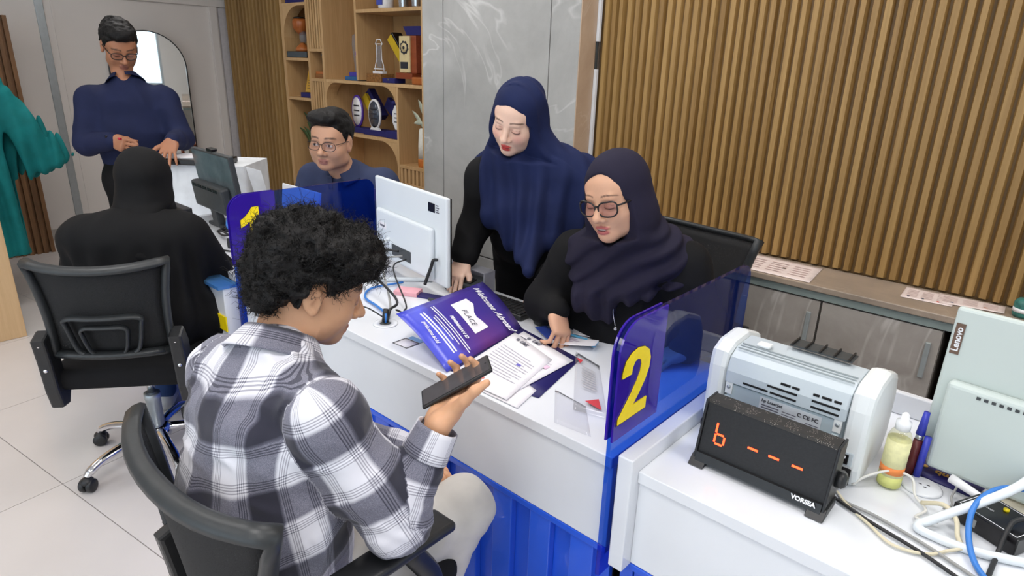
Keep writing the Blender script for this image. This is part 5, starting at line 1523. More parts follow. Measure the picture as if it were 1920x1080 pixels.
# ------------------------------------------------------------------ left-hand area: second desk items, draped table, mirror, garments
t = thing('monitor', (-3.12, 1.40, ZD), 'dark grey monitor seen from behind on the far desk', 'monitor')
MN0, MN1 = Vector((-3.300, 1.345, 0)), Vector((-2.930, 1.330, 0))
Mx = frame_M(MN1-MN0, (0.0, -0.12, 1)); P0 = (MN0+MN1)/2+Vector((0, 0.02, 0.985))
MB().box(-0.22, 0.22, -0.012, 0.012, -0.14, 0.14, M=Mx, loc=P0, bev=0.004).build('case', M_DARK, t)
MB().box(-0.212, 0.212, -0.0135, -0.012, -0.132, 0.132, M=Mx, loc=P0).build('screen_glass', mat('dark_glass_screen', rgb(96, 106, 110), 0.08, noise=(12, 0.25)), t)
MB().box(-0.20, 0.16, -0.06, -0.0140, -0.14, -0.01, M=Mx, loc=P0, bev=0.012).build('stand_hood', M_DARK, t)
for k in range(5):
    MB().box(-0.17+k*0.06, -0.125+k*0.06, -0.062, -0.0585, -0.035, -0.02, M=Mx, loc=P0).build('socket', M_BLK, t)
MB().box(-0.04, 0.03, -0.055, -0.02, -0.22, -0.13, M=Mx, loc=P0, bev=0.006).build('neck', M_DARK, t)
MB().cbox((-3.115, 1.40, ZD+0.010), (0.10, 0.07, 0.008), bev=0.004).build('foot', M_DARK, t)
MB().box(-0.03, 0.03, -0.01, 0.02, 0.140, 0.155, M=Mx, loc=P0, bev=0.003).build('webcam', M_BLK, t)
t = thing('queue_display', (-3.15, 1.15, ZD), 'small black display with a red lit digit behind the woman in black', 'display')
MB().box(-3.24, -3.06, 1.155, 1.20, ZD+0.002, ZD+0.125, bev=0.004).build('case', M_BLACK, t)
MB().box(-3.185, -3.160, 1.150, 1.1545, ZD+0.060, ZD+0.10).build('led_digit', mat('led_red2', rgb(255, 50, 30), 0.5, emit=((1.0, 0.03, 0.01, 1), 3.0)), t)
rr = random.Random(5)
def tangle(label, c0, m, n, spread, r, name='tangled_cable'):
    pts = []
    for i in range(n):
        a = i*1.15
        pts.append((c0[0]+spread*0.9*math.cos(a)*(0.5+0.5*rr.random()), c0[1]+spread*0.5*math.sin(a)*(0.5+0.5*rr.random()), c0[2]+r+0.02+0.045*rr.random()))
    cable(name, pts, r, m, label, 5)
tangle('tangle of black cables on the far desk below the monitor', (-2.86, 1.27, ZD), M_CABB, 16, 0.11, 0.0045)
tangle('second black cable coiled on the far desk beside partition 1', (-2.72, 1.30, ZD), M_CABB, 12, 0.09, 0.004)
cable('network_cable', [(-2.96, 1.33, 0.86), (-2.90, 1.29, 0.85), (-2.86, 1.27, 0.81), (-2.75, 1.30, 0.80), (-2.60, 1.40, 0.80)], 0.006, M_CABBL, 'light blue network cable on the far desk behind partition 1')
cable('desk_cable', [(-2.85, 1.15, 0.760), (-2.72, 1.16, 0.760), (-2.58, 1.22, 0.760), (-2.45, 1.30, 0.760)], 0.0035, M_CABB, 'single black cable lying along the front of the far desk')
t = thing('adapter', (-2.68, 1.22, ZD), 'dark adapter block among the cables on the far desk', 'adapter')
MB().cbox((-2.70, 1.24, ZD+0.025), (0.045, 0.03, 0.022), M=rotm(0, 0, 0.4), bev=0.004).build('block', M_DARK, t)
MB().tube([(-2.66, 1.255, ZD+0.025), (-2.63, 1.265, ZD+0.022)], 0.006, 8).build('lead', M_CABB, t)
# suggestion box in front of partition 1, with blue lid and yellow band
t = thing('collection_box', (-2.40, 0.98, 0.51), 'white box with clear blue lid and yellow band, mounted left of partition 1', 'box')
MB().box(-2.62, -2.285, 0.965, 1.020, 0.51, 0.735, bev=0.003).build('body', M_WHITE, t)
MB().box(-2.625, -2.280, 0.960, 0.9645, 0.565, 0.625).build('yellow_band', M_YEL, t)
MB().box(-2.627, -2.278, 0.945, 1.021, 0.736, 0.748).build('lid', tinted('lid_blue', (0.25, 0.55, 0.85, 1), 0.05, 0.3, (0.15, 0.4, 0.75, 1)), t)
MB().box(-2.60, -2.30, 1.0205, 1.057, 0.55, 0.70).build('bracket', M_WHITE, t)

# draped table
t = thing('draped_table', (-3.65, 1.66, 0), 'tall table under a white cloth, in front of the standing man', 'table')
A_, B_ = Vector((-3.745, 1.25, 0)), Vector((-3.345, 1.60, 0))
ud = (B_-A_).normalized(); vd = Vector((-ud.y, ud.x, 0))
L_, D_ = (B_-A_).length, 0.34
def tp(u, v, z): return A_+ud*(L_*u)+vd*(D_*v)+Vector((0, 0, z))
def rim(s):
    s = s % 4
    k = int(s); f = s-k
    return [(f, 0), (1, f), (1-f, 1), (0, 1-f)][k]
def drape(u, v):
    s = u*4
    a, b = rim(s)
    w = 0.010+0.03*v
    nx = (a-0.5)*2; ny = (b-0.5)*2
    wob = 1+w*(0.6*math.sin(s*9)+0.5*math.sin(s*17+1))*v
    p = tp(0.5+(a-0.5)*(1+0.05*v)*wob, 0.5+(b-0.5)*(1+0.05*v)*wob, 1.0-0.93*v)
    return p
cl = MB().grid(drape, 120, 16)
cl.grid(lambda u, v: tp(u, v, 1.0), 4, 4)
cl.build('cloth', fabric('white_cloth', rgb(232, 236, 240), 0.8, sheen=0.1), t)
MB().prism([(0, 0), (0.08, -0.02), (0.11, -0.16), (0.04, -0.17)], 'Y', -0.002, 0.002, M=frame_M(ud, (0, 0, 1)), loc=tp(1.0, 0.1, 0.995)).build('cloth_corner', fabric('white_cloth', rgb(232, 236, 240), 0.8), t)
for (u, v) in ((0.08, 0.08), (0.92, 0.08), (0.92, 0.92), (0.08, 0.92)):
    p = tp(u, v, 0)
    MB().tube([p, p+Vector((0, 0, 0.985))], 0.018, 8).build('leg', M_ALU, t)
MB().prism([tuple(tp(u, v, 0))[:2] for u, v in ((0.02, 0.02), (0.98, 0.02), (0.98, 0.98), (0.02, 0.98))], 'Z', 0.975, 0.997).build('table_top', M_WHITE, t)
single('document_case', MB().cbox(tuple(tp(0.52, 0.16, 1.018)), (0.17, 0.09, 0.016), M=frame_M(ud, (0, 0, 1)), bev=0.006), M_BLK, tuple(tp(0.5, 0.2, 1.0)), 'black document case lying on the draped table', 'case')
single('white_form', MB().cbox(tuple(tp(0.34, 0.20, 1.037)), (0.12, 0.085, 0.002), M=frame_M(ud, (0, 0, 1)) @ rotm(0, 0, 0.15)), M_PAPER, tuple(tp(0.3, 0.2, 1.035)), 'white form under the standing man\'s spread fingers', 'paper')

# arched mirror
t = thing('wall_mirror', (-6.47, 2.31, 0.45), 'tall arched mirror with thin black rim on the white wall', 'mirror')
Mm = rotm(0, 0, math.radians(-11))
def arch(r): return [(-r, 0.45), (r, 0.45)]+[(r*math.cos(math.radians(a)), 1.43+r*math.sin(math.radians(a))) for a in range(0, 181, 10)]
MB().prism(arch(0.31), 'X', -0.012, 0.010, M=Mm, loc=(-6.415, 2.31, 0)).build('rim', M_BLK, t)
MB().prism(arch(0.30), 'X', 0.010, 0.0125, M=Mm, loc=(-6.415, 2.31, 0)).build('glass', mat('mirror_glass', rgb(232, 236, 236), 0.02, 1.0, noise=(1, 0.0)), t)

# garment rack with wooden ends
M_LW = wood('rack_light_wood', rgb(196, 160, 116), rgb(220, 186, 142), 'Z', 0.5, contrast=0.7)
M_SHADEW = wood('rack_shaded_slat', rgb(96, 66, 40), rgb(140, 100, 64), 'Z', 0.5)  # shadow of the hanging clothes put into the wood colour
t = thing('garment_rack', (-5.2, 0.4, 0), 'wooden garment rack at the left edge with a slatted far end', 'rack')
MB().box(-4.33, -4.295, -0.25, 0.68, 0.0, 1.80, bev=0.003).build('near_end_panel', M_LW, t)
MB().box(-6.16, -6.12, -0.25, 1.275, 0.0, 1.78).build('far_end_panel', M_SHADEW, t)
so = None
for k in range(22):
    if so is None:
        o = MB().box(-0.012, 0.012, -0.014, 0.014, 0.0, 1.78, bev=0.002).build('slat', M_SHADEW, t, world=False); so = o.data
    else:
        o = bpy.data.objects.new('slat', so); C.objects.link(o); o.parent = t
    o.location = (-6.107+5.2, 1.262-0.048*k-0.4, 0)
MB().tube([(-6.12, 0.66, 1.55), (-4.33, 0.66, 1.55)], 0.014, 10).build('rail', M_CHROME, t)
M_TEAL = fabric('teal_cloth', rgb(26, 132, 134), 0.75, sheen=0.3, var=0.2)
def gown(x, label, seed, yc=0.64, zt=1.47, sl=1.0):
    r_ = random.Random(seed)
    t = thing('teal_gown', (x, yc, 0.3), label, 'gown', 'teal gowns on the rack')
    pr = [econe((x, yc, zt-0.10), (x, yc, 0.30), (0, 1, 0), (0.20, 0.030), (0.32, 0.045), 0.03)]
    for sg in (-1, 1):
        pr.append(econe((x, yc+sg*0.05, zt-0.03), (x, yc+sg*0.24, zt-0.13), (1, 0, 0), (0.028, 0.04), (0.032, 0.06), 0.04))
        a = np.array([x, yc+sg*0.26, zt-0.18]); b = np.array([x+0.01, yc+sg*(0.42+0.03*r_.random())*sl, zt-0.60])
        pr.append(econe(tuple(a), tuple(b), (1, 0, 0), (0.034, 0.075), (0.040, 0.125), 0.03))
    def dp(P):
        a = P[:, 1]
        f = 0.010*np.sin(a*70+2.5*vnoise(P*np.array([1, 1, 0.25], dtype=F32), 8.0, seed)+seed)*np.clip((zt-0.1-P[:, 2])/0.3, 0.15, 1)
        return f+0.006*vnoise(P*np.array([1, 1, 0.5], dtype=F32), 14.0, seed+3)
    hem = 0.30+0.14*r_.random()
    def clip(P):
        lo = np.where(np.abs(P[:, 1]-yc) < 0.26, 0.20+hem*0.3, zt-0.66-0.10*np.abs(P[:, 1]-yc))
        return (lo-P[:, 2])*0.7
    v, q = net(pr, 0.009, dp, 0.02, clip)
    link_mesh('cloth', nmesh('gown_cloth', v-np.array([x, yc, 0.3]), q), M_TEAL, t)
    MB().tube([(x, yc, zt+0.0), (x, yc, zt+0.06), (x, yc+0.02, zt+0.085), (x, yc, zt+0.095)], 0.003, 6).build('hanger_hook', M_CHROME, t)
gown(-4.90, 'teal gown hanging nearest the camera on the rack', 1)
gown(-5.03, 'teal gown second from the camera on the rack', 2, 0.66, 1.46, 1.04)
gown(-5.16, 'teal gown third from the camera on the rack', 3, 0.67, 1.47, 1.0)
gown(-5.30, 'teal gown hanging deepest on the rack', 4, 0.68, 1.46, 1.06)
# ------------------------------------------------------------------ people: shared anatomy
def headframe(ang, pitch, roll=0.0):
    """columns: right, forward, up; ang = heading in degrees (0 = +X, 90 = +Y), pitch = degrees down, roll = tilt to the person's right"""
    a, p, r = math.radians(ang), math.radians(pitch), math.radians(roll)
    f = np.array([math.cos(a)*math.cos(p), math.sin(a)*math.cos(p), -math.sin(p)])
    rt = np.array([math.sin(a), -math.cos(a), 0.0])
    up = np.cross(rt, f)
    rt2 = rt*math.cos(r)-up*math.sin(r); up2 = np.cross(rt2, f)
    return np.stack([rt2, f, up2], 1)
def nrm(v):
    v = np.array(v, float); return v/np.linalg.norm(v)

class Head:
    def __init__(self, c, R, s=1.0, **o):
        self.c, self.R, self.s, self.o = np.array(c, float), R, s, o
    def w(self, x, y, z): return self.c+self.R @ (np.array([x, y, z])*self.s)
    def loc(self, P): return ((P-self.c) @ self.R)/self.s
    def e(self, p, r, k=0.012, sub=False, rot=None):
        R = self.R if rot is None else self.R @ np.array(rot)
        return ell(self.w(*p), np.array(r)*self.s, R, k*self.s, sub)
    def cn(self, a, b, ra, rb, k=0.01, sub=False):
        return cone(self.w(*a), self.w(*b), ra*self.s, rb*self.s, k*self.s, sub)
    def prims(self, ears=True):
        o = self.o
        wj = o.get('jaw', 1.0); wc = o.get('cheek', 1.0)
        P = [self.e((0, -0.014, 0.028), (0.074, 0.094, 0.092), 0.02),
             self.e((0, 0.026, -0.035), (0.060*wj, 0.062, 0.074), 0.03),
             self.e((0, 0.040, 0.040), (0.060, 0.046, 0.046), 0.03),
             self.e((0, 0.060, -0.092), (0.026*wj, 0.024, 0.020), 0.03),
             self.e((0.036*wc, 0.050, -0.030), (0.028*wc, 0.030, 0.030), 0.025),
             self.e((-0.036*wc, 0.050, -0.030), (0.028*wc, 0.030, 0.030), 0.025),
             self.e((0.044*wj, 0.012, -0.072), (0.020*wj, 0.036, 0.022), 0.03),
             self.e((-0.044*wj, 0.012, -0.072), (0.020*wj, 0.036, 0.022), 0.03),
             self.cn((-0.030, 0.077, 0.020), (0.030, 0.077, 0.020), 0.012, 0.012, 0.016)]
        for sx in (-1, 1):
            P.append(self.e((sx*0.031, 0.104, -0.003), (0.020, 0.020, 0.014), 0.014, True))
        nl = o.get('nose', 1.0)
        P += [self.cn((0, 0.086, 0.006), (0, 0.083+0.022*nl, -0.030), 0.0075, 0.0105*o.get('nosew', 1.0), 0.012),
              self.e((0, 0.086+0.022*nl, -0.034), (0.0105, 0.010, 0.009), 0.008)]
        for sx in (-1, 1):
            P.append(self.e((sx*0.0125*o.get('nosew', 1.0), 0.094, -0.038), (0.0085, 0.010, 0.0075), 0.007))
            P.append(self.e((sx*0.031, 0.0755, -0.003), (0.0155, 0.0135, 0.0125), 0.006))     # lids over the eyeball
        lp = o.get('lips', 1.0); gap = o.get('open', 0.0)
        P += [self.e((0, 0.0845, -0.0640+gap*0.4), (0.022*o.get('lipw', 1.0), 0.0080, 0.0055*lp), 0.007),
              self.e((0, 0.0825, -0.0745-gap*0.6), (0.019*o.get('lipw', 1.0), 0.0082, 0.0062*lp), 0.007)]
        if gap > 0: P.append(self.e((0, 0.094, -0.0695-gap*0.1), (0.016, 0.010, 0.0018+gap), 0.003, True))
        if ears:
            for sx in (-1, 1):
                tl = np.array([[1, 0, 0], [0, math.cos(0.25), -math.sin(0.25)], [0, math.sin(0.25), math.cos(0.25)]])
                P.append(self.e((sx*0.0765, -0.012, -0.006), (0.0085, 0.019, 0.031), 0.006, rot=tl))
                P.append(self.e((sx*0.084, -0.006, -0.004), (0.006, 0.011, 0.019), 0.005, True, rot=tl))
                P.append(self.e((sx*0.0775, -0.004, -0.030), (0.007, 0.009, 0.010), 0.005))
                P.append(self.cn((sx*0.080, -0.002, 0.010), (sx*0.081, -0.014, -0.012), 0.0035, 0.003, 0.004))
        return P
    def paint(self, P, skin, col):
        """skin colour with lips, brows, eyes and blush"""
        o = self.o
        L = self.loc(P)
        x, y, z = L[:, 0], L[:, 1], L[:, 2]
        near = (np.abs(x) < 0.1) & (y > 0.02) & (np.abs(z) < 0.14)
        def put(mask, c, a=1.0):
            m = (np.clip(mask, 0, 1)*a*near)[:, None]
            col[:] = col*(1-m)+np.array(c)[:3]*m
        def sstep(a, b, v): t = np.clip((v-a)/(b-a), 0, 1); return t*t*(3-2*t)
        ax = np.abs(x)
        if o.get('blush'):
            put(np.exp(-((ax-0.040)**2/0.018**2+(z+0.030)**2/0.018**2)), o['blush'], 0.45)
        if o.get('stubble'):
            put(sstep(-0.045, -0.07, z)*sstep(0.0, 0.02, y)*0+sstep(0.005, 0.03, y)*sstep(-0.05, -0.075, z), o['stubble'], 0.35)
        # brows
        bt = o.get('brow_t', 0.0038); bz = 0.0255+o.get('brow_z', 0.0)
        arcz = bz+0.004-((ax-0.032)/0.022)**2*0.005
        put(sstep(bt, bt*0.45, np.abs(z-arcz))*sstep(0.010, 0.015, ax)*sstep(0.056, 0.050, ax)*(y > 0.04), o.get('brow', rgb(40, 30, 26)), 0.85)
        # eyes
        e = o.get('eyes', 'down')
        ex = (ax-0.031)/0.0150
        if e == 'down':
            lz = -0.0085+0.003*ex**2
            put(sstep(0.0026, 0.0010, np.abs(z-lz))*(np.abs(ex) < 1)*(y > 0.05), rgb(36, 24, 22), 0.95)
            put(sstep(0.0011, 0.0004, np.abs(z-(0.004-0.004*ex**2)))*(np.abs(ex) < 1)*(y > 0.05), rgb(110, 70, 56), 0.6)
            put(sstep(0.010, 0.004, np.abs(z+0.002))*(np.abs(ex) < 1.05)*(y > 0.05), o.get('lid', rgb(168, 118, 100)), 0.35)
        else:
            hz = 0.0048*(1-ex**2)
            op = (np.abs(ex) < 1)*(y > 0.05)*sstep(0.0006, -0.0006, np.abs(z+0.002)-hz)
            put(op, rgb(214, 206, 200))
            gx = (ax-0.031-np.sign(x)*o.get('gaze', 0.0))
            put(op*sstep(0.0056, 0.0048, np.sqrt(gx**2+(z+0.0015)**2)), rgb(30, 20, 16))
            put(sstep(0.0016, 0.0006, np.abs(z+0.002-hz))*(np.abs(ex) < 1.05)*(y > 0.05), rgb(26, 18, 16), 0.95)
        # mouth
        lp = o.get('lips', 1.0); gap = o.get('open', 0.0)
        lc = o.get('lipcol', rgb(150, 92, 82))
        lw = o.get('lipw', 1.0)
        up = np.sqrt((x/(0.0235*lw))**2+((z+0.0640-gap*0.4)/(0.0068*lp))**2)
        lo = np.sqrt((x/(0.0215*lw))**2+((z+0.0745+gap*0.6)/(0.0085*lp))**2)
        put(sstep(1.1, 0.85, np.minimum(up, lo))*(y > 0.06), lc, 0.95)
        if gap > 0:
            put(sstep(1.0, 0.8, np.sqrt((x/0.017)**2+((z+0.0695+gap*0.1)/(0.0020+gap))**2))*(y > 0.05), rgb(70, 24, 26), 1.0)
            put(sstep(1.0, 0.8, np.sqrt((x/0.014)**2+((z+0.0680)/(0.0024))**2))*(y > 0.05), rgb(226, 214, 204), 1.0)
        else:
            put(sstep(0.0013, 0.0005, np.abs(z+0.0692+0.0008*np.cos(x*160)))*(ax < 0.021)*(y > 0.06), rgb(92, 44, 40), 0.8)
        put(np.exp(-((ax-0.0075)**2/0.0035**2+(z+0.0445)**2/0.0022**2))*(y > 0.085), rgb(86, 44, 36), 0.8)  # nostrils: shade inside the holes painted on as dark spots

def hand(W, f, n, right, s=1.0, curl=None, thumb=None, spread=(0.10, 0.03, -0.04, -0.11), tags=None):
    """wrist W, finger direction f, palm normal n (out of the palm); curl per finger = three joint angles in degrees"""
    W = np.array(W, float); f = nrm(f); n = np.array(n, float); n = nrm(n-f*(n@f))
    sd = np.cross(f, n)*(1 if right else -1)          # towards the thumb
    curl = curl or [(15, 20, 10)]*4
    P = []
    rot = np.stack([sd, f, n], 1)
    def at(a, b, c): return W+(sd*a+f*b+n*c)*s
    P.append(econe(at(0, -0.006, 0), at(0, 0.015, 0), sd, (0.026*s, 0.020*s), (0.029*s, 0.017*s), 0.012))
    P.append(econe(at(0.002, 0.018, 0), at(0.0, 0.072, -0.002), sd, (0.032*s, 0.0165*s), (0.039*s, 0.0130*s), 0.012))
    P.append(ell(at(0.024, 0.032, 0.008), np.array([0.017, 0.030, 0.015])*s, rot, 0.012))
    P.append(ell(at(-0.026, 0.034, 0.006), np.array([0.013, 0.032, 0.013])*s, rot, 0.012))
    base = ((0.0290, 0.080), (0.0095, 0.085), (-0.0105, 0.081), (-0.0285, 0.071))
    seg = ((0.043, 0.026, 0.021), (0.047, 0.030, 0.022), (0.043, 0.028, 0.021), (0.034, 0.021, 0.019))
    rad = ((0.0092, 0.0082, 0.0075, 0.0062), (0.0094, 0.0084, 0.0077, 0.0064), (0.0090, 0.0080, 0.0073, 0.0060), (0.0080, 0.0071, 0.0065, 0.0054))
    tips = []
    for i in range(4):
        a = at(base[i][0], base[i][1]-0.012, -0.002)
        ang = 0.0
        fd = nrm(f+sd*spread[i])
        for j in range(3):
            ang += math.radians(curl[i][j])
            d = fd*math.cos(ang)+n*math.sin(ang)
            L = seg[i][j]*s+(0.012*s if j == 0 else 0)
            b = a+d*L
            P.append(cone(a, b, rad[i][j]*s, rad[i][j+1]*s, 0.004))
            a = b
        tips.append(a)
    th = thumb or ((0.55, 0.75, 0.25), (0.30, 0.9, 0.2), (0.15, 0.95, 0.15))
    a = at(0.022, 0.020, 0.006)
    for j, (L, r0, r1) in enumerate(((0.046, 0.0145, 0.0115), (0.033, 0.0112, 0.0098), (0.026, 0.0098, 0.0072))):
        d = nrm(sd*th[j][0]+f*th[j][1]+n*th[j][2])
        b = a+d*L*s
        P.append(cone(a, b, r0*s, r1*s, 0.006))
        a = b
    tips.append(a)
    return P, tips

def body_mesh(name, prims, vox, base, paintfn, skin, label, m):
    """the person: one continuous skin surface, origin at base"""
    v, q = net(prims, vox)
    me = nmesh(name, v-np.array(base), q)
    col = np.tile(np.array(skin[:3], float), (len(v), 1))
    mott = vnoise(v.astype(F32), 22.0, 3)
    col *= (1+0.05*mott)[:, None]
    if paintfn: paintfn(v, col)
    set_attr(me, 'Col', np.clip(col, 0, 1))
    o = link_mesh(name, me, m)
    o.location = base
    tag(o, label, 'person')
    return o

def garment_mesh(name, prims, vox, parent, m, disp=None, dpad=0.0, clip=None, attr=None):
    v, q = net(prims, vox, disp, dpad, clip)
    me = nmesh(name, v-np.array(origin_of(parent)), q)
    if attr is not None: set_attr(me, 'plaid', attr(v), 'FLOAT_VECTOR')
    return link_mesh(name, me, m, parent)

def glasses(hd, parent, m, rx=0.026, rz=0.019, sq=2.6, r=0.0016, lens=None, y0=0.100, z0=-0.004, gapx=0.0325, lift=0.0):
    t = bpy.data.objects.new('glasses', None)
    mb = MB()
    def pt(sx, a):
        c, s_ = math.cos(a), math.sin(a)
        x = abs(c)**(2/sq)*(1 if c > 0 else -1)*rx; z = abs(s_)**(2/sq)*(1 if s_ > 0 else -1)*rz
        if s_ > 0: z += lift*max(0, c*1.0)*rz
        xx = gapx+x
        return hd.w(sx*xx, y0-0.010*(xx/0.06)**2, z0+z)
    for sx in (-1, 1):
        ring = [pt(sx, 2*math.pi*i/24) for i in range(25)]
        mb.tube(ring, r*hd.s, 6, caps=False)
        hx = gapx+rx
        mb.tube([hd.w(sx*hx, y0-0.012, z0+rz*0.55), hd.w(sx*(hx+0.006), y0-0.022, z0+rz*0.55), hd.w(sx*0.0775, 0.02, z0+0.012), hd.w(sx*0.0785, -0.02, z0+0.010)], r*hd.s*1.1, 6)
    mb.tube([hd.w(-(gapx-rx), y0-0.001, z0+rz*0.35), hd.w(0, y0+0.003, z0+rz*0.5), hd.w(gapx-rx, y0-0.001, z0+rz*0.35)], r*hd.s*1.1, 6)
    fr = mb.build('glasses', m, parent)
    for sx in (-1, 1):
        lm = MB(); ring = [pt(sx, 2*math.pi*i/24) for i in range(24)]
        lm._add(ring, [tuple(range(24))])
        lm.build('lens', lens or tinted('spectacle_lens', (0.93, 0.92, 0.95, 1), 0.03), fr)
    return fr

def strands(N, M, start, dirs, length, curl, freq, rad, seed):
    """curly hair strands as thin three-sided tubes -> verts, quads"""
    rs = np.random.RandomState(seed)
    t = np.linspace(0, 1, M)[None, :, None]
    d = dirs/np.linalg.norm(dirs, axis=1, keepdims=True)
    a = np.cross(d, rs.randn(N, 3)); a /= np.linalg.norm(a, axis=1, keepdims=True)
    b = np.cross(d, a)
    ph = rs.rand(N, 1, 1)*6.28; L = (length*(0.55+0.9*rs.rand(N)))[:, None, None]
    fr = freq*(0.7+0.6*rs.rand(N, 1, 1)); cu = curl*(0.5+rs.rand(N, 1, 1))
    bend = rs.randn(N, 1, 3)*0.35
    pts = start[:, None, :]+L*t*(d[:, None, :]+bend*t)+cu*t**0.6*(np.cos(fr*t*6.28+ph)*a[:, None, :]+np.sin(fr*t*6.28+ph)*b[:, None, :])
    tn = np.gradient(pts, axis=1); tn /= np.linalg.norm(tn, axis=2, keepdims=True)+1e-9
    s = np.cross(tn, a[:, None, :]+0.01); s /= np.linalg.norm(s, axis=2, keepdims=True)+1e-9
    u = np.cross(tn, s)
    R = (rad*(1-0.75*np.linspace(0, 1, M)))[None, :, None]
    rings = np.stack([pts+R*(math.cos(k*2.094)*s+math.sin(k*2.094)*u) for k in range(3)], 2)
    v = rings.reshape(-1, 3)
    base = (np.arange(N)[:, None, None]*M+np.arange(M-1)[None, :, None])*3
    k = np.arange(3)[None, None, :]; k2 = (k+1) % 3
    q = np.stack([base+k, base+k2, base+3+k2, base+3+k], -1).reshape(-1, 4)
    return v, q

def hairline_clip(hd, front=0.078, side=0.012, nape=-0.062, ear=True):
    def f(P):
        L = hd.loc(P); y, z = L[:, 1], L[:, 2]; x = np.abs(L[:, 0])
        h = np.interp(y, [-0.12, -0.055, -0.032, -0.020, 0.004, 0.014, 0.03, 0.06, 0.075], [nape, nape, -0.045, side+0.012, side+0.018, side-0.022, side+0.0, front-0.012, front])
        h2 = np.where((x < 0.055) & (y < 0), nape, h)
        return (h2-z)*hd.s*0.8
    return f

M_SKIN = vcol('skin', 0.48, 0.12)
M_HAIR = mat('black_hair', rgb(15, 13, 13), 0.6, spec=0.3, noise=(220, 0.5), bump=(160, 0.5))
SK1 = rgb(214, 164, 128); SK3 = rgb(176, 122, 92); SK4 = rgb(206, 158, 128); SK5 = rgb(238, 200, 178); SK6 = rgb(214, 166, 136)
M_BLAZER = fabric('black_blazer', rgb(14, 14, 16), 0.85)

def hijab_face(hd, rx=0.060, rz=0.092, zc=-0.022, y0=0.050, low=-0.108, k=0.006):
    """opening of a headscarf: an upright oval through the front, and the cloth trimmed back to the face edge"""
    def fn(P):
        L = hd.loc(P).astype(F32)
        x, y, z = L[:, 0], L[:, 1], L[:, 2]
        q = (np.sqrt((x/rx)**2+((z-zc)/rz)**2)-1)*rx
        d1 = np.maximum(q, 0.0-y)
        yc = y0+1.3*np.maximum(z-0.005, 0)+0.10*np.minimum(z, 0)
        d2 = np.maximum(np.maximum(yc-y, low-z), np.abs(x)-0.2)
        return np.minimum(d1, d2)*hd.s
    c = hd.w(0, 0.08, 0)
    return custom(fn, c-0.2, c+0.2, k, True)
# ------------------------------------------------------------------ the curly-haired man in the plaid shirt (foreground)
base1 = (-1.07, 0.58, 0.0)
h1 = Head((-1.118, 0.655, 1.118), headframe(66, 20, -2), 1.0, jaw=1.02, nose=1.05, nosew=1.15, stubble=rgb(120, 84, 66), eyes='down', lipcol=rgb(170, 108, 96), brow_t=0.005)
SHR, SHL = (-0.905, 0.540, 0.945), (-1.262, 0.515, 0.930)
ELR, WRR = (-0.832, 0.622, 0.728), (-0.822, 0.748, 0.882)
ELL_, WRL = (-1.285, 0.70, 0.70), (-1.09, 0.84, 0.66)
PHC = np.array([-0.850, 0.802, 0.948])            # phone centre
px_ = nrm((0.36, 0.86, 0.36))
PLX = nrm((0.532, 0.695, 0.485)); PN = np.array((-0.33, -0.357, 0.874)); PN = nrm(PN-PLX*(PN@PLX)); PSX = np.cross(PN, PLX)
hf1 = nrm(0.55*PLX+0.84*PSX)
WRR = tuple(PHC-hf1*0.098-PN*0.024-PLX*0.004)
hpr, tips1 = hand(WRR, hf1, PN, True, 1.02, curl=[(8, 42, 55), (8, 45, 55), (10, 46, 55), (14, 46, 55)],
                  thumb=((0.95, 0.10, 0.42), (0.97, 0.18, 0.42), (0.90, 0.40, 0.16)))
neck1 = h1.w(0, -0.030, -0.075)
bp = h1.prims() + [econe(neck1, (-1.113, 0.560, 1.000), (1, 0, 0), (0.053, 0.056), (0.055, 0.055), 0.02),
      econe((-1.10, 0.54, 0.93), (-1.085, 0.50, 0.70), (1, 0.05, 0), (0.10, 0.05), (0.10, 0.06), 0.03),
      cone((-1.10, 0.54, 0.955), SHR, 0.035, 0.035, 0.02), cone((-1.10, 0.54, 0.955), SHL, 0.035, 0.035, 0.02),
      cone(SHR, ELR, 0.038, 0.032, 0.02), cone(ELR, WRR, 0.032, 0.023, 0.01),
      cone(SHL, ELL_, 0.042, 0.036, 0.03), cone(ELL_, WRL, 0.036, 0.026, 0.02)] + hpr
hl, _ = hand(WRL, (0.75, 0.55, -0.35), (0.1, -0.2, -1), False, 1.0)
bp += hl
p1 = body_mesh('person', bp, 0.0034, base1, lambda v, c: h1.paint(v, SK1, c), SK1, 'man with curly black hair in grey plaid shirt, seated, holding a phone', M_SKIN)

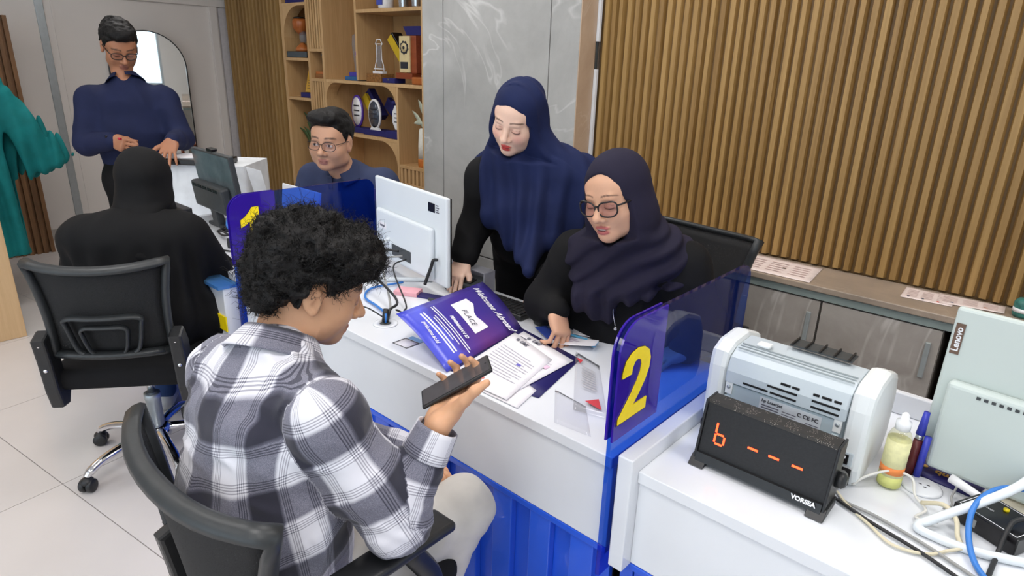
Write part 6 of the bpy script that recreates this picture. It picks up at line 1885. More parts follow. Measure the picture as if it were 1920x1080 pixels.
# shirt: plaid woven from two broad dark bands and fine lines, following torso and sleeves
def plaid_mat():
    m = bpy.data.materials.new('plaid_flannel'); m.use_nodes = True
    t = NT(m)
    at = t.n('ShaderNodeAttribute', attribute_name='plaid')
    sx = t.n('ShaderNodeSeparateXYZ'); t.l(at.outputs['Vector'], sx.inputs[0])
    PER = 0.150
    def band(c, off):
        w = t.math('FRACT', t.math('ADD', t.math('DIVIDE', c, PER), off))
        d = t.math('ABSOLUTE', t.math('SUBTRACT', w, 0.5))
        b = t.math('SUBTRACT', 1.0, t.math('DIVIDE', t.math('SUBTRACT', d, 0.185), 0.055), clamp=True)     # 1 in the dark band
        b = t.math('MINIMUM', b, 1.0, clamp=True)
        g = t.math('SUBTRACT', 1.0, t.math('DIVIDE', t.math('SUBTRACT', d, 0.27), 0.06), clamp=True)
        ln = None
        for p in (0.262, 0.292, 0.322, 0.352):
            q = t.math('LESS_THAN', t.math('ABSOLUTE', t.math('SUBTRACT', d, p)), 0.0065)
            ln = q if ln is None else t.math('MAXIMUM', ln, q)
        for p in (0.06, 0.10):
            q = t.math('MULTIPLY', t.math('LESS_THAN', t.math('ABSOLUTE', t.math('SUBTRACT', d, p)), 0.004), -0.5)
            ln = t.math('ADD', ln, q)
        return b, g, ln
    bu, gu, lu = band(sx.outputs[0], 0.12)
    bv, gv, lv = band(sx.outputs[1], 0.30)
    nz = t.noise(700.0, 2.0, 0.6)
    tw = t.math('MULTIPLY', t.math('SUBTRACT', nz, 0.5), 0.55)
    s = t.math('ADD', t.math('MULTIPLY', bu, 0.5), t.math('MULTIPLY', bv, 0.5))
    mid = t.math('MULTIPLY', t.math('SUBTRACT', 1.0, t.math('ABSOLUTE', t.math('SUBTRACT', t.math('MULTIPLY', s, 2.0), 1.0))), tw)
    s = t.math('ADD', s, mid)
    s = t.math('ADD', s, t.math('MULTIPLY', t.math('ADD', t.math('MAXIMUM', lu, 0.0), t.math('MAXIMUM', lv, 0.0)), 0.30))
    col = t.ramp(s, [(0.0, rgb(222, 222, 230)), (0.45, rgb(128, 128, 142)), (0.62, rgb(92, 92, 106)), (0.95, rgb(50, 50, 62))])
    big = t.noise(5.0, 2.0)
    col = t.mix(t.math('MULTIPLY', t.math('SUBTRACT', big, 0.4, clamp=True), 0.5), col, rgb(226, 212, 214), 'MULTIPLY')
    t.l(col, t.p.inputs['Base Color'])
    t.p.inputs['Roughness'].default_value = 0.9
    t.p.inputs['Sheen Weight'].default_value = 0.2
    t.p.inputs['Specular IOR Level'].default_value = 0.2
    t.bump(t.noise(500.0, 2.0), 0.15, 0.001)
    return m
sideA = np.array([0.995, 0.06, 0])
tor = [('t', econe((-1.070, 0.500, 0.50), (-1.085, 0.490, 0.72), sideA, (0.185, 0.135), (0.195, 0.135), 0.04)),
       ('t', econe((-1.085, 0.490, 0.72), (-1.095, 0.515, 0.885), sideA, (0.195, 0.130), (0.185, 0.115), 0.05)),
       ('t', econe((-1.095, 0.520, 0.885), (-1.105, 0.545, 0.965), sideA, (0.170, 0.100), (0.095, 0.075), 0.05)),
       ('t', cone((-1.10, 0.55, 0.985), SHR, 0.058, 0.066, 0.04)), ('t', cone((-1.11, 0.55, 0.985), SHL, 0.056, 0.060, 0.04)), ('t', econe((-1.108, 0.552, 0.965), (-1.112, 0.560, 0.995), sideA, (0.095, 0.085), (0.072, 0.068), 0.03))]
EL2 = np.array(ELR); mid = np.array(SHR)*0.45+EL2*0.55
armR = [('u', cone(SHR, tuple(mid), 0.070, 0.068, 0.03)), ('u', cone(tuple(mid), ELR, 0.068, 0.063, 0.03)),
        ('f', cone(ELR, tuple(np.array(ELR)*0.45+np.array(WRR)*0.55), 0.063, 0.048, 0.03)), ('f', cone(tuple(np.array(ELR)*0.45+np.array(WRR)*0.55), tuple(np.array(WRR)-0.050*nrm(np.array(WRR)-EL2)), 0.048, 0.0385, 0.02))]
armL = [('v', cone(SHL, ELL_, 0.062, 0.058, 0.03)), ('w', cone(ELL_, WRL, 0.060, 0.040, 0.03))]
hem = [('t', econe((-1.07, 0.53, 0.49), (-1.07, 0.60, 0.47), sideA, (0.20, 0.09), (0.19, 0.07), 0.03))]
allp = tor+armR+armL+hem
def frame_uv(P, a, b, ref, u0, v0):
    a, b = np.array(a), np.array(b); ax = nrm(b-a); r = np.array(ref, float); r = nrm(r-ax*(r@ax)); n = np.cross(ax, r)
    d = P-a
    return np.stack([u0+0.062*np.arctan2(d@n, d@r), v0+d@ax, np.zeros(len(P))], 1)
def plaid_uv(P):
    P32 = P.astype(F32)
    D = np.stack([pr.fn(P32) for _, pr in allp], 1)
    who = np.array([k for k, _ in allp])[np.argmin(D, 1)]
    uv = np.zeros((len(P), 3))
    # torso: across and along the back, wrapped round the ribs
    cxy = np.array([-1.085, 0.50])
    xx, yy = P[:, 0]-cxy[0], P[:, 1]-cxy[1]
    ut = 0.19*np.arctan2(xx/0.19, -(yy-0.02)/0.135); wz = np.clip((P[:, 2]-0.85)/0.10, 0, 1)
    uv[:, 0] = ut*(1-wz)+xx*wz+0.05+0.15*(P[:, 2]-0.8)
    uv[:, 1] = P[:, 2]*1.02-0.35*P[:, 1]-0.12*P[:, 0]
    for k, a, b, ref, u0, v0 in (('u', SHR, ELR, (0, -1, 0.2), 0.03, 0.02), ('f', ELR, WRR, (1, -0.3, 0), 0.02, 0.05), ('v', SHL, ELL_, (-1, 0, 0), 0.0, 0.0), ('w', ELL_, WRL, (0, 0, 1), 0.0, 0.0)):
        m = who == k
        uv[m] = frame_uv(P[m], a, b, ref, u0, v0)
    return uv
fA = folds(0.0065, 10.0, 2, (1.0, 1.0, 0.7)); fB = folds(0.0035, 24.0, 8, (0.7, 1.0, 1.2))
def dshirt(P):
    el = np.exp(-((P-np.array(ELR, dtype=F32))**2).sum(1)/0.06**2)
    ax = nrm(np.array(WRR)-np.array(ELR))
    creases = 0.007*np.sin(((P-np.array(ELR, dtype=F32)) @ ax)*190+3*vnoise(P, 12.0, 4))*el
    # yoke seam and armhole seam
    seam = 0.004*np.exp(-((np.sqrt(((P-np.array(SHR, dtype=F32))**2).sum(1))-0.082)/0.004)**2)
    return fA(P)+fB(P)+creases+seam
garment_mesh('shirt', [p for _, p in allp], 0.0046, p1, plaid_mat(), dshirt, 0.02, attr=plaid_uv)
M_PL = bpy.data.materials['plaid_flannel']
# collar and cuff
def ring_sheet(c0, axis, r0, r1, h, a0, a1, ref, th, name, m, parent, tilt=0.0, dz=0.0, oval=1.0):
    ax = nrm(axis); rf = np.array(ref, float); rf = nrm(rf-ax*(rf@ax)); sd = np.cross(ax, rf)
    def fn(u, v):
        a = math.radians(a0+(a1-a0)*u)
        r = r0+(r1-r0)*v
        p = np.array(c0)+(rf*math.cos(a)*oval+sd*math.sin(a))*r+ax*(h*v+tilt*math.cos(a)*1.0+dz*abs(2*u-1)**3*v)
        return Vector(p)
    o = MB().grid(fn, 40, 6, th).build(name, m, parent)
    n = len(o.data.vertices)
    co = np.empty(n*3, dtype=F32); o.data.vertices.foreach_get('co', co); co = co.reshape(-1, 3)
    set_attr(o.data, 'plaid', np.stack([np.arctan2((co-co.mean(0)) @ sd, (co-co.mean(0)) @ rf)*0.06, co @ ax, co[:, 0]*0], 1), 'FLOAT_VECTOR')
    return o
na = nrm(np.array(neck1)-np.array((-1.113, 0.556, 0.985)))
cc = np.array((-1.113, 0.558, 1.000))+na*0.004
ring_sheet(cc-na*0.012, na, 0.078, 0.070, 0.052, -160, 160, (-0.25, -1, 0), 0.004, 'collar_stand', M_PL, p1)
ring_sheet(cc+na*0.041, -na, 0.072, 0.102, 0.050, -158, 158, (-0.25, -1, 0), 0.003, 'collar', M_PL, p1)
wa = nrm(np.array(WRR)-np.array(ELR))
ring_sheet(np.array(WRR)-wa*0.066, wa, 0.048, 0.042, 0.060, -180, 180, (1, 0, 0), 0.003, 'cuff', M_PL, p1)
# trousers
M_TRS = fabric('stone_trousers', rgb(196, 192, 186), 0.85, sheen=0.15)
HR, HL = (-0.985, 0.54, 0.515), (-1.165, 0.54, 0.515)
KR, KL = (-0.925, 0.895, 0.545), (-1.125, 0.885, 0.575)
AR_, AL_ = (-0.965, 0.64, 0.09), (-1.16, 0.72, 0.09)
tp_ = [ell((-1.075, 0.52, 0.515), (0.18, 0.13, 0.085), None, 0.05),
       cone(HR, KR, 0.092, 0.072, 0.05), cone(KR, AR_, 0.072, 0.056, 0.03), cone(HL, KL, 0.092, 0.072, 0.05), cone(KL, AL_, 0.072, 0.056, 0.03)]
fT = folds(0.004, 16.0, 21, (1.2, 0.8, 0.8))
def dtr(P):
    r = 0
    for K in (KR, KL):
        g = np.exp(-((P-np.array(K, dtype=F32)-np.array([0, -0.03, -0.06], dtype=F32))**2).sum(1)/0.06**2)
        r = r+0.005*np.sin(P[:, 2]*150+P[:, 1]*60+2*vnoise(P, 14.0, 9))*g
    return fT(P)+r
garment_mesh('trousers', tp_, 0.006, p1, M_TRS, dtr, 0.015)
for k, A__ in enumerate((AR_, AL_)):
    garment_mesh('shoe', [ell((A__[0], A__[1]+0.07, 0.042), (0.045, 0.135, 0.040), None, 0.02), ell((A__[0], A__[1]-0.01, 0.065), (0.042, 0.055, 0.055), None, 0.03)], 0.008, p1, mat('white_shoe', rgb(210, 210, 208), 0.6), clip=lambda P: 0.004-P[:, 2])
# hair: curly mass plus strands
hv = [h1.e((0, -0.030, 0.058), (0.104, 0.116, 0.098), 0.03), h1.e((0, 0.050, 0.092), (0.082, 0.062, 0.052), 0.03), h1.e((0.0, -0.085, 0.0), (0.082, 0.048, 0.074), 0.03),
      h1.e((0.055, 0.03, 0.075), (0.05, 0.07, 0.05), 0.03), h1.e((-0.055, 0.03, 0.075), (0.05, 0.07, 0.05), 0.03)]
def dh(P): return 0.013*vnoise(P, 34.0, 2)+0.008*vnoise(P, 75.0, 6)+0.004*vnoise(P, 160.0, 8)
hc = hairline_clip(h1, 0.060, 0.022, -0.066)
hv_v, hv_q = net(hv, 0.0042, dh, 0.03, hc)
hair = link_mesh('hair', nmesh('hair', hv_v-np.array(base1), hv_q), M_HAIR, p1)
rs = np.random.RandomState(4)
Lh = h1.loc(hv_v)
ok = np.where((Lh[:, 2] > 0.01) | (Lh[:, 1] < -0.07))[0]
idx = rs.choice(ok, 5200)
cen_h = h1.w(0, -0.02, 0.03)
dr = hv_v[idx]-cen_h; dr /= np.linalg.norm(dr, axis=1, keepdims=True)
dr = dr*0.7+rs.randn(*dr.shape)*0.85
sv, sq = strands(5200, 11, hv_v[idx]-0.010*dr, dr, 0.024, 0.0065, 1.7, 0.0008, 5)
st = link_mesh('hair_curls', nmesh('hair_curls', sv-np.array(base1), sq), mat('hair_strand', rgb(17, 15, 14), 0.55, spec=0.3, noise=(50, 0.4)), hair)
st['kind'] = 'stuff'

# the phone he holds
Mp = Matrix((tuple(PLX), tuple(PSX), tuple(PN))).transposed()
t = thing('phone', tuple(PHC), 'black smartphone held in the curly-haired man\'s right hand', 'phone')
MB().box(-0.079, 0.079, -0.0375, 0.0375, -0.0045, 0.0035, M=Mp, loc=PHC, bev=0.0035, seg=3).build('body', M_BLACK, t)
MB().prism([(0.0745*sx+0.0, 0.0335*sy) for sx, sy in ((-1, -1), (1, -1), (1, 1), (-1, 1))], 'Z', 0.0035, 0.0040, M=Mp, loc=PHC).build('screen', mat('phone_screen', rgb(78, 76, 80), 0.12, noise=(30, 0.1)), t)
MB().lathe([(0.002, 0), (0.002, 0.0003)], 10, M=Mp, loc=tuple(PHC+PLX*0.070+PN*0.0041)).build('camera_dot', M_BLK, t)

# ------------------------------------------------------------------ woman in black robe, back to the camera
base2 = (-2.56, 0.78, 0.0)
h2 = Head((-2.655, 0.885, 1.088), headframe(140, 8), 1.0)
sd2 = np.array([0.56, 0.83, 0.0])                 # towards her right (image right)
f2 = np.array([-0.83, 0.56, 0.0])
c2_ = np.array([-2.580, 0.800, 0])
def q2(a, b, z): return c2_+sd2*a+f2*b+np.array([0, 0, z])
R2s, L2s = q2(0.165, 0, 0.905), q2(-0.165, 0, 0.905)
R2e, L2e = q2(0.25, 0.08, 0.68), q2(-0.24, 0.10, 0.68)
R2w, L2w = q2(0.16, 0.30, 0.70), q2(-0.15, 0.30, 0.70)
bp = h2.prims(False)+[cone(h2.w(0, -0.03, -0.08), q2(0, 0.03, 0.93), 0.05, 0.06, 0.03), econe(q2(0, 0, 0.90), q2(0, 0, 0.6), sd2, (0.12, 0.08), (0.12, 0.09), 0.04),
     cone(q2(0, 0, 0.92), R2s, 0.05, 0.045, 0.03), cone(q2(0, 0, 0.92), L2s, 0.05, 0.045, 0.03), cone(R2s, R2e, 0.04, 0.034, 0.02), cone(R2e, R2w, 0.034, 0.024, 0.02), cone(L2s, L2e, 0.04, 0.034, 0.02), cone(L2e, L2w, 0.034, 0.024, 0.02)]
for W_, rt in ((R2w, True), (L2w, False)):
    hp, _ = hand(W_, f2+np.array([0, 0, -0.2]), (0, 0, -1), rt, 0.92)
    bp += hp
p2_ = body_mesh('person', bp, 0.007, base2, None, SK6, 'woman in black robe and black headscarf seated with her back to the camera', M_SKIN)
M_BLKCL = fabric('black_robe', rgb(13, 13, 15), 0.8)
rb = [econe(q2(0, -0.02, 0.89), q2(0, -0.03, 0.62), sd2, (0.205, 0.125), (0.235, 0.15), 0.05), econe(q2(0, -0.02, 0.62), q2(0, 0.05, 0.47), sd2, (0.235, 0.15), (0.25, 0.17), 0.05),
      cone(q2(0, 0, 0.935), R2s, 0.075, 0.075, 0.05), cone(q2(0, 0, 0.935), L2s, 0.075, 0.075, 0.05),
      cone(R2s, R2e, 0.082, 0.085, 0.04), cone(R2e, R2w, 0.085, 0.055, 0.04), cone(L2s, L2e, 0.082, 0.082, 0.04), cone(L2e, L2w, 0.08, 0.055, 0.04),
      econe(q2(0.27, 0.04, 0.66), q2(0.33, 0.0, 0.40), f2, (0.11, 0.04), (0.13, 0.035), 0.04),
      cone(q2(0.10, 0.08, 0.52), q2(0.12, 0.46, 0.52), 0.10, 0.09, 0.05), cone(q2(-0.10, 0.08, 0.52), q2(-0.10, 0.46, 0.52), 0.10, 0.09, 0.05),
      cone(q2(0.12, 0.44, 0.50), q2(0.11, 0.43, 0.32), 0.085, 0.10, 0.04), cone(q2(-0.10, 0.44, 0.50), q2(-0.10, 0.40, 0.34), 0.085, 0.10, 0.04)]
def fR(P):
    d = P-q2(0, 0, 0).astype(F32)
    th = np.arctan2(d @ sd2.astype(F32), -(d @ f2.astype(F32))+0.15)
    return 0.009*np.sin(th*20+3*vnoise(P*np.array([1, 1, 0.3], dtype=F32), 6.0, 4))*np.clip((0.93-P[:, 2])/0.12, 0.1, 1)+0.006*vnoise(P, 11.0, 9)
garment_mesh('robe', rb, 0.009, p2_, M_BLKCL, fR, 0.02)
hj = [h2.e((0, -0.020, 0.026), (0.097, 0.116, 0.108), 0.02), h2.e((0, -0.02, -0.055), (0.088, 0.096, 0.075), 0.04), econe(h2.w(0, -0.035, -0.10), q2(0, -0.03, 0.885), sd2, (0.098, 0.098), (0.165, 0.11), 0.05)]
fH = lambda P: 0.006*vnoise(P*np.array([1, 1, 0.5], dtype=F32), 14.0, 33)+0.005*np.sin((P[:, 2]+0.3*P[:, 0])*90+4*vnoise(P, 8.0, 3))*np.clip((1.05-P[:, 2])/0.05, 0, 1)
garment_mesh('headscarf', hj+[h2.e((0, 0.16, -0.02), (0.055, 0.12, 0.075), 0.02, True)], 0.007, p2_, M_BLKCL, fH, 0.015)
M_JEAN = fabric('blue_jeans', rgb(48, 68, 108), 0.9)
for sx in (0.11, -0.10):
    a, b = q2(sx, 0.42, 0.45), q2(sx, 0.34, 0.10)
    garment_mesh('trouser_leg', [cone(a, b, 0.062, 0.055, 0.02)], 0.010, p2_, M_JEAN)
    fc_ = q2(sx, 0.40, 0)
    fr = np.stack([sd2, f2, np.array([0, 0, 1.0])], 1)
    garment_mesh('shoe', [ell((fc_[0], fc_[1], 0.04), (0.042, 0.125, 0.038), fr, 0.02), ell(tuple(q2(sx, 0.33, 0.06)), (0.04, 0.05, 0.05), fr, 0.03)], 0.009, p2_, mat('white_shoe', rgb(210, 210, 208), 0.6), clip=lambda P: 0.004-P[:, 2])
# ------------------------------------------------------------------ standing man in dark blue shirt
base3 = (-4.05, 1.32, 0.0)
h3 = Head((-4.060, 1.328, 1.585), headframe(-8, 30, 0), 1.04, jaw=1.0, eyes='down', lipcol=rgb(150, 96, 84), brow_t=0.005)
a3 = math.radians(-28); f3 = np.array([math.cos(a3), math.sin(a3), 0]); l3 = np.array([-f3[1], f3[0], 0])   # l3: his left
c3_ = np.array([-4.055, 1.325, 0])
def q3(a, b, z): return c3_+l3*a+f3*b+np.array([0, 0, z])
R3s, L3s = q3(-0.180, 0, 1.305), q3(0.180, 0, 1.31)
R3e, R3w = np.array([-4.085, 1.085, 1.075]), np.array([-3.870, 1.165, 1.112])
L3e, L3w = np.array([-3.830, 1.500, 1.105]), np.array([-3.655, 1.372, 1.118])
hr3, _ = hand(R3w, (0.92, 0.25, -0.22), (-0.2, 0.9, -0.2), True, 1.0, curl=[(55, 70, 40), (60, 72, 40), (62, 74, 40), (66, 74, 40)], thumb=((0.2, 0.8, 0.5), (-0.1, 0.9, 0.4), (-0.3, 0.9, 0.3)))
hl3, _ = hand(L3w, (0.55, -0.50, -0.62), (-0.35, 0.2, -0.9), False, 1.02, curl=[(5, 10, 5), (5, 12, 5), (8, 12, 5), (10, 14, 8)], spread=(0.22, 0.07, -0.10, -0.26), thumb=((0.8, 0.5, 0.1), (0.6, 0.8, 0.1), (0.5, 0.85, 0.1)))
bp = h3.prims()+[cone(h3.w(0, -0.03, -0.075), q3(0, 0.0, 1.38), 0.054, 0.055, 0.02), econe(q3(0, 0, 1.33), q3(0, 0, 0.98), l3, (0.10, 0.05), (0.11, 0.07), 0.03),
     cone(q3(0, -0.01, 1.345), R3s, 0.032, 0.034, 0.02), cone(q3(0, -0.01, 1.345), L3s, 0.032, 0.034, 0.02),
     cone(R3s, R3e, 0.042, 0.036, 0.03), cone(R3e, R3w, 0.036, 0.025, 0.02), cone(L3s, L3e, 0.042, 0.036, 0.03), cone(L3e, L3w, 0.036, 0.025, 0.02)]+hr3+hl3
p3_ = body_mesh('person', bp, 0.0048, base3, lambda v, c: h3.paint(v, SK3, c), SK3, 'man in dark blue shirt and glasses standing at the draped table, looking down', M_SKIN)
M_SH3 = fabric('dark_blue_shirt', rgb(29, 36, 68), 0.8, sheen=0.15)
sh3 = [econe(q3(0, 0, 1.27), q3(0, 0.01, 1.12), l3, (0.180, 0.115), (0.175, 0.12), 0.05), econe(q3(0, 0.01, 1.12), q3(0, 0.0, 0.965), l3, (0.175, 0.12), (0.165, 0.112), 0.05),
       econe(q3(0, -0.02, 1.31), q3(0, -0.030, 1.400), l3, (0.13, 0.085), (0.070, 0.064), 0.04), cone(q3(0, -0.015, 1.355), R3s, 0.054, 0.062, 0.05), cone(q3(0, -0.015, 1.355), L3s, 0.056, 0.064, 0.05),
       cone(R3s, R3e, 0.066, 0.054, 0.04), cone(R3e, tuple(R3w-0.02*nrm(R3w-R3e)), 0.058, 0.042, 0.03), cone(L3s, L3e, 0.066, 0.054, 0.04), cone(L3e, tuple(L3w-0.02*nrm(L3w-L3e)), 0.058, 0.042, 0.03)]
garment_mesh('shirt', sh3, 0.008, p3_, M_SH3, folds(0.009, 10.0, 41, (1, 1, 0.6)), 0.015)
n3 = nrm(h3.w(0, -0.03, -0.075)-q3(0, 0.01, 1.41))
ring_sheet(q3(0, -0.024, 1.392)+n3*0.045, -n3, 0.068, 0.100, 0.046, -165, 165, -f3, 0.004, 'collar', M_SH3, p3_)
tr3 = [econe(q3(0, 0, 0.975), q3(0, 0, 0.86), l3, (0.165, 0.11), (0.175, 0.12), 0.04)]
for sx in (-0.09, 0.09):
    tr3 += [cone(q3(sx, 0, 0.86), q3(sx*1.05, 0.02, 0.47), 0.092, 0.068, 0.04), cone(q3(sx*1.05, 0.02, 0.47), q3(sx*1.05, 0, 0.09), 0.068, 0.058, 0.03)]
garment_mesh('trousers', tr3, 0.011, p3_, M_BLKCL, folds(0.005, 9.0, 43, (1, 1, 0.4)), 0.015)
fr3 = np.stack([-l3, f3, np.array([0, 0, 1.0])], 1)
for sx in (-0.095, 0.095):
    garment_mesh('shoe', [ell(tuple(q3(sx, 0.06, 0.04)), (0.045, 0.14, 0.04), fr3, 0.02), ell(tuple(q3(sx, -0.01, 0.06)), (0.042, 0.05, 0.055), fr3, 0.03)], 0.010, p3_, M_BLK, clip=lambda P: 0.004-P[:, 2])
wt = nrm(np.array(R3w)-R3e)
MB().tube([R3w-wt*0.022, R3w-wt*0.004], 0.031, 14).build('watch_strap', M_BLACK, p3_)
MB().cbox(tuple(R3w-wt*0.012+np.array([0.005, -0.028, 0.014])), (0.016, 0.006, 0.016), bev=0.003).build('watch_face', M_BLK, p3_)
hcl3 = hairline_clip(h3, 0.070, 0.018, -0.055)
hh = [h3.e((0, -0.020, 0.045), (0.086, 0.106, 0.094), 0.02), h3.e((0, 0.04, 0.098), (0.068, 0.060, 0.036), 0.02)]
v, q = net(hh, 0.0055, lambda P: 0.006*vnoise(P, 40.0, 5)+0.004*vnoise(P, 90.0, 6), 0.02, hcl3)
link_mesh('hair', nmesh('hair', v-np.array(base3), q), M_HAIR, p3_)
M_GLF = mat('glasses_black', rgb(24, 20, 20), 0.3)
glasses(h3, p3_, M_GLF, 0.026, 0.017, r=0.0022)
single('pen', MB().tube([hpt for hpt in (R3w+np.array([0.06, 0.02, 0.012]), R3w+np.array([0.10, -0.005, 0.02]))], 0.006, 8), mat('red_pen', rgb(190, 30, 60), 0.4), tuple(R3w+np.array([0.06, 0.02, 0.012])), 'red pen in the standing man\'s closed hand', 'pen')

# ------------------------------------------------------------------ seated man in glasses behind partition 1
base4 = (-2.62, 1.90, 0.0)
h4 = Head((-2.580, 1.657, 1.205), headframe(-58, 4, -3), 1.08, jaw=1.16, cheek=1.1, eyes='open', gaze=0.0015, lipcol=rgb(168, 112, 102), brow_t=0.0045, nosew=1.1)
a4 = math.radians(-66); f4 = np.array([math.cos(a4), math.sin(a4), 0]); l4 = np.array([-f4[1], f4[0], 0])
c4_ = np.array([-2.605, 1.755, 0])
def q4(a, b, z): return c4_+l4*a+f4*b+np.array([0, 0, z])
R4s, L4s = q4(-0.19, 0, 1.005), q4(0.19, 0, 1.005)
R4e, L4e = q4(-0.24, 0.08, 0.82), q4(0.25, 0.08, 0.82)
R4w, L4w = q4(-0.12, 0.30, 0.80), q4(0.14, 0.30, 0.80)
bp = h4.prims()+[cone(h4.w(0, -0.03, -0.07), q4(0, 0.02, 1.03), 0.060, 0.062, 0.02), econe(q4(0, 0, 0.98), q4(0, 0.0, 0.65), l4, (0.10, 0.05), (0.12, 0.08), 0.03),
     cone(q4(0, -0.01, 0.99), R4s, 0.032, 0.034, 0.02), cone(q4(0, -0.01, 0.99), L4s, 0.032, 0.034, 0.02), cone(R4s, R4e, 0.042, 0.036, 0.03), cone(R4e, R4w, 0.036, 0.025, 0.02), cone(L4s, L4e, 0.042, 0.036, 0.03), cone(L4e, L4w, 0.036, 0.025, 0.02)]
for W_, rt in ((R4w, True), (L4w, False)):
    hp, _ = hand(W_, f4+np.array([0, 0, -0.15]), (0, 0, -1), rt, 1.0)
    bp += hp
p4_ = body_mesh('person', bp, 0.0042, base4, lambda v, c: h4.paint(v, SK4, c), SK4, 'man in slate blue shirt and glasses seated behind partition 1, facing the camera', M_SKIN)
M_SH4 = fabric('slate_shirt', rgb(54, 62, 90), 0.85, sheen=0.15)
sh4 = [econe(q4(0, -0.01, 0.94), q4(0, -0.01, 0.72), l4, (0.20, 0.12), (0.205, 0.14), 0.05), econe(q4(0, -0.01, 0.72), q4(0, -0.02, 0.55), l4, (0.205, 0.14), (0.20, 0.14), 0.05),
       econe(q4(0, -0.01, 0.98), q4(0, 0.012, 1.040), l4, (0.14, 0.09), (0.082, 0.076), 0.04), cone(q4(0, -0.015, 1.02), R4s, 0.060, 0.064, 0.05), cone(q4(0, -0.015, 1.02), L4s, 0.060, 0.064, 0.05), cone(R4s, R4e, 0.074, 0.06, 0.04), cone(R4e, R4w, 0.058, 0.040, 0.03), cone(L4s, L4e, 0.074, 0.06, 0.04), cone(L4e, L4w, 0.058, 0.040, 0.03)]
garment_mesh('shirt', sh4, 0.008, p4_, M_SH4, folds(0.006, 10.0, 51, (1, 1, 0.7)), 0.015)
n4 = nrm(h4.w(0, -0.03, -0.07)-q4(0, 0.03, 1.04))
ring_sheet(q4(0, 0.018, 1.035)+n4*0.045, -n4, 0.078, 0.108, 0.054, -162, 162, -f4, 0.004, 'collar', M_SH4, p4_)
tr4 = [ell(tuple(q4(0, -0.03, 0.53)), (0.18, 0.15, 0.10), np.stack([l4, f4, [0, 0, 1]], 1), 0.04)]
for sx in (-0.10, 0.10):
    tr4 += [cone(q4(sx, 0, 0.53), q4(sx, 0.36, 0.53), 0.09, 0.07, 0.04), cone(q4(sx, 0.36, 0.53), q4(sx, 0.30, 0.09), 0.07, 0.055, 0.03)]
garment_mesh('trousers', tr4, 0.012, p4_, M_BLKCL)
fr4 = np.stack([-l4, f4, np.array([0, 0, 1.0])], 1)
for sx in (-0.10, 0.10):
    garment_mesh('shoe', [ell(tuple(q4(sx, 0.36, 0.04)), (0.045, 0.13, 0.04), fr4, 0.02)], 0.012, p4_, M_BLK, clip=lambda P: 0.004-P[:, 2])
hcl4 = hairline_clip(h4, 0.074, 0.020, -0.050)
hh = [h4.e((0, -0.018, 0.046), (0.084, 0.104, 0.092), 0.02), h4.e((0.01, 0.045, 0.100), (0.066, 0.055, 0.036), 0.02)]
v, q = net(hh, 0.005, lambda P: 0.004*vnoise(P, 40.0, 5)+0.003*vnoise(P, 100.0, 6), 0.02, hcl4)
link_mesh('hair', nmesh('hair', v-np.array(base4), q), M_HAIR, p4_)
glasses(h4, p4_, M_GLF, 0.027, 0.018, r=0.0013, y0=0.103)
# white laptop seen through partition 1
t = thing('laptop', (-2.47, 1.40, ZD), 'open white laptop showing bright blue through partition 1', 'laptop')
MB().box(-2.62, -2.32, 1.40, 1.60, ZD+0.001, ZD+0.016, bev=0.004).build('base', M_WHITE, t)
MB().box(-0.15, 0.15, -0.004, 0.004, 0.0, 0.265, M=rotm(-0.12), loc=(-2.47, 1.394, ZD+0.017), bev=0.003).build('lid', M_WHITE, t)

# ------------------------------------------------------------------ standing woman, navy headscarf
base5 = (-1.58, 1.98, 0.0)
h5 = Head((-1.497, 1.698, 1.385), headframe(-74, 21, -12), 1.0, jaw=0.93, lips=0.85, lipw=0.84, eyes='down', lipcol=rgb(196, 44, 48), blush=rgb(226, 140, 130), brow=rgb(80, 56, 48), brow_t=0.0036, lid=rgb(178, 120, 112), nose=0.95)
a5 = math.radians(-58); f5 = np.array([math.cos(a5), math.sin(a5), 0]); l5 = np.array([-f5[1], f5[0], 0])
c5_ = np.array([-1.50, 1.775, 0])
def q5(a, b, z): return c5_+l5*a+f5*b+np.array([0, 0, z])
R5s, L5s = q5(-0.165, 0, 1.165), q5(0.165, 0, 1.185)
R5e, R5w = np.array([-1.668, 1.670, 0.985]), np.array([-1.640, 1.580, 0.868])
L5e, L5w = q5(0.23, 0.06, 0.97), q5(0.10, 0.18, 0.86)
pel5 = np.array([-1.60, 1.99, 0.86])
hr5, _ = hand(R5w, (0.10, -0.62, -0.78), (-0.1, 0.5, -0.6), True, 0.92, curl=[(20, 25, 15)]*4)
hl5, _ = hand(L5w, (0.2, -0.5, -0.7), (-0.3, 0.5, -0.6), False, 0.92, curl=[(20, 25, 15)]*4)
bp = h5.prims(False)+[cone(h5.w(0, -0.03, -0.075), q5(0, 0.0, 1.21), 0.046, 0.055, 0.03), econe(q5(0, 0, 1.19), tuple(pel5+np.array([0, 0, 0.1])), l5, (0.12, 0.07), (0.12, 0.08), 0.05),
     cone(q5(0, 0, 1.20), R5s, 0.045, 0.04, 0.04), cone(q5(0, 0, 1.20), L5s, 0.045, 0.04, 0.04), cone(R5s, R5e, 0.036, 0.031, 0.03), cone(R5e, R5w, 0.031, 0.022, 0.02), cone(L5s, L5e, 0.036, 0.031, 0.03), cone(L5e, L5w, 0.031, 0.022, 0.02)]+hr5+hl5
p5_ = body_mesh('person', bp, 0.0030, base5, lambda v, c: h5.paint(v, SK5, c), SK5, 'woman in navy headscarf and black blazer standing and leaning over the counter', M_SKIN)
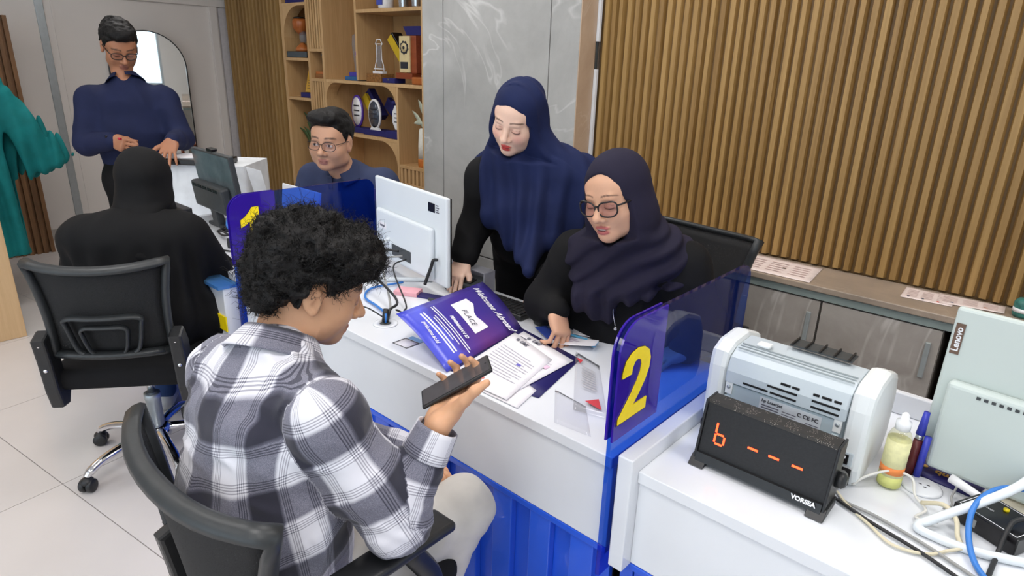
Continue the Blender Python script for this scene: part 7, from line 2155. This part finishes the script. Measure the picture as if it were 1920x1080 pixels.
bz5 = [econe(q5(0, -0.02, 1.14), tuple((q5(0, -0.02, 1.0)+pel5)/2), l5, (0.175, 0.11), (0.165, 0.115), 0.05), econe(tuple((q5(0, -0.02, 1.0)+pel5)/2), tuple(pel5), l5, (0.165, 0.115), (0.185, 0.13), 0.05),
       econe(tuple(pel5), tuple(pel5+np.array([-0.01, 0.02, -0.14])), l5, (0.185, 0.13), (0.20, 0.14), 0.05),
       cone(q5(0, 0, 1.20), R5s, 0.058, 0.058, 0.05), cone(q5(0, 0, 1.20), L5s, 0.058, 0.058, 0.05),
       cone(R5s, R5e, 0.066, 0.060, 0.04), cone(R5e, tuple(R5w-0.025*nrm(R5w-R5e)), 0.060, 0.050, 0.03), cone(L5s, L5e, 0.066, 0.058, 0.04), cone(L5e, L5w, 0.058, 0.044, 0.03)]
garment_mesh('blazer', bz5, 0.0075, p5_, M_BLAZER, folds(0.006, 11.0, 61, (1, 1, 0.7)), 0.015)
tr5 = []
for sx in (-0.09, 0.09):
    a = pel5+l5*sx+np.array([0, 0, -0.06])
    tr5 += [cone(tuple(a), tuple(a+np.array([0.0, 0.0, -0.36])), 0.10, 0.085, 0.04), cone(tuple(a+np.array([0, 0, -0.36])), tuple(a+np.array([0.0, 0.02, -0.70])), 0.085, 0.085, 0.03)]
garment_mesh('trousers', tr5, 0.012, p5_, M_BLAZER, folds(0.005, 9.0, 63, (1, 1, 0.4)), 0.015)
fr5 = np.stack([-l5, f5, np.array([0, 0, 1.0])], 1)
for sx in (-0.09, 0.09):
    b = pel5+l5*sx+f5*0.05
    garment_mesh('shoe', [ell((b[0], b[1], 0.038), (0.04, 0.12, 0.036), fr5, 0.02)], 0.012, p5_, M_BLK, clip=lambda P: 0.004-P[:, 2])
M_NAVH = fabric('navy_headscarf', rgb(22, 32, 70), 0.82, sheen=0.25)
tip = np.array([-1.330, 1.580, 0.900])
hj = [h5.e((0, -0.018, 0.030), (0.088, 0.108, 0.103), 0.02), h5.e((0, -0.010, -0.060), (0.082, 0.092, 0.085), 0.05),
      econe(h5.w(0, -0.035, -0.06), q5(0, -0.01, 1.185), l5, (0.092, 0.095), (0.175, 0.105), 0.07),
      econe(q5(0.0, 0.0, 1.19), q5(0.0, 0.05, 1.06), l5, (0.195, 0.105), (0.150, 0.100), 0.06),
      econe(q5(0.01, 0.06, 1.06), q5(0.03, 0.10, 0.975), l5, (0.135, 0.085), (0.085, 0.06), 0.05),
      cone(q5(0.03, 0.10, 0.975), tuple(tip), 0.075, 0.022, 0.05),
      econe(q5(0.17, 0.0, 1.175), q5(0.19, 0.02, 1.01), l5, (0.085, 0.09), (0.085, 0.08), 0.06)]
hole = hijab_face(h5, 0.062, 0.096, -0.018)
def dhj5(P):
    L = h5.loc(P)
    low = np.clip((-L[:, 2]-0.06)/0.12, 0, 1)
    th = np.arctan2((P-c5_.astype(F32)) @ l5.astype(F32), 0.25+(P-c5_.astype(F32)) @ f5.astype(F32))
    fold = 0.0085*np.sin(th*30+3.5*vnoise(P*np.array([1, 1, 0.35], dtype=F32), 6.0, 3))*low
    return fold+0.003*vnoise(P*np.array([1, 1, 0.5], dtype=F32), 16.0, 7)+0.0035*np.sin(L[:, 1]*70+4*vnoise(P, 9.0, 1))*(1-low)*(L[:, 1] < 0.02)
garment_mesh('headscarf', hj+[hole], 0.0042, p5_, M_NAVH, dhj5, 0.02)
wv = nrm(R5w-R5e)
MB().tube([tuple(R5w+wv*0.004+0.0255*(np.cross(wv, [0, 0, 1])*math.cos(a)+np.cross(np.cross(wv, [0, 0, 1]), wv)*math.sin(a))) for a in [i*0.3 for i in range(22)]], 0.0014, 6).build('bracelet', mat('bracelet_red', rgb(150, 70, 60), 0.4), p5_)

# ------------------------------------------------------------------ seated woman, dark headscarf and glasses
base6 = (-1.02, 1.86, 0.0)
h6 = Head((-0.968, 1.528, 1.215), headframe(-88, 8, 8), 1.0, jaw=0.95, eyes='down', lipcol=rgb(178, 92, 92), open=0.0018, lips=0.95, brow=rgb(84, 58, 48), brow_t=0.003, nosew=1.1, nose=0.95, lid=rgb(176, 120, 104))
a6 = math.radians(-72); f6 = np.array([math.cos(a6), math.sin(a6), 0]); l6 = np.array([-f6[1], f6[0], 0])
c6_ = np.array([-0.975, 1.640, 0])
def q6(a, b, z): return c6_+l6*a+f6*b+np.array([0, 0, z])
R6s, L6s = q6(-0.170, 0, 1.000), q6(0.170, 0, 1.010)
R6e, R6w = np.array([-1.205, 1.530, 0.835]), np.array([-1.095, 1.455, 0.852])
L6e, L6w = q6(0.26, 0.04, 0.84), np.array([-0.74, 1.60, 0.80])
pel6 = np.array([-1.02, 1.87, 0.58])
hr6, tips6 = hand(R6w, (0.55, -0.30, -0.80), (-0.62, -0.15, -0.75), True, 0.92, curl=[(28, 30, 20), (34, 40, 25), (40, 45, 28), (45, 48, 30)], thumb=((0.55, 0.75, 0.55), (0.25, 0.9, 0.35), (0.0, 1.0, 0.2)))
hl6, _ = hand(L6w, (-0.4, -0.7, -0.25), (0, 0, -1), False, 0.92)
bp = h6.prims(False)+[cone(h6.w(0, -0.03, -0.075), q6(0, 0.0, 1.06), 0.046, 0.055, 0.03), econe(q6(0, 0, 1.03), tuple(pel6+np.array([0, 0, 0.1])), l6, (0.12, 0.07), (0.12, 0.08), 0.05),
     cone(q6(0, 0, 1.04), R6s, 0.045, 0.04, 0.04), cone(q6(0, 0, 1.04), L6s, 0.045, 0.04, 0.04), cone(R6s, R6e, 0.036, 0.031, 0.03), cone(R6e, R6w, 0.031, 0.022, 0.02), cone(L6s, L6e, 0.036, 0.031, 0.03), cone(L6e, L6w, 0.031, 0.022, 0.02)]+hr6+hl6
p6_ = body_mesh('person', bp, 0.0026, base6, lambda v, c: h6.paint(v, SK6, c), SK6, 'woman in dark headscarf and black-rimmed glasses seated behind the counter, talking', M_SKIN)
bz6 = [econe(q6(0, -0.01, 0.975), q6(0, -0.05, 0.80), l6, (0.185, 0.11), (0.185, 0.125), 0.05), econe(q6(0, -0.05, 0.80), tuple(pel6), l6, (0.185, 0.125), (0.20, 0.14), 0.05),
       cone(q6(0, 0, 1.045), R6s, 0.060, 0.060, 0.05), cone(q6(0, 0, 1.045), L6s, 0.060, 0.062, 0.05),
       cone(R6s, R6e, 0.068, 0.062, 0.04), cone(R6e, tuple(R6w-0.014*nrm(R6w-R6e)), 0.058, 0.040, 0.03), cone(L6s, L6e, 0.070, 0.062, 0.04), cone(L6e, L6w, 0.060, 0.042, 0.03)]
garment_mesh('blazer', bz6, 0.0062, p6_, M_BLAZER, folds(0.006, 11.0, 71, (1, 1, 0.7)), 0.015)
tr6 = [ell(tuple(pel6+np.array([0, 0, -0.02])), (0.19, 0.15, 0.09), np.stack([l6, f6, [0, 0, 1]], 1), 0.04)]
for sx in (-0.10, 0.10):
    a = pel6+l6*sx
    tr6 += [cone(tuple(a), tuple(a+f6*0.38), 0.09, 0.075, 0.04), cone(tuple(a+f6*0.38), tuple(a+f6*0.34+np.array([0, 0, -0.48])), 0.075, 0.07, 0.03)]
garment_mesh('trousers', tr6, 0.012, p6_, M_BLAZER)
fr6 = np.stack([-l6, f6, np.array([0, 0, 1.0])], 1)
for sx in (-0.10, 0.10):
    b = pel6+l6*sx+f6*0.39
    garment_mesh('shoe', [ell((b[0], b[1], 0.038), (0.04, 0.12, 0.036), fr6, 0.02)], 0.012, p6_, M_BLK, clip=lambda P: 0.004-P[:, 2])
M_VIOH = fabric('dark_violet_headscarf', rgb(33, 30, 48), 0.85, sheen=0.25)
hj = [h6.e((0, -0.018, 0.030), (0.089, 0.109, 0.104), 0.02), h6.e((0, -0.012, -0.065), (0.084, 0.094, 0.085), 0.05),
      econe(h6.w(0, -0.03, -0.08), q6(0.01, 0.0, 1.03), l6, (0.095, 0.10), (0.165, 0.115), 0.06),
      econe(q6(-0.08, 0.05, 1.04), q6(-0.085, 0.095, 0.90), l6, (0.11, 0.06), (0.055, 0.04), 0.05),
      cone(q6(-0.08, 0.095, 0.90), q6(-0.035, 0.095, 0.855), 0.050, 0.028, 0.04),
      econe(q6(0.0, 0.06, 1.05), q6(0.02, 0.11, 0.955), l6, (0.13, 0.075), (0.09, 0.05), 0.05),
      econe(q6(0.12, -0.01, 1.05), q6(0.17, 0.0, 0.985), f6, (0.10, 0.05), (0.08, 0.04), 0.05)]
hole = hijab_face(h6, 0.062, 0.098, -0.016)
def dhj6(P):
    L = h6.loc(P)
    low = np.clip((-L[:, 2]-0.07)/0.06, 0, 1)
    d = (P-c6_.astype(F32))
    a, b = d @ l6.astype(F32), d @ f6.astype(F32)
    wrap = 0.0055*np.sin((P[:, 2]*1.0-0.75*a+0.2*b)*85+4.5*vnoise(P, 7.0, 3))*low*np.clip((P[:, 2]-0.90)/0.05, 0, 1)
    vert = 0.007*np.sin(a*110+2.5*vnoise(P*np.array([1, 1, 0.3], dtype=F32), 7.0, 5))*np.clip((0.97-P[:, 2])/0.05, 0, 1)
    return wrap+vert+0.003*vnoise(P*np.array([1, 1, 0.5], dtype=F32), 18.0, 7)
garment_mesh('headscarf', hj+[hole], 0.0042, p6_, M_VIOH, dhj6, 0.02)
glasses(h6, p6_, M_GLF, 0.0275, 0.0205, sq=2.4, r=0.0024, lens=tinted('tinted_lens', (0.86, 0.80, 0.86, 1), 0.03), y0=0.101, z0=-0.007, lift=0.35)
t = p6_
MB().tube(spline([q6(0.0, 0.110, 0.93), q6(-0.005, 0.118, 0.88), q6(0.005, 0.115, 0.83)], 5), 0.0016, 6).build('lanyard', M_SILV, p6_)
MB().ball(tuple(q6(0.006, 0.117, 0.825)), 0.006, 8).build('lanyard_bead', M_SILV, p6_)
